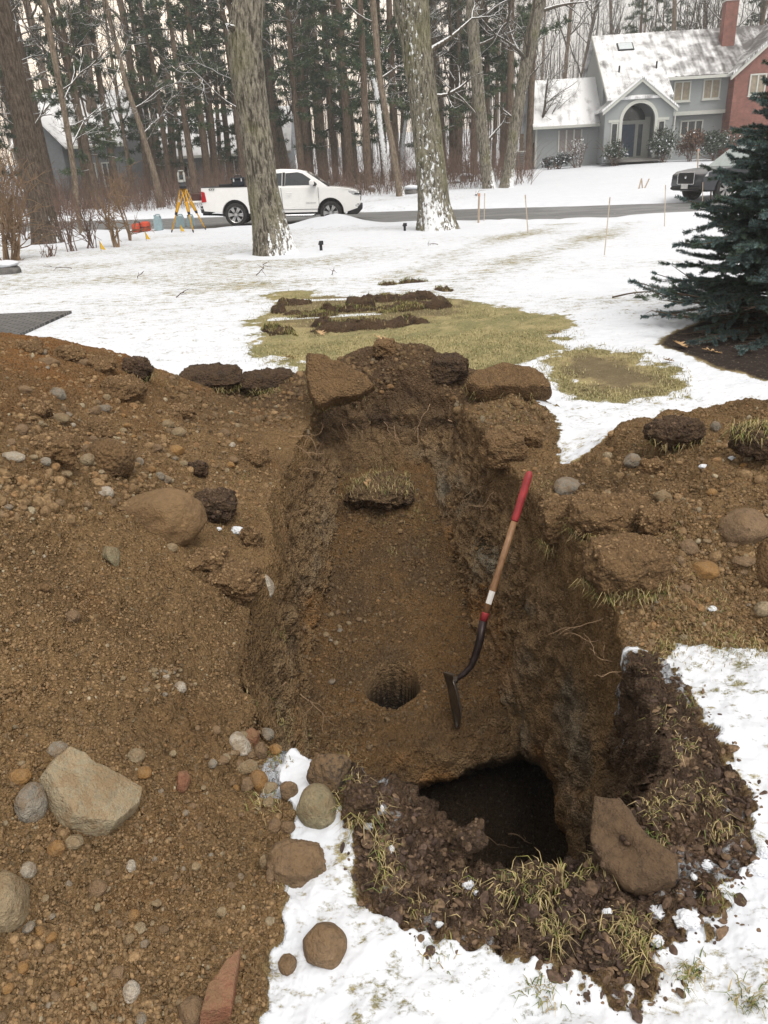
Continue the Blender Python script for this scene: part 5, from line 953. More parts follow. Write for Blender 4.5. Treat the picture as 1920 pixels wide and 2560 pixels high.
mb.build('body', M_WHITE, tr, bevel=.03, auto=35)
mb = MB(); mb.box((1.06, 0, 1.2475), (1.96, 1.56, .02)); mb.build('cargo_bed', M_BED, tr)
mb = MB()
for s in (-1, 1): mb.box((1.05, s*.86, 1.252), (2.05, .08, .02), bev=.005)
mb.build('bed_rail', M_BLK, tr)
def yc(z): return .885-.30*(z-1.2)*.9
cab = [[(2.12,1.20),(2.16,1.50),(2.30,1.735),(2.75,1.775),(3.25,1.755),(3.52,1.70),(3.75,1.57),(4.32,1.20)]]
mb = MB(); secs = []
for s in (-1, -.985, .985, 1): secs.append([(x, s*yc(z)*(1 if abs(s) == 1 else 1), z-(.0 if abs(s) < 1 else .012*(z > 1.6))) for x, z in cab[0]])
loft(mb, secs); mb.build('cab', M_WHITE, tr, bevel=.02, auto=30)
mb = MB(); side_quad(mb, [(2.86,1.255),(2.90,1.64),(3.30,1.665),(3.47,1.62),(3.93,1.315),(3.95,1.255)], yc, .006); w1 = mb.build('front_window', M_GLS, tr)
mb = MB(); side_quad(mb, [(2.34,1.27),(2.37,1.62),(2.78,1.655),(2.75,1.255)], yc, .006); mb.build('rear_window', M_GLS, tr)
mb = MB(); side_quad(mb, [(2.77,1.245),(2.80,1.665),(2.89,1.665),(2.85,1.245)], yc, .008); mb.build('window_pillar', M_BLK, tr)
mb = MB(); mb.add([(3.60+.0,-.66,1.665),(3.60,.66,1.665),(4.335,.80,1.215),(4.335,-.80,1.215)], [(0,3,2,1)]); mb.v = [(x+.014, y, z+.012) for x, y, z in mb.v]; mb.build('windshield', M_GLSB, tr)
mb = MB(); mb.tube([(4.34,-.7,1.215),(4.2,-.2,1.31)], [.012,.008], 6); mb.build('wiper', M_BLK, tr)
mb = MB(); gap = []
for (x0, z0, x1, z1) in ((3.98,1.19,4.0,.52),(2.72,1.19,2.76,.52),(2.76,.50,4.0,.50),(2.12,1.19,2.12,.52)):
    mb.prism([(x0-.006,z0),(x0+.006,z0),(x1+.006,z1-.01),(x1-.006,z1-.01)] if x0 != 2.76 or z0 != .5 else [(x0,z0-.006),(x1,z1-.006),(x1,z1+.006),(x0,z0+.006)], 'y', -HW-.003, -HW+.01)
mb.build('door_seam', M_BLK, tr)
mb = MB(); mb.box((2.98,-HW-.02,1.02), (.2,.03,.04), bev=.012); mb.build('door_handle', M_WHITE, tr)
mb = MB(); mb.box((3.78,-1.04,1.33), (.16,.2,.2), bev=.05); mi = mb.build('mirror', M_WHITE, tr, auto=40); mb = MB(); mb.box((3.86,-.96,1.26), (.12,.16,.06), bev=.01); mb.build('mirror_arm', M_BLK, mi)
mb = MB(); mb.prism([(.0,.78),(.02,1.13),(.13,1.10),(.17,.80)], 'y', -HW-.012, -.80); mb.build('tail_light', M_TAIL, tr, bevel=.01); mb = MB(); mb.prism([(.0,.78),(.02,1.13),(.13,1.10),(.17,.80)], 'y', .80, HW+.012); mb.build('tail_light', M_TAIL, tr, bevel=.01)
hl_ = [(4.98,1.07),(5.31,1.03),(5.36,.90),(5.02,.93)]
for s in (-1, 1):
    mb = MB(); mb.prism(hl_, 'y', min(s*.74, s*.868), max(s*.74, s*.868)); mb.v = [(x+.02, y, z) for x, y, z in mb.v]; h_ = mb.build('headlight', M_LENS, tr, bevel=.012); mb = MB(); mb.prism([(5.2,.985),(5.375,.975),(5.385,.93),(5.2,.93)], 'y', min(s*.70, s*.872), max(s*.70, s*.872)); mb.v = [(x+.01, y, z) for x, y, z in mb.v]; mb.build('headlight_projector', M_BLK, h_)
    mb = MB(); mb.prism([(5.13,.66),(5.37,.64),(5.36,.53),(5.17,.53)], 'y', min(s*.70, s*.852), max(s*.70, s*.852)); fg = mb.build('fog_light', M_BLK, tr, bevel=.01); mb = MB(); mb.prism([(5.24,.62),(5.36,.62),(5.34,.55),(5.22,.55)], 'y', min(s*.8, s*.862), max(s*.8, s*.862)); mb.build('fog_light_lens', M_LENS, fg)
mb = MB(); mb.box((5.40,0,.97), (.06,1.36,.11), bev=.02); mb.box((5.405,0,.80), (.05,1.3,.14), bev=.02); gr = mb.build('grille', M_BLK, tr); mb = MB(); mb.box((5.42,0,.885), (.07,1.42,.05), bev=.02); mb.build('chrome_bar', M_CHR, gr)
mb = MB(); mb.prism([(4.93,.30),(5.0,.52),(5.36,.58),(5.47,.62),(5.48,.48),(5.30,.30)], 'y', -.84, .84); mb.build('front_bumper', M_BLK, tr, bevel=.03); mb = MB(); mb.prism([(-.06,.45),(-.06,.66),(.1,.68),(.22,.50),(.2,.40)], 'y', -.9, .9); rb_ = mb.build('rear_bumper', M_BLK, tr, bevel=.02); mb = MB(); mb.box((-.03,-.84,.58), (.1,.14,.05), bev=.01); mb.build('bumper_step', M_CHR, rb_)
mb = MB(); mb.box((-.28,0,.80), (.55,1.5,.07), bev=.015); tg = mb.build('tailgate', M_WHITE, tr); mb = MB(); mb.box((-.26,0,.95), (.30,1.2,.22), bev=.02); mb.build('cargo_box', simple('brown_crate', (.075,.035,.03), .7), tr)
for s in (-1, 1):
    mb = MB(); mb.tube([(2.0,s*.93,.33),(2.1,s*.97,.31),(3.75,s*.97,.31),(3.85,s*.93,.33)], .042, 10); mb.build('running_board', M_CHR, tr, True)
    for x in (RX_, FX_): wheel(tr, x, s*.80, WR, .245, s)
for x in (RX_, FX_):
    mb = MB(); mb.box((x, 0, .62), (.88, 1.5, .44)); mb.build('wheel_well', M_BLK, tr)
mb = MB(); mb.box((2.75,0,.38), (4.2,1.4,.14)); mb.tube([(-.12,-.3,.38),(.4,-.3,.36),(.75,-.45,.34)], .035, 8); mb.build('chassis', M_BLK, tr)
def text(name, s, size, loc, rot, mat, parent, ext=.003, shear=0.0):
    c = bpy.data.curves.new(name, 'FONT'); c.body = s; c.size = size; c.extrude = ext; c.shear = shear; c.align_x = 'CENTER'; c.align_y = 'CENTER'; o = bpy.data.objects.new(name, c); COL.objects.link(o)
    dg = bpy.context.evaluated_depsgraph_get(); me = bpy.data.meshes.new_from_object(o.evaluated_get(dg)); bpy.data.objects.remove(o); me.materials.clear(); me.materials.append(mat)
    o = bpy.data.objects.new(name, me); COL.objects.link(o); o.parent = parent; o.location = loc; o.rotation_euler = rot; return o
text('four_wheel_drive_decal', '4X4', .12, (.36,-.918,1.18), (math.radians(90),0,0), M_BLK, tr, .004, .35); text('door_badge', 'COLORADO', .06, (3.72,-.934,.70), (math.radians(90),0,0), M_ALU, tr, .004)
mb = MB(); mb.box((0,0,.11), (.42,.36,.22), bev=.03); mb.box((0,0,.255), (.46,.40,.07), bev=.02); tb = mb.build('tool_case', simple('black_case', (.018,.024,.030), .45, var=.3)); tb.location = (tr.location.x+1.28, 28.55, 1.27); tag(tb, 'black hard case with grab handle standing in the truck bed', 'tool case')
mb = MB(); mb.tube([(-.12,0,.28),(-.1,0,.335),(.1,0,.335),(.12,0,.28)], .018, 8); mb.build('handle', M_BLK, tb, True); mb = MB()
for s in (-1, 1): mb2 = MB(); mb2.box((s*.13,-.19,.2), (.05,.03,.1), bev=.005); mb2.build('latch', M_CHR, tb)
mb = MB(); mb.box((0,0,.05), (.5,.3,.1), bev=.02); o = mb.build('tool_tray', M_BLK); o.location = (tr.location.x+.86, 28.6, 1.27); tag(o, 'flat black tray beside the black case in the truck bed', 'tool tray')
# ---------------------------------------------------------------- dark SUV half hidden by the spruce (x forward)
p = at(1752,500,28.6); sv = empty('parked_suv', (p[0]+.30, p[1]+.25, .02), math.radians(180+17), 'dark blue SUV with chrome grille edge half hidden behind the spruce', 'suv')
M2 = Matrix.Translation((-.55, .0, 0))
bodyp = [(-4.0,.5),(-4.05,1.0),(-3.9,1.12),(-.55,1.08),(.2,1.04),(.70,.98),(.90,.88),(.94,.55),(.85,.36),(.47,.33)]+arc(0,.44,.38,0,math.pi)+[(-2.5,.33)]+arc(-2.95,.44,.38,0,math.pi)+[(-3.6,.4)]
mb = MB(); loft(mb, [[(x, y, z) for x, z in bodyp] for y in (-.94,-.90,.90,.94)]); mb.v = [(x, y*(1-.12*max(0, x/.94)**2), z) for x, y, z in mb.v]; mb.build('body', M_NAVY, sv, bevel=.04, auto=35)
ys2 = lambda z: .88-.28*(z-1.05)
cabp = [(-3.95,1.08),(-3.85,1.55),(-3.5,1.70),(-2.0,1.74),(-1.45,1.68),(-.55,1.06)]
mb = MB(); loft(mb, [[(x, s*ys2(z), z) for x, z in cabp] for s in (-1,-.98,.98,1)]); mb.build('cabin', M_NAVY, sv, bevel=.03, auto=30)
mb = MB(); mb.add([(-1.42,-.70,1.66),(-1.42,.70,1.66),(-.56,.83,1.07),(-.56,-.83,1.07)], [(0,3,2,1)]); mb.v = [(x+.02,y,z+.015) for x,y,z in mb.v]; mb.build('windshield', simple('bright_windscreen', (.35,.40,.40), .08, .3, .1), sv)
for s in (-1, 1):
    mb = MB(); pts = [(-3.6,1.14),(-3.55,1.58),(-2.1,1.66),(-1.5,1.60),(-.85,1.16)]; n = 5; mb.add([(x, s*(ys2(z)+.006), z) for x, z in pts], [tuple(range(n))] if s < 0 else [tuple(range(n-1,-1,-1))]); mb.build('side_window', M_GLS, sv)
    mb = MB(); mb.prism([(.25,.98),(.72,.93),(.86,.80),(.62,.80)], 'y', min(s*.60, s*.862), max(s*.60, s*.862)); mb.v = [(x+.02,y,z+.01) for x,y,z in mb.v]; mb.build('headlight', M_LENS, sv, bevel=.01)
    mb = MB(); mb.box((-.95,s*1.0,1.14), (.12,.18,.14), bev=.04); mb.build('mirror', M_NAVY, sv)
    for x in (0, -2.95): wheel(sv, x, s*.80, .38, .25, s)
mb = MB(); mb.box((.93,0,.76), (.06,.80,.36), bev=.02); gr = mb.build('grille', M_BLK, sv)
for (c_, d_) in (((.965,0,.95),(.03,.9,.03)),((.965,0,.575),(.03,.84,.03)),((.965,.43,.76),(.03,.03,.38)),((.965,-.43,.76),(.03,.03,.38))): mb = MB(); mb.box(c_, d_, bev=.01); mb.build('chrome_trim', M_CHR, gr)
mb = MB(); mb.lathe([(0,.02),(.05,.018),(.055,0)], 16, 'x', (.965,0,.80)); mb.build('badge', M_CHR, gr)
mb = MB(); mb.box((.93,0,.44), (.10,1.6,.10), bev=.03); mb.build('front_bumper', M_BLK, sv); mb = MB(); mb.box((.99,.0,.50), (.02,.34,.14)); mb.build('licence_plate', simple('plate', (.7,.7,.7), .5), sv); mb = MB(); mb.box((-1.5,0,.42), (4.2,1.4,.2)); mb.build('chassis', M_BLK, sv)
# ---------------------------------------------------------------- house across the street (u along the front, v back, z up)
def siding(name, a, b_, step=.11):
    m, t, b = new_mat(name); s = N(t, 'ShaderNodeSeparateXYZ'); t.links.new(opos(t), s.inputs[0]); fr = math_n(t, 'FRACT', math_n(t, 'DIVIDE', s.outputs['Z'], step)); n = tex_noise(t, opos(t), 4, 4)
    t.links.new(mixc(t, n.outputs[0], a, b_), b.inputs['Base Color']); b.inputs['Roughness'].default_value = .7; bump(t, b, fr, -.8, .02); return m
def brickm(name):
    m, t, b = new_mat(name); br = N(t, 'ShaderNodeTexBrick'); br.inputs['Scale'].default_value = 4.2; br.inputs['Mortar Size'].default_value = .014; br.inputs['Color1'].default_value = (.24,.09,.07,1); br.inputs['Color2'].default_value = (.18,.07,.055,1); br.inputs['Mortar'].default_value = (.26,.20,.17,1)
    mp = N(t, 'ShaderNodeMapping'); mp.inputs['Rotation'].default_value = (math.radians(90), 0, 0); t.links.new(opos(t), mp.inputs[0]); t.links.new(mp.outputs[0], br.inputs['Vector']); n = tex_noise(t, opos(t), 3, 4)
    t.links.new(mixc(t, 1.0, br.outputs[0], ramp(t, n.outputs[0], [(.3,.8),(.7,1.2)]).outputs[0], 'MULTIPLY'), b.inputs['Base Color']); b.inputs['Roughness'].default_value = .85; return m
def roofm(name, cover):
    """shingles under a thin snow cover that has slid and melted in streaks down the slope"""
    m, t, b = new_mat(name); o = opos(t); n = tex_noise(t, o, 1.1, 5); br = N(t, 'ShaderNodeTexBrick'); br.inputs['Scale'].default_value = 3.6; br.inputs['Mortar Size'].default_value = .06; br.inputs['Color1'].default_value = (.9,)*3+(1,); br.inputs['Color2'].default_value = (.62,)*3+(1,); br.inputs['Mortar'].default_value = (.12,)*3+(1,); t.links.new(o, br.inputs['Vector'])
    mp = N(t, 'ShaderNodeMapping'); mp.inputs['Scale'].default_value = (1.5, .16, .16); t.links.new(o, mp.inputs[0]); st = tex_noise(t, mp.outputs[0], 2.2, 4)
    ga = N(t, 'ShaderNodeSeparateXYZ'); t.links.new(o, ga.inputs[0]); gx_ = math_n(t, 'MULTIPLY', ramp(t, math_n(t, 'DIVIDE', ga.outputs['X'], 17), [(.45, 0), (.9, 1)]).outputs[0], .34)
    f = math_n(t, 'ADD', math_n(t, 'MULTIPLY', br.outputs[0], .32), math_n(t, 'ADD', math_n(t, 'MULTIPLY', n.outputs[0], .9), math_n(t, 'MULTIPLY', st.outputs[0], .7))); f = math_n(t, 'SUBTRACT', math_n(t, 'ADD', f, cover), gx_)
    r = N(t, 'ShaderNodeMapRange'); r.inputs[1].default_value = .78; r.inputs[2].default_value = 1.02; t.links.new(f, r.inputs[0]); t.links.new(mixc(t, r.outputs[0], (.10,.092,.09), (.82,.83,.85)), b.inputs['Base Color']); b.inputs['Roughness'].default_value = .85; bump(t, b, br.outputs[0], .3, .02); return m
M_SID = siding('grey_siding', (.27,.295,.30), (.315,.335,.34)); M_TRIM = simple('pale_trim', (.52,.53,.49), .6, var=.06); M_BRK = brickm('red_brick'); M_RF1 = roofm('snowy_roof', .10); M_RF2 = roofm('snow_covered_roof', .18)
M_DOOR = simple('blue_door', (.075,.105,.16), .5, var=.1); M_CURT = simple('beige_curtain', (.30,.26,.20), .8, var=.2, scale=5)
hs_ = empty('house', (12.17, 60.0, 1.20), -math.radians(5), 'grey sided house with arched entry, brick wing and snowy roof across the street', 'house')
def part(mb, name, mat, parent=None, **k): return mb.build(name, mat, parent or hs_, **k)
mb = MB(); mb.box((2.27,3.9,1.0), (4.66,7.8,3.0)); mb.box((8.85,5.0,2.0), (8.5,9.0,6.0)); mb.box((10.9,.6,1.2), (4.4,.5,3.6))
mb.prism([(.05,2.5),(7.75,2.5),(3.9,5.55)], 'x', -.06, 4.6); mb.prism([(.5,5.0),(9.5,5.0),(4.95,8.15)], 'x', 4.62, 13.2); part(mb, 'wall', M_SID)
mb = MB(); mb.box((10.93,.19,3.95), (4.5,.40,2.2)); part(mb, 'upper_wall', M_SID)
mb = MB(); mb.box((10.93,-.03,2.88), (4.5,.06,.24)); mb.box((.03,-.03,1.2), (.14,.08,2.5)); part(mb, 'trim_board', M_TRIM)
# roofs as sloping slabs: (u0,u1,(v0,z0),(v1,z1))
def roof(u0, u1, a, b, th, mat, name='roof'):
    mb = MB(); (v0, z0), (v1, z1) = a, b; L = math.hypot(v1-v0, z1-z0); nv_, nz_ = -(z1-z0)/L*th, (v1-v0)/L*th
    mb.prism([(v0, z0), (v1, z1), (v1+nv_*0, z1+th), (v0, z0+th)], 'x', u0, u1); return part(mb, name, mat)
roof(-.25,4.64,(-.45,2.42),(3.95,5.62),.14,M_RF2); roof(-.25,4.64,(8.3,2.42),(3.95,5.62),.14,M_RF2)
roof(8.72,16.9,(-.5,4.98),(4.9,8.30),.16,M_RF1); roof(4.42,8.72,(-2.35,3.05+.75),(4.9,8.30),.16,M_RF1); roof(4.42,16.9,(10.2,4.98),(4.9,8.30),.16,M_RF1)
for c_, d_ in (((2.2,-.50,2.44), (4.9,.10,.16)), ((10.95,-.54,5.0), (4.5,.10,.18))): mb = MB(); mb.box(c_, d_); part(mb, 'fascia', M_TRIM)
mb = MB(); mb.prism([(-2.35,3.75),(4.9,8.25),(4.9,8.50),(-2.35,3.98)], 'x', 4.36, 4.42); part(mb, 'fascia', M_TRIM)
# entry gable with an arch
def arch_wall(u0, u1, ua, ub, zs, r, ztop, v0, v1, mat, name):
    c = (ua+ub)/2; A = [(c+r*math.cos(t), zs+r*math.sin(t)) for t in np.linspace(math.pi, 0, 25)]
    mb = MB(); L = [(u0,0),(ua,0),(ua,zs)]; 
    mb.prism([(u0,0),(ua,0),(ua,zs),(u0,zs)], 'y', v0, v1); mb.prism([(ub,0),(u1,0),(u1,zs),(ub,zs)], 'y', v0, v1)
    ol = [(u0,zs)]+A+[(u1,zs)]
    def top(u): return ztop(u)
    for i in range(len(ol)-1):
        (a, za), (b, zb) = ol[i], ol[i+1]
        if b-a < 1e-6: continue
        k = max(1, int((b-a)/.4))
        for j in range(k):
            s0, s1 = a+(b-a)*j/k, a+(b-a)*(j+1)/k; f0, f1 = za+(zb-za)*j/k, za+(zb-za)*(j+1)/k; mb.prism([(s0,f0),(s1,f1),(s1,top(s1)),(s0,top(s0))], 'y', v0, v1)
    return part(mb, name, mat)
gt = lambda u: 3.25+(1.72)*(1-abs(u-6.58)/2.28)
VP = -2.2
arch_wall(4.35,8.85,5.52,7.66,2.5,1.07,gt,VP,VP+.25,M_SID,'entry_gable')
c = 6.59; mb = MB(); A0 = [(c+1.28*math.cos(t), 2.5+1.28*math.sin(t)) for t in np.linspace(math.pi, 0, 29)]; A1 = [(c+1.07*math.cos(t), 2.5+1.07*math.sin(t)) for t in np.linspace(math.pi, 0, 29)]
for i in range(28): mb.prism([A0[i], A0[i+1], A1[i+1], A1[i]], 'y', VP-.05, VP-.001)
mb.box((5.42,VP-.026,1.25), (.20,.05,2.5)); mb.box((7.76,VP-.026,1.25), (.20,.05,2.5)); mb.box((4.95,VP-.026,2.55), (.72,.05,.16)); mb.box((8.23,VP-.026,2.55), (.72,.05,.16)); part(mb, 'arch_trim', M_TRIM)
for u in (5.02, 8.12):
    mb = MB(); mb.box((u,VP-.02,1.35), (.46,.04,2.2)); f = part(mb, 'side_window', M_TRIM); mb = MB(); mb.box((u,VP-.045,1.35), (.32,.02,2.06)); mb.build('pane', M_GLS, f)
mb = MB()
for s in (-1, 1):
    a = (6.58, 5.02); b = (6.58+s*2.45, 3.14); mb.prism([a, b, (b[0], b[1]-.22), (a[0], a[1]-.22)], 'y', VP-.30, VP-.2)
part(mb, 'rake_board', M_TRIM)
for s in (-1, 1):
    mb = MB(); a = (6.58, 5.02); b = (6.58+s*2.50, 3.12); mb.prism([a, b, (b[0], b[1]+.13), (a[0], a[1]+.13)], 'y', VP-.35, 1.2); part(mb, 'entry_roof', M_RF2)
mb = MB(); mb.box((4.47,-1.0,1.6), (.2,2.2,3.2)); mb.box((8.73,-1.0,1.6), (.2,2.2,3.2)); part(mb, 'porch_wall', M_SID)
mb = MB(); mb.box((6.6,-.02,1.4), (2.6,.05,2.8)); part(mb, 'door_surround', M_TRIM)
mb = MB(); mb.box((6.42,-.06,1.35), (.92,.04,2.06)); d = part(mb, 'front_door', M_DOOR); mb = MB(); mb.lathe([(0,-.06),(.03,-.05),(.03,0)], 12, 'y', (6.8,-.08,1.3)); mb.build('handle', M_CHR, d)
mb = MB(); mb.box((7.25,-.06,1.35), (.30,.04,2.0)); part(mb, 'sidelight', M_GLSB)
mb = MB(); mb.prism([(6.59+.92*math.cos(t), 2.62+.92*math.sin(t)) for t in np.linspace(0, math.pi, 21)], 'y', -.09, -.05); part(mb, 'fan_window', M_GLS)
mb = MB(); mb.box((6.58,-1.2,.10), (3.0,2.4,.2)); mb.box((6.58,-2.55,.04), (3.2,.5,.10)); part(mb, 'doorstep', simple('step_stone', (.20,.19,.18), .8))
mb = MB(); mb.tube([(8.95,VP-.1,3.15),(8.95,VP-.1,.1)], .05, 8); part(mb, 'downspout', M_TRIM)
def window(u, z, w, h, v, n=2, parent=None, curtain=True):
    mb = MB(); t_ = .09
    mb.box((u,v-.03,z+h/2-t_/2), (w,.08,t_)); mb.box((u,v-.03,z-h/2+t_/2), (w,.08,t_)); mb.box((u-w/2+t_/2,v-.03,z), (t_,.08,h-2*t_)); mb.box((u+w/2-t_/2,v-.03,z), (t_,.08,h-2*t_))
    for k in range(1, n): mb.box((u-w/2+w*k/n,v-.025,z), (.09,.07,h-2*t_))
    f = (mb.build('window', M_TRIM, parent) if parent else part(mb, 'window', M_TRIM)); mb = MB(); mb.box((u,v-.008,z), (w-.1,.012,h-.1)); mb.build('pane', M_CURT if curtain else M_GLS, f); mb = MB(); mb.box((u,v-.06,z-h/2-.03), (w+.1,.12,.06)); mb.build('sill', M_TRIM, f); return f
window(9.86,4.24,1.15,1.25,-.012); window(11.83,4.28,1.15,1.25,-.012); window(10.85,1.95,1.55,1.0,.34,3,None,False)
for u in (1.62, 2.15, 2.68, 3.2):
    mb = MB(); mb.box((u,-.03,1.55), (.10,.06,1.4)); part(mb, 'batten', M_TRIM)
mb = MB(); mb.box((2.4,-.012,1.55), (1.6,.02,1.4)); part(mb, 'garage_panel', simple('pinkish_panel', (.26,.24,.235), .7, var=.1))
# brick wing
mb = MB(); mb.prism([(12.92,0),(20.2,0),(20.2,5.0),(16.56,8.1),(12.92,5.0)], 'y', -1.2, 6.0); part(mb, 'brick_wing', M_BRK)
for s in (-1, 1):
    mb = MB(); a = (16.56, 8.32); b = (16.56+s*3.95, 4.92); mb.prism([a, b, (b[0], b[1]-.26), (a[0], a[1]-.26)], 'y', -1.5, -1.22); part(mb, 'rake_board', M_TRIM); mb = MB(); mb.prism([(a[0], a[1]+.0), b, (b[0], b[1]+.15), (a[0], a[1]+.15)], 'y', -1.55, 6.0); part(mb, 'wing_roof', M_RF1)
window(14.42,4.3,1.08,1.3,-1.212)
mb = MB(); mb.box((13.42,3.0,8.3), (.85,.8,2.9)); ch = part(mb, 'chimney', M_BRK); mb = MB(); mb.box((13.42,3.0,9.79), (.98,.92,.10)); mb.build('chimney_cap', M_TRIM, ch)
mb = MB(); sl = math.atan2(3.32, 5.4); Mx = Matrix.Translation((6.5, 3.28, 7.47)) @ Matrix.Rotation(sl, 4, 'X'); mb.box((0,0,.0), (1.12,1.05,.12), M=Mx); sk_ = part(mb, 'skylight', M_BLK); mb = MB(); mb.box((0,0,.07), (.96,.9,.02), M=Mx); mb.build('pane', simple('skylight_glass', (.55,.60,.62), .25), sk_)
for (u, v, z) in ((8.15, .6, 5.75), (5.6, .4, 5.6)): mb = MB(); mb.cyl((u,v,z-.3), (u,v,z+.45), .06); part(mb, 'roof_vent', M_BLK)
# utility boxes left of the house
for (a, b, w, h, l) in [(1292,415,.9,.95,'grey louvred utility box left of the grey sided house')]:
    p = at(a, b, 57); mb = MB(); mb.box((0,0,h/2), (w,.7,h), bev=.02); o = mb.build('utility_box', simple('utility_grey', (.20,.20,.19), .6)); o.location = (p[0], p[1], p[2]-.1); tag(o, l, 'utility box'); mb = MB()
    for k in range(7): mb.box((0,-.36,.12+k*.11), (w*.85,.03,.03))
    mb.build('louvre_panel', M_BLK, o); mb = MB(); mb.box((0,0,h+.03), (w+.1,.8,.06), bev=.01); mb.build('lid', M_TRIM, o)
# ---------------------------------------------------------------- houses seen through the wood on the left
def far_house(name, label, a, b, Y, w, d, hw, hr, doors, gable_left=False, wall=(.20,.21,.22)):
    p = at(a, b, Y); z0 = gz(p[0], p[1]); o = empty(name, (p[0], p[1], float(z0)), 0, label, 'house'); sm = simple('far_siding', wall, .8, var=.12)
    mb = MB(); mb.box((0,d/2,hw/2), (w,d,hw)); mb.build('wall', sm, o)
    for s in (0, 1):
        mb = MB(); e = [(-.6,hw-.1),(d/2,hr),(d/2,hr+.2),(-.6,hw+.1)] if s == 0 else [(d+.6,hw-.1),(d/2,hr),(d/2,hr+.2),(d+.6,hw+.1)]; mb.prism(e, 'x', -w/2-.5, w/2+.5); mb.build('roof', M_RF2, o)
    mb = MB(); mb.prism([(0,hw),(d,hw),(d/2,hr)], 'x', -w/2, w/2); mb.build('gable', sm, o); mb = MB(); mb.box((0,-.62,hw-.02), (w+1.0,.08,.2)); mb.build('fascia', M_TRIM, o)
    for u, z, ww, hh in doors: window(u, z, ww, hh, -.012, 2, o, False)
    return o
fh = far_house('house', 'low grey house with a long snow covered roof behind the pines', 500, 430, 72, 15, 9, 2.4, 6.0, [(-5,1.4,1.4,1.2),(-1,1.4,1.4,1.2),(3,1.4,1.6,1.2)])
fh2 = far_house('house', 'far grey house with a steep snowy roof at the left behind bare trunks', 190, 440, 66, 8, 9, 3.6, 7.6, [(1.2,1.6,1.0,1.7),(2.6,1.6,.9,1.7),(-2,1.6,1.2,1.4)], True)
mb = MB()
for k in range(2): mb.prism([(-1.7,3.6),(1.7,3.6),(0,5.9)], 'y', -1.2, 3.0)
mb = MB(); mb.prism([(-3.4,0),(-.2,0),(-.2,3.7),(-1.8,5.6),(-3.4,3.7)], 'y', -1.3, .2); mb.build('cross_gable', simple('far_siding_b', (.17,.18,.19), .8), fh2)
for s in (-1, 1): mb = MB(); mb.prism([(-1.8,5.75),(-1.8+s*1.95,3.5),(-1.8+s*1.95,3.65),(-1.8,5.92)], 'y', -1.6, 3.2); mb.build('roof', M_RF2, fh2)
# ---------------------------------------------------------------- survey tripod with total station, bag, jugs
M_YEL = simple('yellow_paint', (.62,.33,.02), .5, var=.12, scale=20); M_GRYP = simple('instrument_grey', (.42,.43,.40), .5, var=.1); M_DGRY = simple('instrument_dark', (.06,.065,.07), .5)
YT = 26.6; feet = [at(427,574,YT+.25), at(483,577,YT-.35), at(515,572,YT+.2)]; hd = at(457,467,YT); hd = np.array(hd)
tp_ = empty('survey_tripod', (hd[0], hd[1], 0), 0, 'yellow surveying tripod standing on the snow bank left of the truck', 'tripod'); o3 = np.array([hd[0], hd[1], 0])
for i, f in enumerate(feet):
    f = np.array(f); f[2] = max(.0, float(gz(f[0], f[1])))-.02; top = hd+(f-hd)/np.linalg.norm(f-hd)*.05; d = f-top; wv = np.cross(d, [0, 1, 0]); wv /= np.linalg.norm(wv); leg = bpy.data.objects.new('leg', None); COL.objects.link(leg); leg.parent = tp_
    for s in (-1, 1): mb = MB(); mb.tube([top+wv*s*.055-o3, top+d*.55+wv*s*.03-o3], .018, 8); mb.build('rail', M_YEL, leg, True)
    mb = MB(); mb.tube([top+d*.30-o3, top+d*.95-o3], [.024,.022], 8); mb.build('slider', M_YEL, leg, True); mb = MB(); mb.tube([top+d*.52-o3, top+d*.58-o3], .042, 8); mb.build('clamp', M_BLK, leg, True); mb = MB(); mb.tube([top+d*.93-o3, f-o3], [.03,.008], 8); mb.build('foot', M_BLK, leg, True)
mb = MB(); mb.cyl((0,0,hd[2]-.05), (0,0,hd[2]+.02), .11, .12, 20); mb.build('head_plate', M_BLK, tp_, auto=40)
ts = empty('total_station', (hd[0], hd[1], hd[2]+.02), 0, 'grey total station instrument mounted on the yellow tripod', 'survey instrument')
mb = MB(); mb.cyl((0,0,0), (0,0,.07), .09, .08, 18); mb.box((0,0,.10), (.18,.16,.06), bev=.015); mb.build('base', M_DGRY, ts)
for s in (-1, 1): mb = MB(); mb.box((s*.085,0,.26), (.05,.13,.28), bev=.015); mb.build('standard', M_GRYP, ts)
mb = MB(); mb.cyl((0,-.11,.27), (0,.10,.27), .05, .05, 16); mb.box((0,0,.27), (.11,.11,.13), bev=.02); mb.build('telescope', M_DGRY, ts); mb = MB(); mb.tube([(-.085,0,.40),(-.085,0,.45),(.085,0,.45),(.085,0,.40)], .014, 8); mb.build('carry_handle', M_GRYP, ts, True); mb = MB(); mb.box((0,-.085,.15), (.13,.02,.08), bev=.01); mb.build('keypad', M_GRYP, ts)
p = hit1(353,580); M_ORG = simple('orange_red_canvas', (.50,.07,.035), .75, var=.18, scale=10); bg_ = empty('equipment_bag', (p[0], p[1]+.1, p[2]-.02), .1, 'red orange canvas equipment bag on the snow bank left of the tripod', 'bag')
for (u, w, h) in ((-.15,.30,.30), (.15,.30,.34)): mb = MB(); mb.box((u,0,h/2), (w,.30,h), bev=.05); mb.build('pouch', M_ORG, bg_, auto=50)
mb = MB(); mb.box((.15,-.155,.17), (.28,.02,.02)); mb.box((0,-.156,.17), (.03,.02,.3)); mb.tube([(-.28,-.1,.2),(-.15,-.12,.36),(.0,-.1,.33)], .015, 6); mb.build('strap', M_BLK, bg_)
M_JUG = simple('blue_grey_plastic', (.27,.36,.39), .4, var=.12, scale=12)
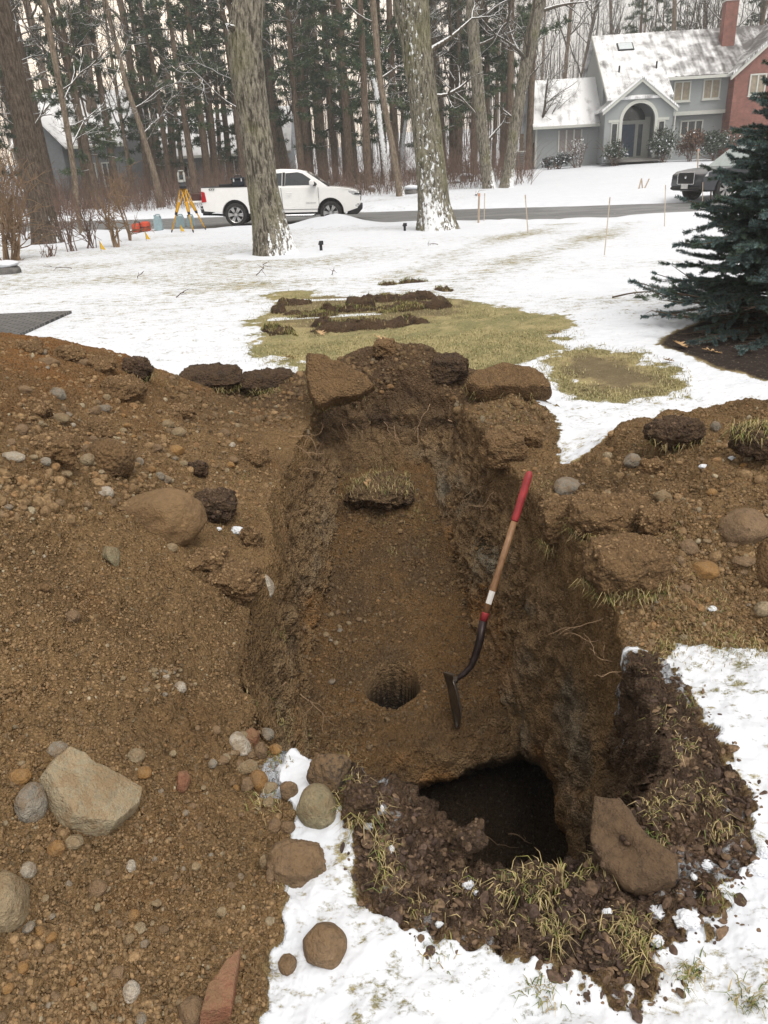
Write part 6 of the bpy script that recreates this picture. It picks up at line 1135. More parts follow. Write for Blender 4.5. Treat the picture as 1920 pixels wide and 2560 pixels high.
def jug(a, b, w, h, l, dx=0.0, Yo=0.0, narrow=False):
    p = hit1(a, b); o = empty('water_jug', (p[0]+dx, p[1]+Yo, p[2]-.02), .1, l, 'jug', 'blue grey water jugs by the tripod'); mb = MB(); q = .62 if narrow else .86
    secs = [[(sx*w/2*k*c1, sy*.14*k2, z) for (sx, sy, c1, k2) in ((-1,-1,.85,1),(-.85,-1,1.0,1.1),(.85,-1,1.0,1.1),(1,-1,.85,1),(1,1,.85,1),(-1,1,.85,1))] for z, k in ((0,.9),(.03,1),(h*.45,1.0),(h*.70,.97),(h*.84,q),(h*.92,q*.55))]; loft(mb, secs); mb.build('body', M_JUG, o, bevel=.015, auto=45)
    mb = MB(); mb.tube([(-w*.12,0,h*.86),(-w*.12,0,h*1.0),(w*.28,0,h*1.0),(w*.36,0,h*.78)], .022, 8); mb.build('handle', M_JUG, o, True); mb = MB(); mb.cyl((-w*.25,0,h*.84), (-w*.25,0,h*.98), .035, .035, 12); mb.build('cap', M_BLK if not narrow else M_JUG, o); mb = MB(); mb.box((0,0,.012), (w*.86,.25,.03)); mb.build('base', M_BLK, o)
jug(396,575,.31,.50,'blue grey water jug standing alone between the red bag and the tripod',0,.1,True); jug(453,571,.36,.50,'blue grey water jug behind the left leg of the tripod'); jug(479,569,.30,.47,'blue grey water jug behind the middle leg of the tripod')
# pin flags, stakes, markers, lights
M_FLAG = simple('yellow_flag', (.70,.42,.02), .6, var=.1); M_WIRE = simple('wire', (.25,.25,.25), .5, .6)
for (a, b, l) in [(366,602,'yellow pin flag in the snow below the red bag'),(453,582,'yellow pin flag in front of the tripod'),(253,628,'yellow pin flag beside the bare shrub at the left')]:
    p = hit1(a, b); o = empty('pin_flag', p, 0, l, 'flag'); mb = MB(); mb.tube([(0,0,-.05),(0,0,.27)], .006, 5); mb.build('wire', M_WIRE, o); mb = MB(); mb.add([(0,0,.27),(0,0,.05),(.13,-.03,.03),(0,.006,.27),(0,.006,.05),(.13,-.024,.03)], [(0,1,2),(5,4,3),(0,3,4,1),(1,4,5,2),(2,5,3,0)]); mb.build('pennant', M_FLAG, o)
p = hit1(1118,570); o = empty('pin_flag', (p[0], p[1]-.5, p[2]), 0, 'bright pink ribbon flag at the foot of the second oak', 'flag'); mb = MB(); mb.tube([(0,0,-.05),(0,0,.2)], .006, 5); mb.build('wire', M_WIRE, o); mb = MB(); mb.box((.03,0,.16), (.09,.01,.14)); mb.build('ribbon', simple('pink_ribbon', (.75,.04,.20), .6), o)
M_STK = wood_mat('stake_wood', (.36,.27,.19), (.50,.40,.30)); M_ROD = simple('fibreglass_rod', (.50,.42,.32), .5, var=.1)
for (a, b, a2, b2, r, l) in [(1196,557,1198,483,.028,'thick wooden stake at the street edge right of the second oak'),(1210,552,1212,483,.012,'thin marker rod just right of the thick wooden stake'),(1320,582,1313,487,.012,'thin marker rod in the snow at the near street edge before the double tree'),(1511,638,1525,493,.009,'tallest thin marker rod in the middle of the tyre tracks'),(1661,566,1664,462,.010,'thin marker rod by the street left of the spruce'),(1756,520,1757,455,.012,'marker rod in front of the dark SUV'),(1776,500,1780,448,.03,'orange wooden stake in front of the dark SUV side'),(1744,422,1746,372,.04,'wooden stake on the snow before the brown shrub of the house')]:
    p = hit1(a, b); q = at(a2, b2, p[1]); o = empty('marker_stake', p, 0, l, 'stake'); mb = MB(); d = np.array(q)-p; mb.tube([d*-.02, d*.9], [r, r], 6 if r < .02 else 4); mb.build('rod', M_ROD if r < .02 else M_STK, o); mb = MB(); mb.tube([d*.9, d], [r*1.25, r*1.1], 6 if r < .02 else 4); mb.build('tip', M_STK if r < .02 else simple('stake_top', (.6,.32,.2), .6), o)
for i, (a, b, a2, b2) in enumerate([(1597,472,1604,446),(1606,470,1604,447),(1612,470,1623,447)]):
    p = hit1(a, b); q = at(a2, b2, p[1]); mb = MB(); d = np.array(q)-p; mb.tube([d*-.05, d], .03, 5); o = mb.build('stick', M_STK); o.location = tuple(p); tag(o, ['left one of three pale sticks in the snow before the entry','middle one of three pale sticks in the snow before the entry','right leaning one of three pale sticks in the snow before the entry'][i], 'stick')
for (a, b, l) in [(803,626,'small dark landscape light beside the foot of the large oak'),(1012,577,'small dark landscape light left of the second oak')]:
    p = hit1(a, b); o = empty('landscape_light', p, .3, l, 'garden light'); mb = MB(); mb.box((0,0,.06), (.06,.05,.14), bev=.01); mb.build('post', M_BLK, o); mb = MB(); mb.prism([(-.05,.12),(.05,.12),(.05,.20),(-.02,.20)], 'y', -.05, .05); mb.build('lamp_head', M_BLK, o)
# stones and fallen wood over the street
def snow_rock(a, b, w, h, l):
    o = rock(a, b, w, h, 'dark', l, 'boulder', 'boulder', None, .6, None, 0, 3, .2, rock_mat('street_stone', (.12,.115,.11), (.2,.19,.18), 0)); v, f = rock_v(3, _rk[0], .3, .06); p = hit1(a, b+h*.22); s = pxm(p); v = v*np.array([w*s*.46, w*s*.42, h*s*.22]); c = mesh_np('snow_cap', v, f, M_SNOW, True, o); c.location = (0, 0, h*s*.40); return o
snow_rock(15,675,72,44,'dark boulder with a snow cap at the left photo edge'); snow_rock(1030,478,40,28,'snow capped boulder beyond the street left of the second oak'); snow_rock(1034,436,28,22,'smaller dark boulder behind the snow capped one'); snow_rock(1165,444,34,20,'snowy flat boulder right of the second oak beyond the street'); snow_rock(1142,456,18,12,'small stone left of the snowy flat boulder'); snow_rock(930,475,18,20,'small grey stone in front of the truck nose')
# ================================================================ TREES AND SHRUBS
def bark_mat(name, a, b_, snow=0.0, sdir=(.8,-.45,.25), top=.0, sc=1.0, moss=0.0):
    """ridged bark; wind-blown snow sits on the side facing sdir (attribute sn says how much), and on top of near-level limbs"""
    m, t, b = new_mat(name); o = wpos(t); mp = N(t, 'ShaderNodeMapping'); mp.inputs['Scale'].default_value = (9*sc, 9*sc, 1.8*sc); t.links.new(o, mp.inputs[0])
    n = tex_noise(t, mp.outputs[0], 2.2, 5, .65, .6); n2 = tex_noise(t, o, 1.3, 4); n3 = tex_noise(t, o, 26*sc, 4)
    c = mixc(t, ramp(t, n.outputs[0], [(.40, 0), (.58, 1)]).outputs[0], a, b_); c = mixc(t, 1.0, c, ramp(t, n3.outputs[0], [(.3,.75),(.7,1.25)]).outputs[0], 'MULTIPLY')
    if moss: c = mixc(t, math_n(t, 'MULTIPLY', ramp(t, n2.outputs[0], [(.5, 0), (.66, 1)]).outputs[0], moss), c, (.19,.19,.075))
    g = N(t, 'ShaderNodeNewGeometry'); d = N(t, 'ShaderNodeVectorMath', operation='DOT_PRODUCT'); t.links.new(g.outputs['Normal'], d.inputs[0]); v = Vector(sdir).normalized(); d.inputs[1].default_value = tuple(v)
    mp2 = N(t, 'ShaderNodeMapping'); mp2.inputs['Scale'].default_value = (1, 1, .5); t.links.new(o, mp2.inputs[0]); ns = tex_noise(t, mp2.outputs[0], 16*sc, 5, .65)
    if snow:
        sa = N(t, 'ShaderNodeAttribute', attribute_name='sn').outputs['Fac']; f = math_n(t, 'ADD', math_n(t, 'MULTIPLY', d.outputs['Value'], .42), math_n(t, 'ADD', ns.outputs[0], math_n(t, 'MULTIPLY', sa, .5))); f = math_n(t, 'SUBTRACT', f, math_n(t, 'MULTIPLY', n.outputs[0], .35))
        r = N(t, 'ShaderNodeMapRange'); r.inputs[1].default_value = 1.0-snow; r.inputs[2].default_value = 1.06-snow; t.links.new(f, r.inputs[0]); c = mixc(t, r.outputs[0], c, (.84,.86,.88))
    if top:
        s = N(t, 'ShaderNodeSeparateXYZ'); t.links.new(g.outputs['Normal'], s.inputs[0]); f = math_n(t, 'ADD', s.outputs['Z'], math_n(t, 'MULTIPLY', math_n(t, 'SUBTRACT', ns.outputs[0], .5), 1.2)); r = N(t, 'ShaderNodeMapRange'); r.inputs[1].default_value = 1.0-top; r.inputs[2].default_value = 1.12-top; t.links.new(f, r.inputs[0]); c = mixc(t, r.outputs[0], c, (.84,.86,.88))
    t.links.new(c, b.inputs['Base Color']); b.inputs['Roughness'].default_value = .9; b.inputs['Specular IOR Level'].default_value = .15; bump(t, b, math_n(t, 'ADD', n.outputs[0], math_n(t, 'MULTIPLY', n3.outputs[0], .4)), .9, .05/sc); return m
M_OAK = bark_mat('oak_bark', (.055,.048,.038), (.27,.245,.195), .13, moss=.3); M_OAK2 = bark_mat('snowy_oak_bark', (.058,.051,.038), (.26,.24,.185), .20, (-.2,-.9,.3), moss=.35)
M_BARK = bark_mat('grey_bark', (.105,.08,.058), (.25,.20,.15), .06, top=.42); M_BARKD = bark_mat('brown_bark', (.085,.062,.046), (.20,.15,.11), .04, top=.35); M_LIMB = bark_mat('limb_bark', (.06,.05,.04), (.13,.11,.085), 0, top=.55); M_WHT = bark_mat('snow_plastered_bark', (.07,.06,.05), (.18,.155,.12), .17, (.2,-.95,.2), top=.5)
M_BRUSH = simple('brush_twigs', (.16,.105,.08), .9, var=.35, scale=3)
def smooth_path(P, n):
    P = np.asarray(P, float); t = np.concatenate([[0], np.cumsum(np.linalg.norm(np.diff(P[:, :3], axis=0), axis=1))]); u = np.linspace(0, t[-1], n); Q = np.stack([np.interp(u, t, P[:, k]) for k in range(P.shape[1])], 1)
    for _ in range(2): Q[1:-1] = .25*Q[:-2]+.5*Q[1:-1]+.25*Q[2:]
    return Q
def limb(nb, p0, d, L, r, dep, g, up=.12, kids=5, wig=.16, ns=6):
    n = max(4, int(5+L*.8)) if dep > 0 else 4; pts = [np.array(p0, float)]; d = np.array(d, float); d /= np.linalg.norm(d)
    for i in range(n): d = d+g.normal(0, wig, 3)+np.array([0, 0, up]); d /= np.linalg.norm(d); pts.append(pts[-1]+d*L/n)
    v, f = tube_np(pts, np.linspace(r, max(r*.25, .006), n+1), ns if dep > 1 else (4 if dep == 1 else 3)); nb.add(v, f)
    if dep > 0:
        for _ in range(kids):
            k = g.integers(1, n+1); q = pts[k]; e = (pts[k]-pts[k-1]); e /= np.linalg.norm(e); e = e+g.normal(0, .65, 3); limb(nb, q, e, L*g.uniform(.3, .6), r*.45*(1-.5*k/n)+.004, dep-1, g, up, kids, wig*1.2, ns)
def trunk_mesh(name, path, mat, parent, ns=10, rings=24, ridge=0.0, flare=.0, snp=None, seed=0):
    """path rows: x,y,z,r (local). Ridged bark is real relief on the near trunks"""
    Q = smooth_path(path, rings); v, f = tube_np(Q[:, :3], Q[:, 3], ns); V = v.reshape(rings, ns, 3); C = Q[:, None, :3]; D = V-C; h = (Q[:, 2]-Q[0, 2])[:, None]; ang = np.arange(ns)*2*math.pi/ns
    k = np.ones((rings, ns))
    if flare: k = k+flare*np.exp(-np.clip(h, 0, None)/.35)*(.75+.5*np.cos(ang*4+seed)+.25*np.cos(ang*7+1.7*seed))
    if ridge:
        X = np.broadcast_to(np.cos(ang)*Q[:, 3:4]*11, (rings, ns)); Y2 = np.broadcast_to(np.sin(ang)*Q[:, 3:4]*11, (rings, ns)); Zh = np.broadcast_to(Q[:, 2:3]*1.6, (rings, ns)); k = k+ridge*(1-2.2*np.abs(fbm(X, Y2, Zh, 2.2, 3, 700+seed)))+ridge*2.0*fbm(X*.12, Y2*.12, Zh*.3, 1.6, 2, 710+seed)
    V = C+D*k[..., None]; o = mesh_np(name, V.reshape(-1, 3), f, mat, True, parent)
    hh = np.repeat(h.ravel(), ns); attr_f(o.data, 'sn', np.interp(hh, *(zip(*snp) if snp else ((0, 30), (0, 0))))); return o, Q
def px_path(l, Y, base):
    """(px,py,width px) up a trunk at distance Y -> local x,y,z,r"""
    out = []
    for (a, b, w) in l: p = at(a, b, Y); out.append((*(p-base), .5*w*pxm(p)))
    return out
def big_tree(name, label, pts, extra_top, snp, mat, Yo=0, ns=110, rings=220, ridge=.085, flare=.16, limbs=(), seed=0, group=None, nl=10, LL=4.0, hi=.45, cat='tree'):
    b = hit1(pts[0][0], pts[0][1]); Y = b[1]+Yo; base = np.array([b[0], Y, float(gz(b[0], Y))-.05]); o = empty(name, base, 0, label, cat, group); P = px_path(pts, Y, base); P[0] = (P[0][0], P[0][1], -.08, P[0][3])
    t = P[-1]; P.append((t[0]+extra_top[0], t[1]+extra_top[1], t[2]+extra_top[2], t[3]*.55)); tr_, Q = trunk_mesh('trunk', P, mat, o, ns, rings, ridge, flare, snp, seed)
    g = np.random.default_rng(seed+40); nb = NB()
    for (a, b2, a2, b3, w, dy) in limbs:
        p0 = at(a, b2, Y)-base; p1 = at(a2, b3, Y+dy)-base; d = p1-p0; limb(nb, p0-d*.02, d, np.linalg.norm(d), .5*w*pxm(base), 2, g, .02, 4, .10)
    top = Q[-1, 2]
    for _ in range(nl):
        k = g.integers(int(len(Q)*hi), len(Q)); a = g.uniform(0, 6.28); limb(nb, Q[k, :3], (math.cos(a), math.sin(a), g.uniform(.1, .9)), LL*g.uniform(.5, 1.2), Q[k, 3]*g.uniform(.22, .42), 2, g, .10, 5)
    if nb.n: nb.build('crown', M_LIMB, o)
    return o
S0 = [(0,.62),(.5,.42),(.9,.08),(1.6,-.1),(8,-.1)]
big_tree('oak_tree','large leaning oak in front of the truck with snow plastered on its foot',[(690,634,100),(676,560,80),(664,500,76),(652,420,70),(636,320,70),(622,220,76),(613,130,82),(613,60,80),(622,0,74)],(1.0,0,7),S0,M_OAK,seed=1,limbs=[(600,70,560,-60,30,.5),(598,80,570,64,24,-.6)],nl=6,hi=.93)
big_tree('oak_tree','big snow flecked oak with a dark wet base, right of the truck',[(1098,573,96),(1086,510,74),(1080,440,70),(1066,330,66),(1052,220,66),(1040,120,70),(1032,50,76),(1028,0,80)],(-.6,0,8),[(0,.40),(.7,.30),(1.2,.10),(3,.02),(6,.05),(9,.02)],M_OAK2,seed=2,limbs=[(1068,135,1165,65,16,1.0),(1085,240,1182,240,12,.8)],nl=6,hi=.9)
big_tree('oak_tree','thick brown trunk leaning left at the left edge, snow at its foot',[(120,608,66),(108,540,58),(92,460,50),(72,360,48),(50,260,48),(30,160,48),(8,60,48),(-6,0,48)],(-1.5,0,6),[(0,.35),(.7,.2),(1.2,-.1),(3,-.1),(9,-.1)],bark_mat('dark_oak_bark',(.055,.042,.032),(.135,.105,.08),.08),seed=3,nl=8,hi=.5,limbs=[(70,340,130,260,10,.5)])
big_tree('maple_tree','left trunk of the V shaped pair of grey trees beyond the street',[(1224,470,34),(1216,420,29),(1206,340,28),(1196,230,28),(1188,140,28),(1180,40,30),(1176,0,22)],(-.4,0,6),[(0,.7),(.6,.5),(1.2,.1),(9,.05)],M_OAK,seed=4,ns=28,rings=80,limbs=[(1182,60,1214,-40,16,.3),(1205,310,1090,215,8,-.5),(1215,360,1270,255,8,.4)],nl=8,hi=.35)
big_tree('maple_tree','right trunk of the V shaped pair of grey trees, leaning right',[(1265,468,34),(1272,420,29),(1286,320,27),(1306,210,27),(1330,90,30),(1350,0,32)],(1.4,0,6),[(0,.75),(.6,.5),(1.2,.1),(9,.05)],M_OAK,seed=5,ns=28,rings=80,limbs=[(1352,28,1470,0,10,.5),(1290,300,1220,250,7,.3),(1300,220,1350,120,7,.4)],nl=9,hi=.35)
big_tree('pole_trunk','straight dark brown trunk against the garage end of the grey house',[(1320,424,17),(1324,340,17),(1328,240,16),(1331,150,16)],(.2,0,4),None,M_BARKD,seed=6,ns=14,rings=30,ridge=.03,nl=4,LL=2,hi=.4)
big_tree('snowy_tree','snow plastered forked trunk left of the second oak beyond the street',[(968,462,20),(960,400,18),(950,320,16),(940,230,15),(925,160,16)],(-.1,0,.3),[(0,.5),(12,.5)],M_WHT,seed=7,ns=18,rings=50,ridge=.04,nl=2,LL=2,hi=.5,limbs=[(924,165,975,0,12,.3),(945,150,995,95,9,.2)])
big_tree('maple_tree','slim grey trunk leaning left beside the snow plastered one',[(1002,490,20),(992,430,16),(978,350,15),(962,270,14),(948,190,15),(940,90,16),(932,0,16)],(-.5,0,6),S0,M_BARK,seed=8,ns=18,rings=50,ridge=.03,limbs=[(950,200,1000,155,8,.3)])
big_tree('maple_tree','pale trunk leaning right just left of the second oak',[(1006,430,16),(1004,370,13),(1012,310,12),(1022,250,11)],(.8,0,5),[(0,.5),(12,.4)],M_WHT,seed=9,ns=14,rings=30,ridge=.03,nl=4,LL=2)
# trunks of the wood: px path, kind
WOOD = [('thin trunk with a snow scar leaning left behind the red bag',[(405,518,22),(388,440,15),(352,318,13),(318,223,12),(290,110,12),(262,0,12)],M_BARK),
 ('thin near trunk leaning left just right of the thick left trunk',[(207,594,13),(190,500,13),(187,438,14),(165,300,14),(150,220,14),(120,60,15),(110,0,16)],M_BARK),
 ('dark trunk with a double bend behind the thin near trunk',[(178,492,20),(160,400,20),(132,380,16),(120,240,18),(70,20,18)],M_BARKD),
 ('reddish dark trunk in the left wood behind the bare shrubs',[(368,492,16),(365,390,17),(352,300,18),(330,200,16),(318,90,16),(300,0,16)],M_BARKD),
 ('broad dark trunk of the left wood below the far steep roof',[(258,470,28),(245,380,26),(228,260,26),(215,150,24),(222,40,22)],M_BARKD),
 ('forked dark trunk in the middle of the left wood',[(398,480,20),(392,390,18),(382,259,17),(368,160,16),(352,60,15),(350,0,14)],M_BARKD),
 ('twin trunk with a long snowy branch left of the tripod head',[(436,470,19),(430,360,18),(422,224,18),(400,100,18),(385,20,16)],M_BARKD),
 ('slim dark pine trunk in front of the long snowy roof',[(515,460,13),(509,366,13),(495,240,12),(481,119,11),(473,0,11)],M_BARKD),
 ('thin pine trunk right of the slim dark one before the snowy roof',[(552,450,11),(546,330,10),(538,200,9),(530,60,9)],M_BARKD),
 ('tall grey trunk directly behind the large oak',[(718,425,28),(695,340,26),(672,200,25),(659,40,24),(655,0,24)],M_BARK),
 ('straight grey trunk right of the large oak, first in the row above the truck',[(757,425,18),(748,320,17),(742,180,16),(738,0,16)],M_BARK),
 ('thickest straight trunk above the truck cab',[(810,445,28),(800,340,27),(790,200,26),(776,60,26),(772,0,26)],M_BARK),
 ('thin trunk between the two straight trunks above the truck',[(776,400,12),(770,280,12),(762,140,12),(756,0,12)],M_BARKD),
 ('mottled trunk above the truck hood with a broken top branch',[(868,424,24),(862,320,21),(854,200,20),(848,60,20)],M_BARK),
 ('trunk between the thickest one and the mottled one',[(836,380,16),(828,240,16),(815,90,17),(806,0,16)],M_BARKD),
 ('slender dark trunk in the pines behind the truck nose',[(928,452,12),(920,330,12),(908,200,12),(900,60,12)],M_BARKD),
 ('dark trunk emerging right of the second oak top',[(1110,400,15),(1100,250,17),(1086,120,18),(1076,0,18)],M_BARKD),
 ('leaning mid wood trunk between the V pair and the second oak',[(1150,410,11),(1152,300,11),(1140,180,12),(1130,40,12)],M_BARKD)]
for i, (l, pts, mt) in enumerate(WOOD): big_tree('woodland_tree', l, pts, (-.4,0,5), [(0,.45),(.5,.1),(12,0)], mt, Yo=(0, 2, 6)[i % 3] if pts[0][1] > 480 else (6, 10, 14, 18)[i % 4]*0+3, seed=20+i, ns=14, rings=36, ridge=.03, flare=.10, nl=9, LL=3.4, hi=.22, group='trunks of the wood beyond the street')
# ---------------------------------------------------------------- pines and background trees: a few of each kind built, then copied
def vleaf(nb, base, d, L, w, cols, g):
    """thin leaf or needle blades along directions d"""
    n = len(base); s = np.cross(d, g.normal(size=(n, 3))); s /= np.linalg.norm(s, axis=1)[:, None]+1e-9; L = np.broadcast_to(L, (n,))[:, None]; w = np.broadcast_to(w, (n,))[:, None]
    V = np.stack([base-s*w*.3, base+s*w*.3, base+d*L*.55+s*w*.5, base+d*L*.55-s*w*.5, base+d*L], 1).reshape(-1, 3); k = np.arange(n)[:, None]*5
    nb.v.append(V.astype(np.float32)); nb.q.append(k+np.array([0,1,2,3])+nb.n); nb.t.append(k+np.array([3,2,4])+nb.n); nb.c.append(np.repeat(cols, 5, 0).astype(np.float32)); nb.n += len(V)
M_NEED = vcol_mat('pine_needles', .75, var=.3, scale=5); M_PB = M_BARKD
def pine(seed, H=17, z0=3.0, nbr=60, R=3.0, dens=1.0):
    g = np.random.default_rng(seed); o = empty('pine_tree'); P = [(0,0,-.2,.26),(g.normal(0,.15),g.normal(0,.15),H*.5,.18),(g.normal(0,.3),g.normal(0,.3),H,.04)]; _, Q = trunk_mesh('trunk', P, M_PB, o, 9, 24, .03, .1, None, seed)
    tw = NB(); nb = NB()
    for i in range(nbr):
        z = z0+(H-z0)*g.uniform()**.85; k = int(z/H*23); c = Q[min(k, 23), :3]; c = np.array([c[0], c[1], z]); a = g.uniform(0, 6.28); L = R*(1.05-.75*(z-z0)/(H-z0))*g.uniform(.6, 1.2); d = np.array([math.cos(a), math.sin(a), g.uniform(-.15, .25)]); n = 7; pts = [c]
        for j in range(n): d = d+g.normal(0, .1, 3)+[0, 0, .02]; d /= np.linalg.norm(d); pts.append(pts[-1]+d*L/n)
        v, f = tube_np(pts, np.linspace(.035, .008, n+1), 4); tw.add(v, f); pts = np.array(pts)
        m = int(16*dens*L/2); t = g.uniform(.25, 1, m); j = np.clip((t*n).astype(int), 0, n-1); q = pts[j]+(pts[j+1]-pts[j])*(t*n-j)[:, None]; q = q+g.normal(0, .14, (m, 3))*[1, 1, .45]
        kk = 15; bq = np.repeat(q, kk, 0); dd = g.normal(size=(m*kk, 3))+np.repeat((pts[j+1]-pts[j])*2.5/(L/n)*.35, kk, 0)+[0, 0, .15]; dd /= np.linalg.norm(dd, axis=1)[:, None]
        col = np.array([[.065,.098,.058],[.085,.12,.066],[.052,.082,.056],[.095,.115,.058]])[g.integers(0, 4, m)]*g.uniform(.7, 1.3, (m, 1)); vleaf(nb, bq, dd, g.uniform(.16, .36, m*kk), .045, np.repeat(col, kk, 0), g)
    tw.build('limbs', M_PB, o); nb.build('crown', M_NEED, o); return o
def bare(seed, H=16, r=.16, lean=0.0, mat=None, nl=14, name='bare_tree'):
    g = np.random.default_rng(seed); o = empty(name); P = [(0,0,-.2,r*1.15),(g.normal(0,.2)+lean*.3,g.normal(0,.2),H*.3,r*.9),(g.normal(0,.3)+lean*.7,0,H*.65,r*.6),(g.normal(0,.4)+lean,0,H,r*.15)]; _, Q = trunk_mesh('trunk', P, mat or M_BARK, o, 9, 24, .03, .12, [(0,.4),(.5,.1),(20,0)], seed); nb = NB()
    for _ in range(nl): k = g.integers(6, 23); a = g.uniform(0, 6.28); limb(nb, Q[k, :3], (math.cos(a), math.sin(a), g.uniform(.3, 1.3)), (H-Q[k, 2])*.35*g.uniform(.6, 1.2)+1.2, Q[k, 3]*.45, 2, g, .10, 6, .15, 5)
    nb.build('crown', M_LIMB, o); return o
PINES = [pine(300+i, 16+i, (2.0, 3.5, 5.0, 6.0)[i], 62, (2.8, 3.0, 2.6, 3.2)[i]) for i in range(4)]; BARES = [bare(320+i, 15+i, .12+.02*i, (-1.5, .8, -.6, 1.2, 0)[i], M_BARK if i % 2 else M_BARKD) for i in range(5)]
used = set()
def put(src, px, Y, label, group, rz, sc, cat='tree'):
    first = src.name not in used; used.add(src.name); o = src if first else copy_tree(src); p = at(px, 430, Y); o.location = (p[0], p[1], float(gz(p[0], p[1]))-.1); o.rotation_euler = (0, 0, rz); o.scale = (sc, sc, sc); tag(o, label, cat, group)
g = np.random.default_rng(77)
def band(lo, hi, n, Y0, Y1, srcs, label, group, s0=.85, s1=1.2):
    for i in range(n): put(srcs[i % len(srcs)], lo+(hi-lo)*(i+g.uniform(.1, .9))/n, g.uniform(Y0, Y1), label, group, g.uniform(0, 6.28), g.uniform(s0, s1))
band(-120, 330, 6, 46, 62, PINES, 'dark green pine among the bare trunks of the left wood', 'pines of the left wood')
band(380, 640, 7, 50, 66, PINES, 'green pine in front of the long snowy roof', 'pines before the long snowy roof', .8, 1.05)
band(640, 1010, 9, 50, 68, PINES, 'dark pine in the dense wood behind the truck', 'pines behind the truck')
band(1040, 1300, 8, 56, 74, PINES, 'dark pine in the wood behind the V shaped pair', 'pines behind the V shaped pair')
band(-150, 640, 11, 42, 74, BARES, 'slender bare tree in the left wood', 'bare trees of the left wood', .8, 1.1)
band(640, 1330, 9, 46, 76, BARES, 'slender bare tree in the wood behind the truck and the oaks', 'bare trees of the middle wood', .8, 1.1)
band(1290, 2000, 16, 80, 105, BARES, 'bare tree rising behind the roof of the grey house', 'bare trees behind the grey house', 1.0, 1.5)
band(1560, 1720, 3, 86, 98, PINES, 'dark pine behind the ridge of the grey house', 'pines behind the grey house ridge', .85, 1.0); band(1830, 1990, 3, 80, 90, PINES, 'dark pine behind the chimney of the grey house', 'pines behind the chimney', 1.0, 1.2)
# undergrowth and the far wood: masses nobody could count
def sticks(n, xr, yr, hr, r, seed, lean=.35, clump=None):
    g = np.random.default_rng(seed); nb = NB(); px = g.uniform(*xr, n); Y = g.uniform(*yr, n); d0 = ray(px, np.full(n, 430.0)); x = d0[:, 0]*(Y/d0[:, 1]); z = gz(x, Y); h = g.uniform(*hr, n); dx = g.normal(0, lean, n)*h; dy = g.normal(0, lean, n)*h
    a = np.stack([x, Y, z], -1); m = a+np.stack([dx*.4, dy*.4, h*.55], -1); t = a+np.stack([dx*1.1, dy*1.1, h], -1); w = (r*g.uniform(.6, 1.4, n))[:, None]; ang = np.arange(3)*2.0944; ring = np.stack([np.cos(ang), np.sin(ang), 0*ang], -1)
    V = np.concatenate([a[:, None]+ring*w[..., None], m[:, None]+ring*w[..., None]*.75, t[:, None]+ring*w[..., None]*.3], 1); k = np.arange(n)[:, None, None]*9; q = np.array([[0,1,4,3],[1,2,5,4],[2,0,3,5],[3,4,7,6],[4,5,8,7],[5,3,6,8]]); nb.add(V.reshape(-1, 3), (q[None]+k).reshape(-1, 4)); return nb
tag(sticks(5200, (-140, 1330), (44, 62), (.4, 2.3), .014, 1, .5).build('undergrowth', M_BRUSH), kind='stuff')
tag(sticks(420, (-200, 2100), (95, 140), (9, 20), .08, 2, .06).build('distant_wood', simple('far_bark', (.10,.085,.075), .9, var=.3)), kind='stuff')
tag(sticks(3200, (-200, 2100), (90, 130), (6, 17), .016, 3, .22).build('distant_branches', simple('far_twigs', (.11,.09,.08), .9, var=.3)), kind='stuff')
# ---------------------------------------------------------------- shrubs
M_SHR = simple('shrub_twigs', (.19,.125,.075), .9, var=.3, scale=6)
def shrub(a, b, h, sp, ns, label, kids=4, mat=None, r=.02, seed=0, name='bare_shrub', cat='shrub', dep=2, group=None):
    p = hit1(a, b); s = p[1]/(FPX*1.2); g = np.random.default_rng(seed+900); nb = NB(); H = h*s; S = sp*pxm(p)
    for i in range(ns):
        an = g.uniform(0, 6.28); d = np.array([math.cos(an)*S*g.uniform(.2, 1)/H, math.sin(an)*S*g.uniform(.2, 1)/H, 1.0]); limb(nb, (g.normal(0, .08), g.normal(0, .08), -.05), d, H*g.uniform(.75, 1.1), r*g.uniform(.7, 1.3), dep, g, .05, kids, .12, 5)
    o = nb.build(name, mat or M_SHR); o.location = tuple(p); return tag(o, label, cat, group)
shrub(35,650,215,80,8,'big tan bare shrub at the left photo edge in front of the thick trunk',7,None,.035,1); shrub(180,628,150,60,9,'thin stemmed bare shrub right of the thick left trunk',3,M_BRUSH,.016,2); shrub(232,620,150,60,10,'upright bare shrub with many straight stems behind the yellow flag',3,M_BRUSH,.014,3)
shrub(290,618,170,50,3,'small two stemmed bare sapling left of the red bag',6,M_SHR,.035,4,'bare_sapling','sapling'); shrub(325,602,160,50,2,'single bare sapling with a tan twiggy head beside the red bag',7,M_SHR,.035,5,'bare_sapling','sapling'); shrub(120,642,34,30,12,'low dry tuft of stems in the snow at the left',2,M_BRUSH,.012,6)
shrub(2,680,150,40,6,'dark bare stems at the very left photo edge',4,M_BRUSH,.018,7); shrub(62,600,120,60,7,'bare stems behind the big tan shrub',4,M_BRUSH,.018,8)
shrub(300,500,80,70,14,'tan twiggy brush beyond the street behind the saplings',4,M_SHR,.018,9); shrub(1178,455,160,45,7,'bare bush with spreading stems right of the second oak',5,M_BRUSH,.03,10); shrub(1130,458,90,40,7,'low dark bush at the back of the second oak',4,M_BRUSH,.02,11)
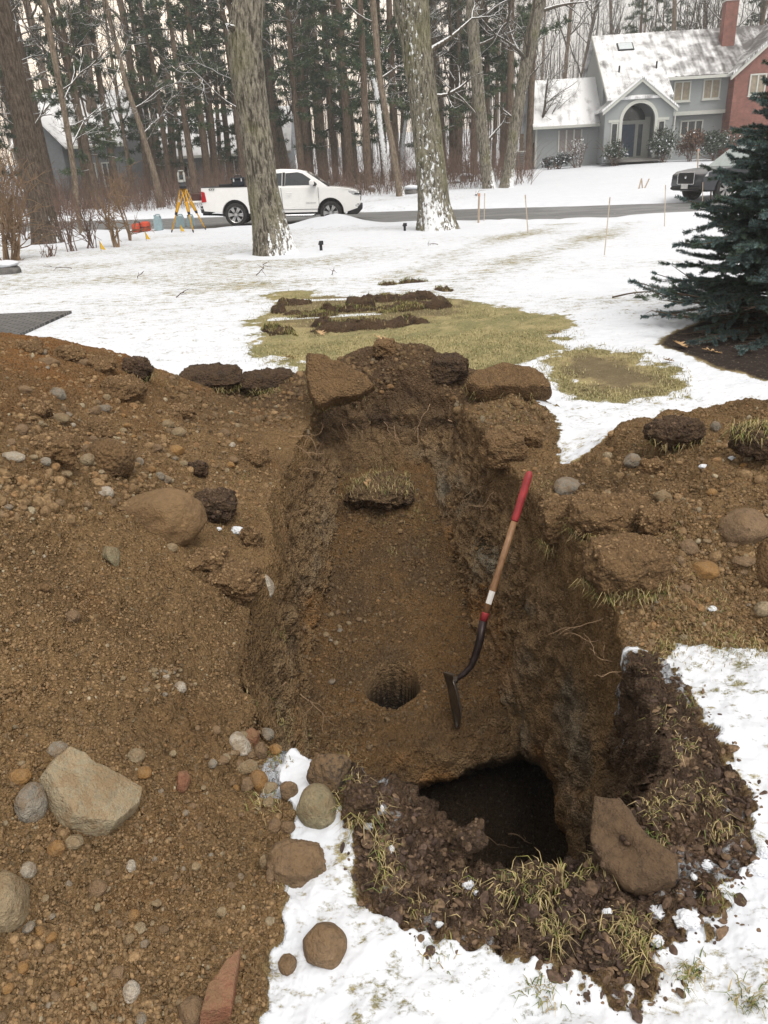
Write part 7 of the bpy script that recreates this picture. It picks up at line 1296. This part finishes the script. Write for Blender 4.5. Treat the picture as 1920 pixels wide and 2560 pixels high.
big_tree('ornamental_tree','small forked bare tree leaning right in front of the garage roof',[(1320,423,9),(1332,370,8),(1350,330,7),(1362,270,6),(1366,220,5)],(.1,0,.6),None,M_LIMB,seed=60,ns=10,rings=24,ridge=0,flare=0,nl=9,LL=1.8,hi=.55,limbs=[(1338,350,1420,260,6,.2),(1362,260,1440,190,4,.2),(1358,290,1400,215,4,.2)])
# fallen branches and logs across the street
for i, (a, b, a2, b2, r, l) in enumerate([(225,500,330,476,.06,'snowy fallen branch at the left in the brush pile beyond the street'),(260,512,390,490,.07,'long snowy fallen log behind the saplings'),(330,505,480,497,.08,'snow covered log lying left of the tripod'),(300,488,372,478,.05,'arched snowy branch on the brush pile'),(400,505,520,478,.05,'snowy branch slanting up behind the tripod'),(440,510,500,500,.05,'short snowy log behind the tripod legs'),(1190,520-30,1205,474,.05,'short dead branch in the snow left of the V pair')]):
    p = hit1(a, b); q = at(a2, b2, p[1]+1.0); g2 = np.random.default_rng(i+5); nb = NB(); limb(nb, (0,0,.05), q-p, np.linalg.norm(q-p), r, 1, g2, 0.0, 4, .12, 7); o = nb.build('fallen_branch', M_LIMB); o.location = tuple(p); tag(o, l, 'fallen branch')
# leafy evergreen shrubs by the house
M_LEAFY = vcol_mat('rhododendron_leaves', .6, var=.3, scale=3)
def leafy(a, b, w, h, label, cols, n=1500, seed=0, stem=True, name='evergreen_shrub', Y=None, snowy=.12):
    p = at(a, b, Y) if Y else hit1(a, b); p = np.array(p); p[2] = float(gz(p[0], p[1])); s = pxm(p); W, Hh = w*s*.5, h*p[1]/(FPX*1.2); g = np.random.default_rng(seed+50); o = empty(name, p, 0, label, 'shrub'); nb = NB(); cl = g.normal(size=(26, 3)); cl /= np.linalg.norm(cl, axis=1)[:, None]; cl *= g.uniform(.35, .95, (26, 1))
    k = g.integers(0, 26, n); q = cl[k]+g.normal(0, .20, (n, 3)); q = q*[W, W*.8, Hh*.42]+[0, 0, Hh*.58]; d = g.normal(size=(n, 3))+[0, 0, .3]; d /= np.linalg.norm(d, axis=1)[:, None]; c = np.array(cols)[g.integers(0, len(cols), n)]*g.uniform(.6, 1.4, (n, 1)); c[g.uniform(size=n) < snowy] = (.75,.77,.8)
    vleaf(nb, q, d, g.uniform(.10, .2, n), .07, c, g); nb.build('foliage', M_LEAFY, o); nb = NB()
    for i in range(7): limb(nb, (g.normal(0, .15), g.normal(0, .1), 0), (g.normal(0, .6), g.normal(0, .4), 1), Hh*.9, .03, 1, g, .05, 4)
    nb.build('stems', M_BRUSH, o); return o
GR = [[.055,.075,.055],[.075,.095,.07],[.09,.105,.085]]; BR = [[.13,.075,.05],[.16,.10,.07],[.10,.065,.05]]
leafy(1540,396,62,66,'round leafy evergreen left of the blue front door',GR,1300,1,Y=56.5); leafy(1655,400,84,80,'leafy evergreen right of the entry arch',GR,1700,2,Y=56.5); leafy(1722,398,66,78,'reddish brown dry bush between two evergreens before the house',BR,1700,3,Y=56.5,snowy=.03); leafy(1790,388,100,78,'wide dark evergreen in front of the brick wing corner',GR,2200,4,Y=56.5,snowy=.04)
leafy(1402,412,46,36,'low dark shrub under the garage battens',[[.05,.062,.06],[.08,.09,.09]],700,5,Y=57.5); leafy(1370,416,34,30,'low dark shrub at the left end of the garage wall',[[.05,.062,.06],[.08,.09,.09]],500,6,Y=57.5); leafy(1442,412,36,74,'thin snowy shrub right of the garage battens',[[.16,.13,.12],[.2,.17,.15]],320,7,Y=57.5,snowy=.3); leafy(1868,400,70,80,'evergreen shrub against the brick wing',GR,1200,8,Y=56.0,snowy=.03)
leafy(905,470,60,40,'loose green bush beyond the street in front of the truck nose',[[.09,.10,.06],[.12,.11,.07]],520,9,snowy=.05); leafy(640,470,70,60,'green undergrowth bush behind the truck bed',[[.05,.07,.04],[.07,.085,.05]],900,10,snowy=.05)
# ---------------------------------------------------------------- blue spruce at the right
sp_ = empty('spruce_tree', (4.12, 7.45, 0), 0, 'dense blue green spruce growing out of the dark mulch bed at the right', 'tree'); g = np.random.default_rng(5)
H_ = 2.95; trunk_mesh('trunk', [(0,0,-.1,.085),(.02,0,1.4,.06),(0,0,H_,.012)], M_BARKD, sp_, 10, 20, .03, .1, None, 5)
M_SPR = vcol_mat('spruce_needles', .6, var=.25, scale=9); M_SPT = simple('spruce_twigs', (.085,.06,.042), .9, var=.3)
nb = NB(); tw = NB()
def needles(q0, q1, ln, n, col):
    t = g.uniform(0, 1.03, n)[:, None]; b = q0+(q1-q0)*t; ax = (q1-q0)/(np.linalg.norm(q1-q0)+1e-9); d = g.normal(size=(n, 3)); d -= ax*(d@ax)[:, None]; d /= np.linalg.norm(d, axis=1)[:, None]; d = d*.85+ax*.55; d /= np.linalg.norm(d, axis=1)[:, None]
    vleaf(nb, b, d, ln*g.uniform(.7, 1.2, n), .0050, np.broadcast_to(col, (n, 3))*g.uniform(.7, 1.3, (n, 1)), g)
for wz in np.linspace(.10, H_-.1, 27):
    fr = (wz-.1)/(H_-.1); R0 = 1.34*(1-fr)**.8+.08 if wz > .3 else 1.46; nbm = int(17-7*fr)
    for i in range(nbm):
        a = 2*math.pi*(i+g.uniform(-.3, .3))/nbm+wz*5; L = R0*g.uniform(.72, 1.12); d = np.array([math.cos(a), math.sin(a), g.uniform(-.10, .16)-.06*(fr < .2)]); n = 8; pts = [np.array([0, 0, wz])]
        for j in range(n): d = d+g.normal(0, .05, 3)+[0, 0, .035*(j > 4)]; d /= np.linalg.norm(d); pts.append(pts[-1]+d*L/n)
        pts = np.array(pts); pts[:, 2] = np.maximum(pts[:, 2], .05); v, f = tube_np(pts, np.linspace(.014, .004, n+1), 4); tw.add(v, f)
        dead = wz < .34; tone = g.uniform(.8, 1.25)
        if not (dead and g.uniform() < .5): needles(pts[-3], pts[-1]+(pts[-1]-pts[-2])*.4, .032, 150, np.array([.10,.148,.148])*tone)
        for j in range(2, n+1):
            ns_ = 2 if j < n else 1
            for s in ((-1, 1) if j < n else (0,)):
                for rep in range(2 if L > .8 and j < n else 1):
                    u = np.array([-d[1], d[0], 0])*s; e = (pts[j]-pts[j-1]); e /= np.linalg.norm(e); e = e*.75+u*g.uniform(.6, 1.0)+g.normal(0, .12, 3); e /= np.linalg.norm(e); l = (.10+.26*(1-j/n)*min(1, L))*g.uniform(.7, 1.2); q0 = pts[j]-(pts[j]-pts[j-1])*rep*.5; q1 = q0+e*l; q1[2] = max(q1[2], .04)
                    v, f = tube_np([q0, q1], [.004, .002], 3); tw.add(v, f)
                    if dead and g.uniform() < .6: continue
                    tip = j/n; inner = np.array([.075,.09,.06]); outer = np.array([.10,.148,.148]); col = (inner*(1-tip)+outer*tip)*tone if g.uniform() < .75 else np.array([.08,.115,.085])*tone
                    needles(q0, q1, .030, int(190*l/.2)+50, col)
nb.build('crown', M_SPR, sp_); tw.build('limbs', M_SPT, sp_)
# pine bough lying on the snow left of the spruce
p0 = hit1(1530,752); p1 = hit1(1672,742); o = empty('pine_bough', p0, 0, 'green pine bough lying on the snow left of the spruce', 'pine bough'); d = p1-p0; nb = NB(); tw = NB(); pts = np.array([d*t+np.array([0, 0, .04+.04*math.sin(t*3.1)]) for t in np.linspace(0, 1, 9)]); v, f = tube_np(pts, np.linspace(.012, .005, 9), 5); tw.add(v, f)
for j in range(3, 9):
    for rep in range(3):
        e = np.array([g.normal(.2, .3), g.normal(0, .5), -.4]); e /= np.linalg.norm(e); q1 = pts[j]+e*.13; q1[2] = max(q1[2], .03); v, f = tube_np([pts[j], q1], [.004, .002], 3); tw.add(v, f); k = 34; dd = g.normal(0, .35, (k, 3))+e; dd /= np.linalg.norm(dd, axis=1)[:, None]; vleaf(nb, np.repeat(q1[None], k, 0), dd, .13, .005, np.broadcast_to(np.array([.10,.135,.085]), (k, 3))*g.uniform(.7, 1.3, (k, 1)), g)
tw.build('stem', M_SPT, o); nb.build('needles', M_NEED, o)

# ================================================================ the damp winter air
hz = MB(); hz.box((0, 60, 15.5), (520, 260, 38)); hzo = hz.build('haze', None); hm, ht, hb = new_mat('damp_air'); ht.nodes.remove(hb); pv = N(ht, 'ShaderNodeVolumePrincipled'); pv.inputs['Color'].default_value = (.93, .95, .97, 1); pv.inputs['Density'].default_value = .0013
ht.links.new(pv.outputs[0], ht.nodes['Material Output'].inputs['Volume']); hzo.data.materials.append(hm); tag(hzo, kind='stuff')
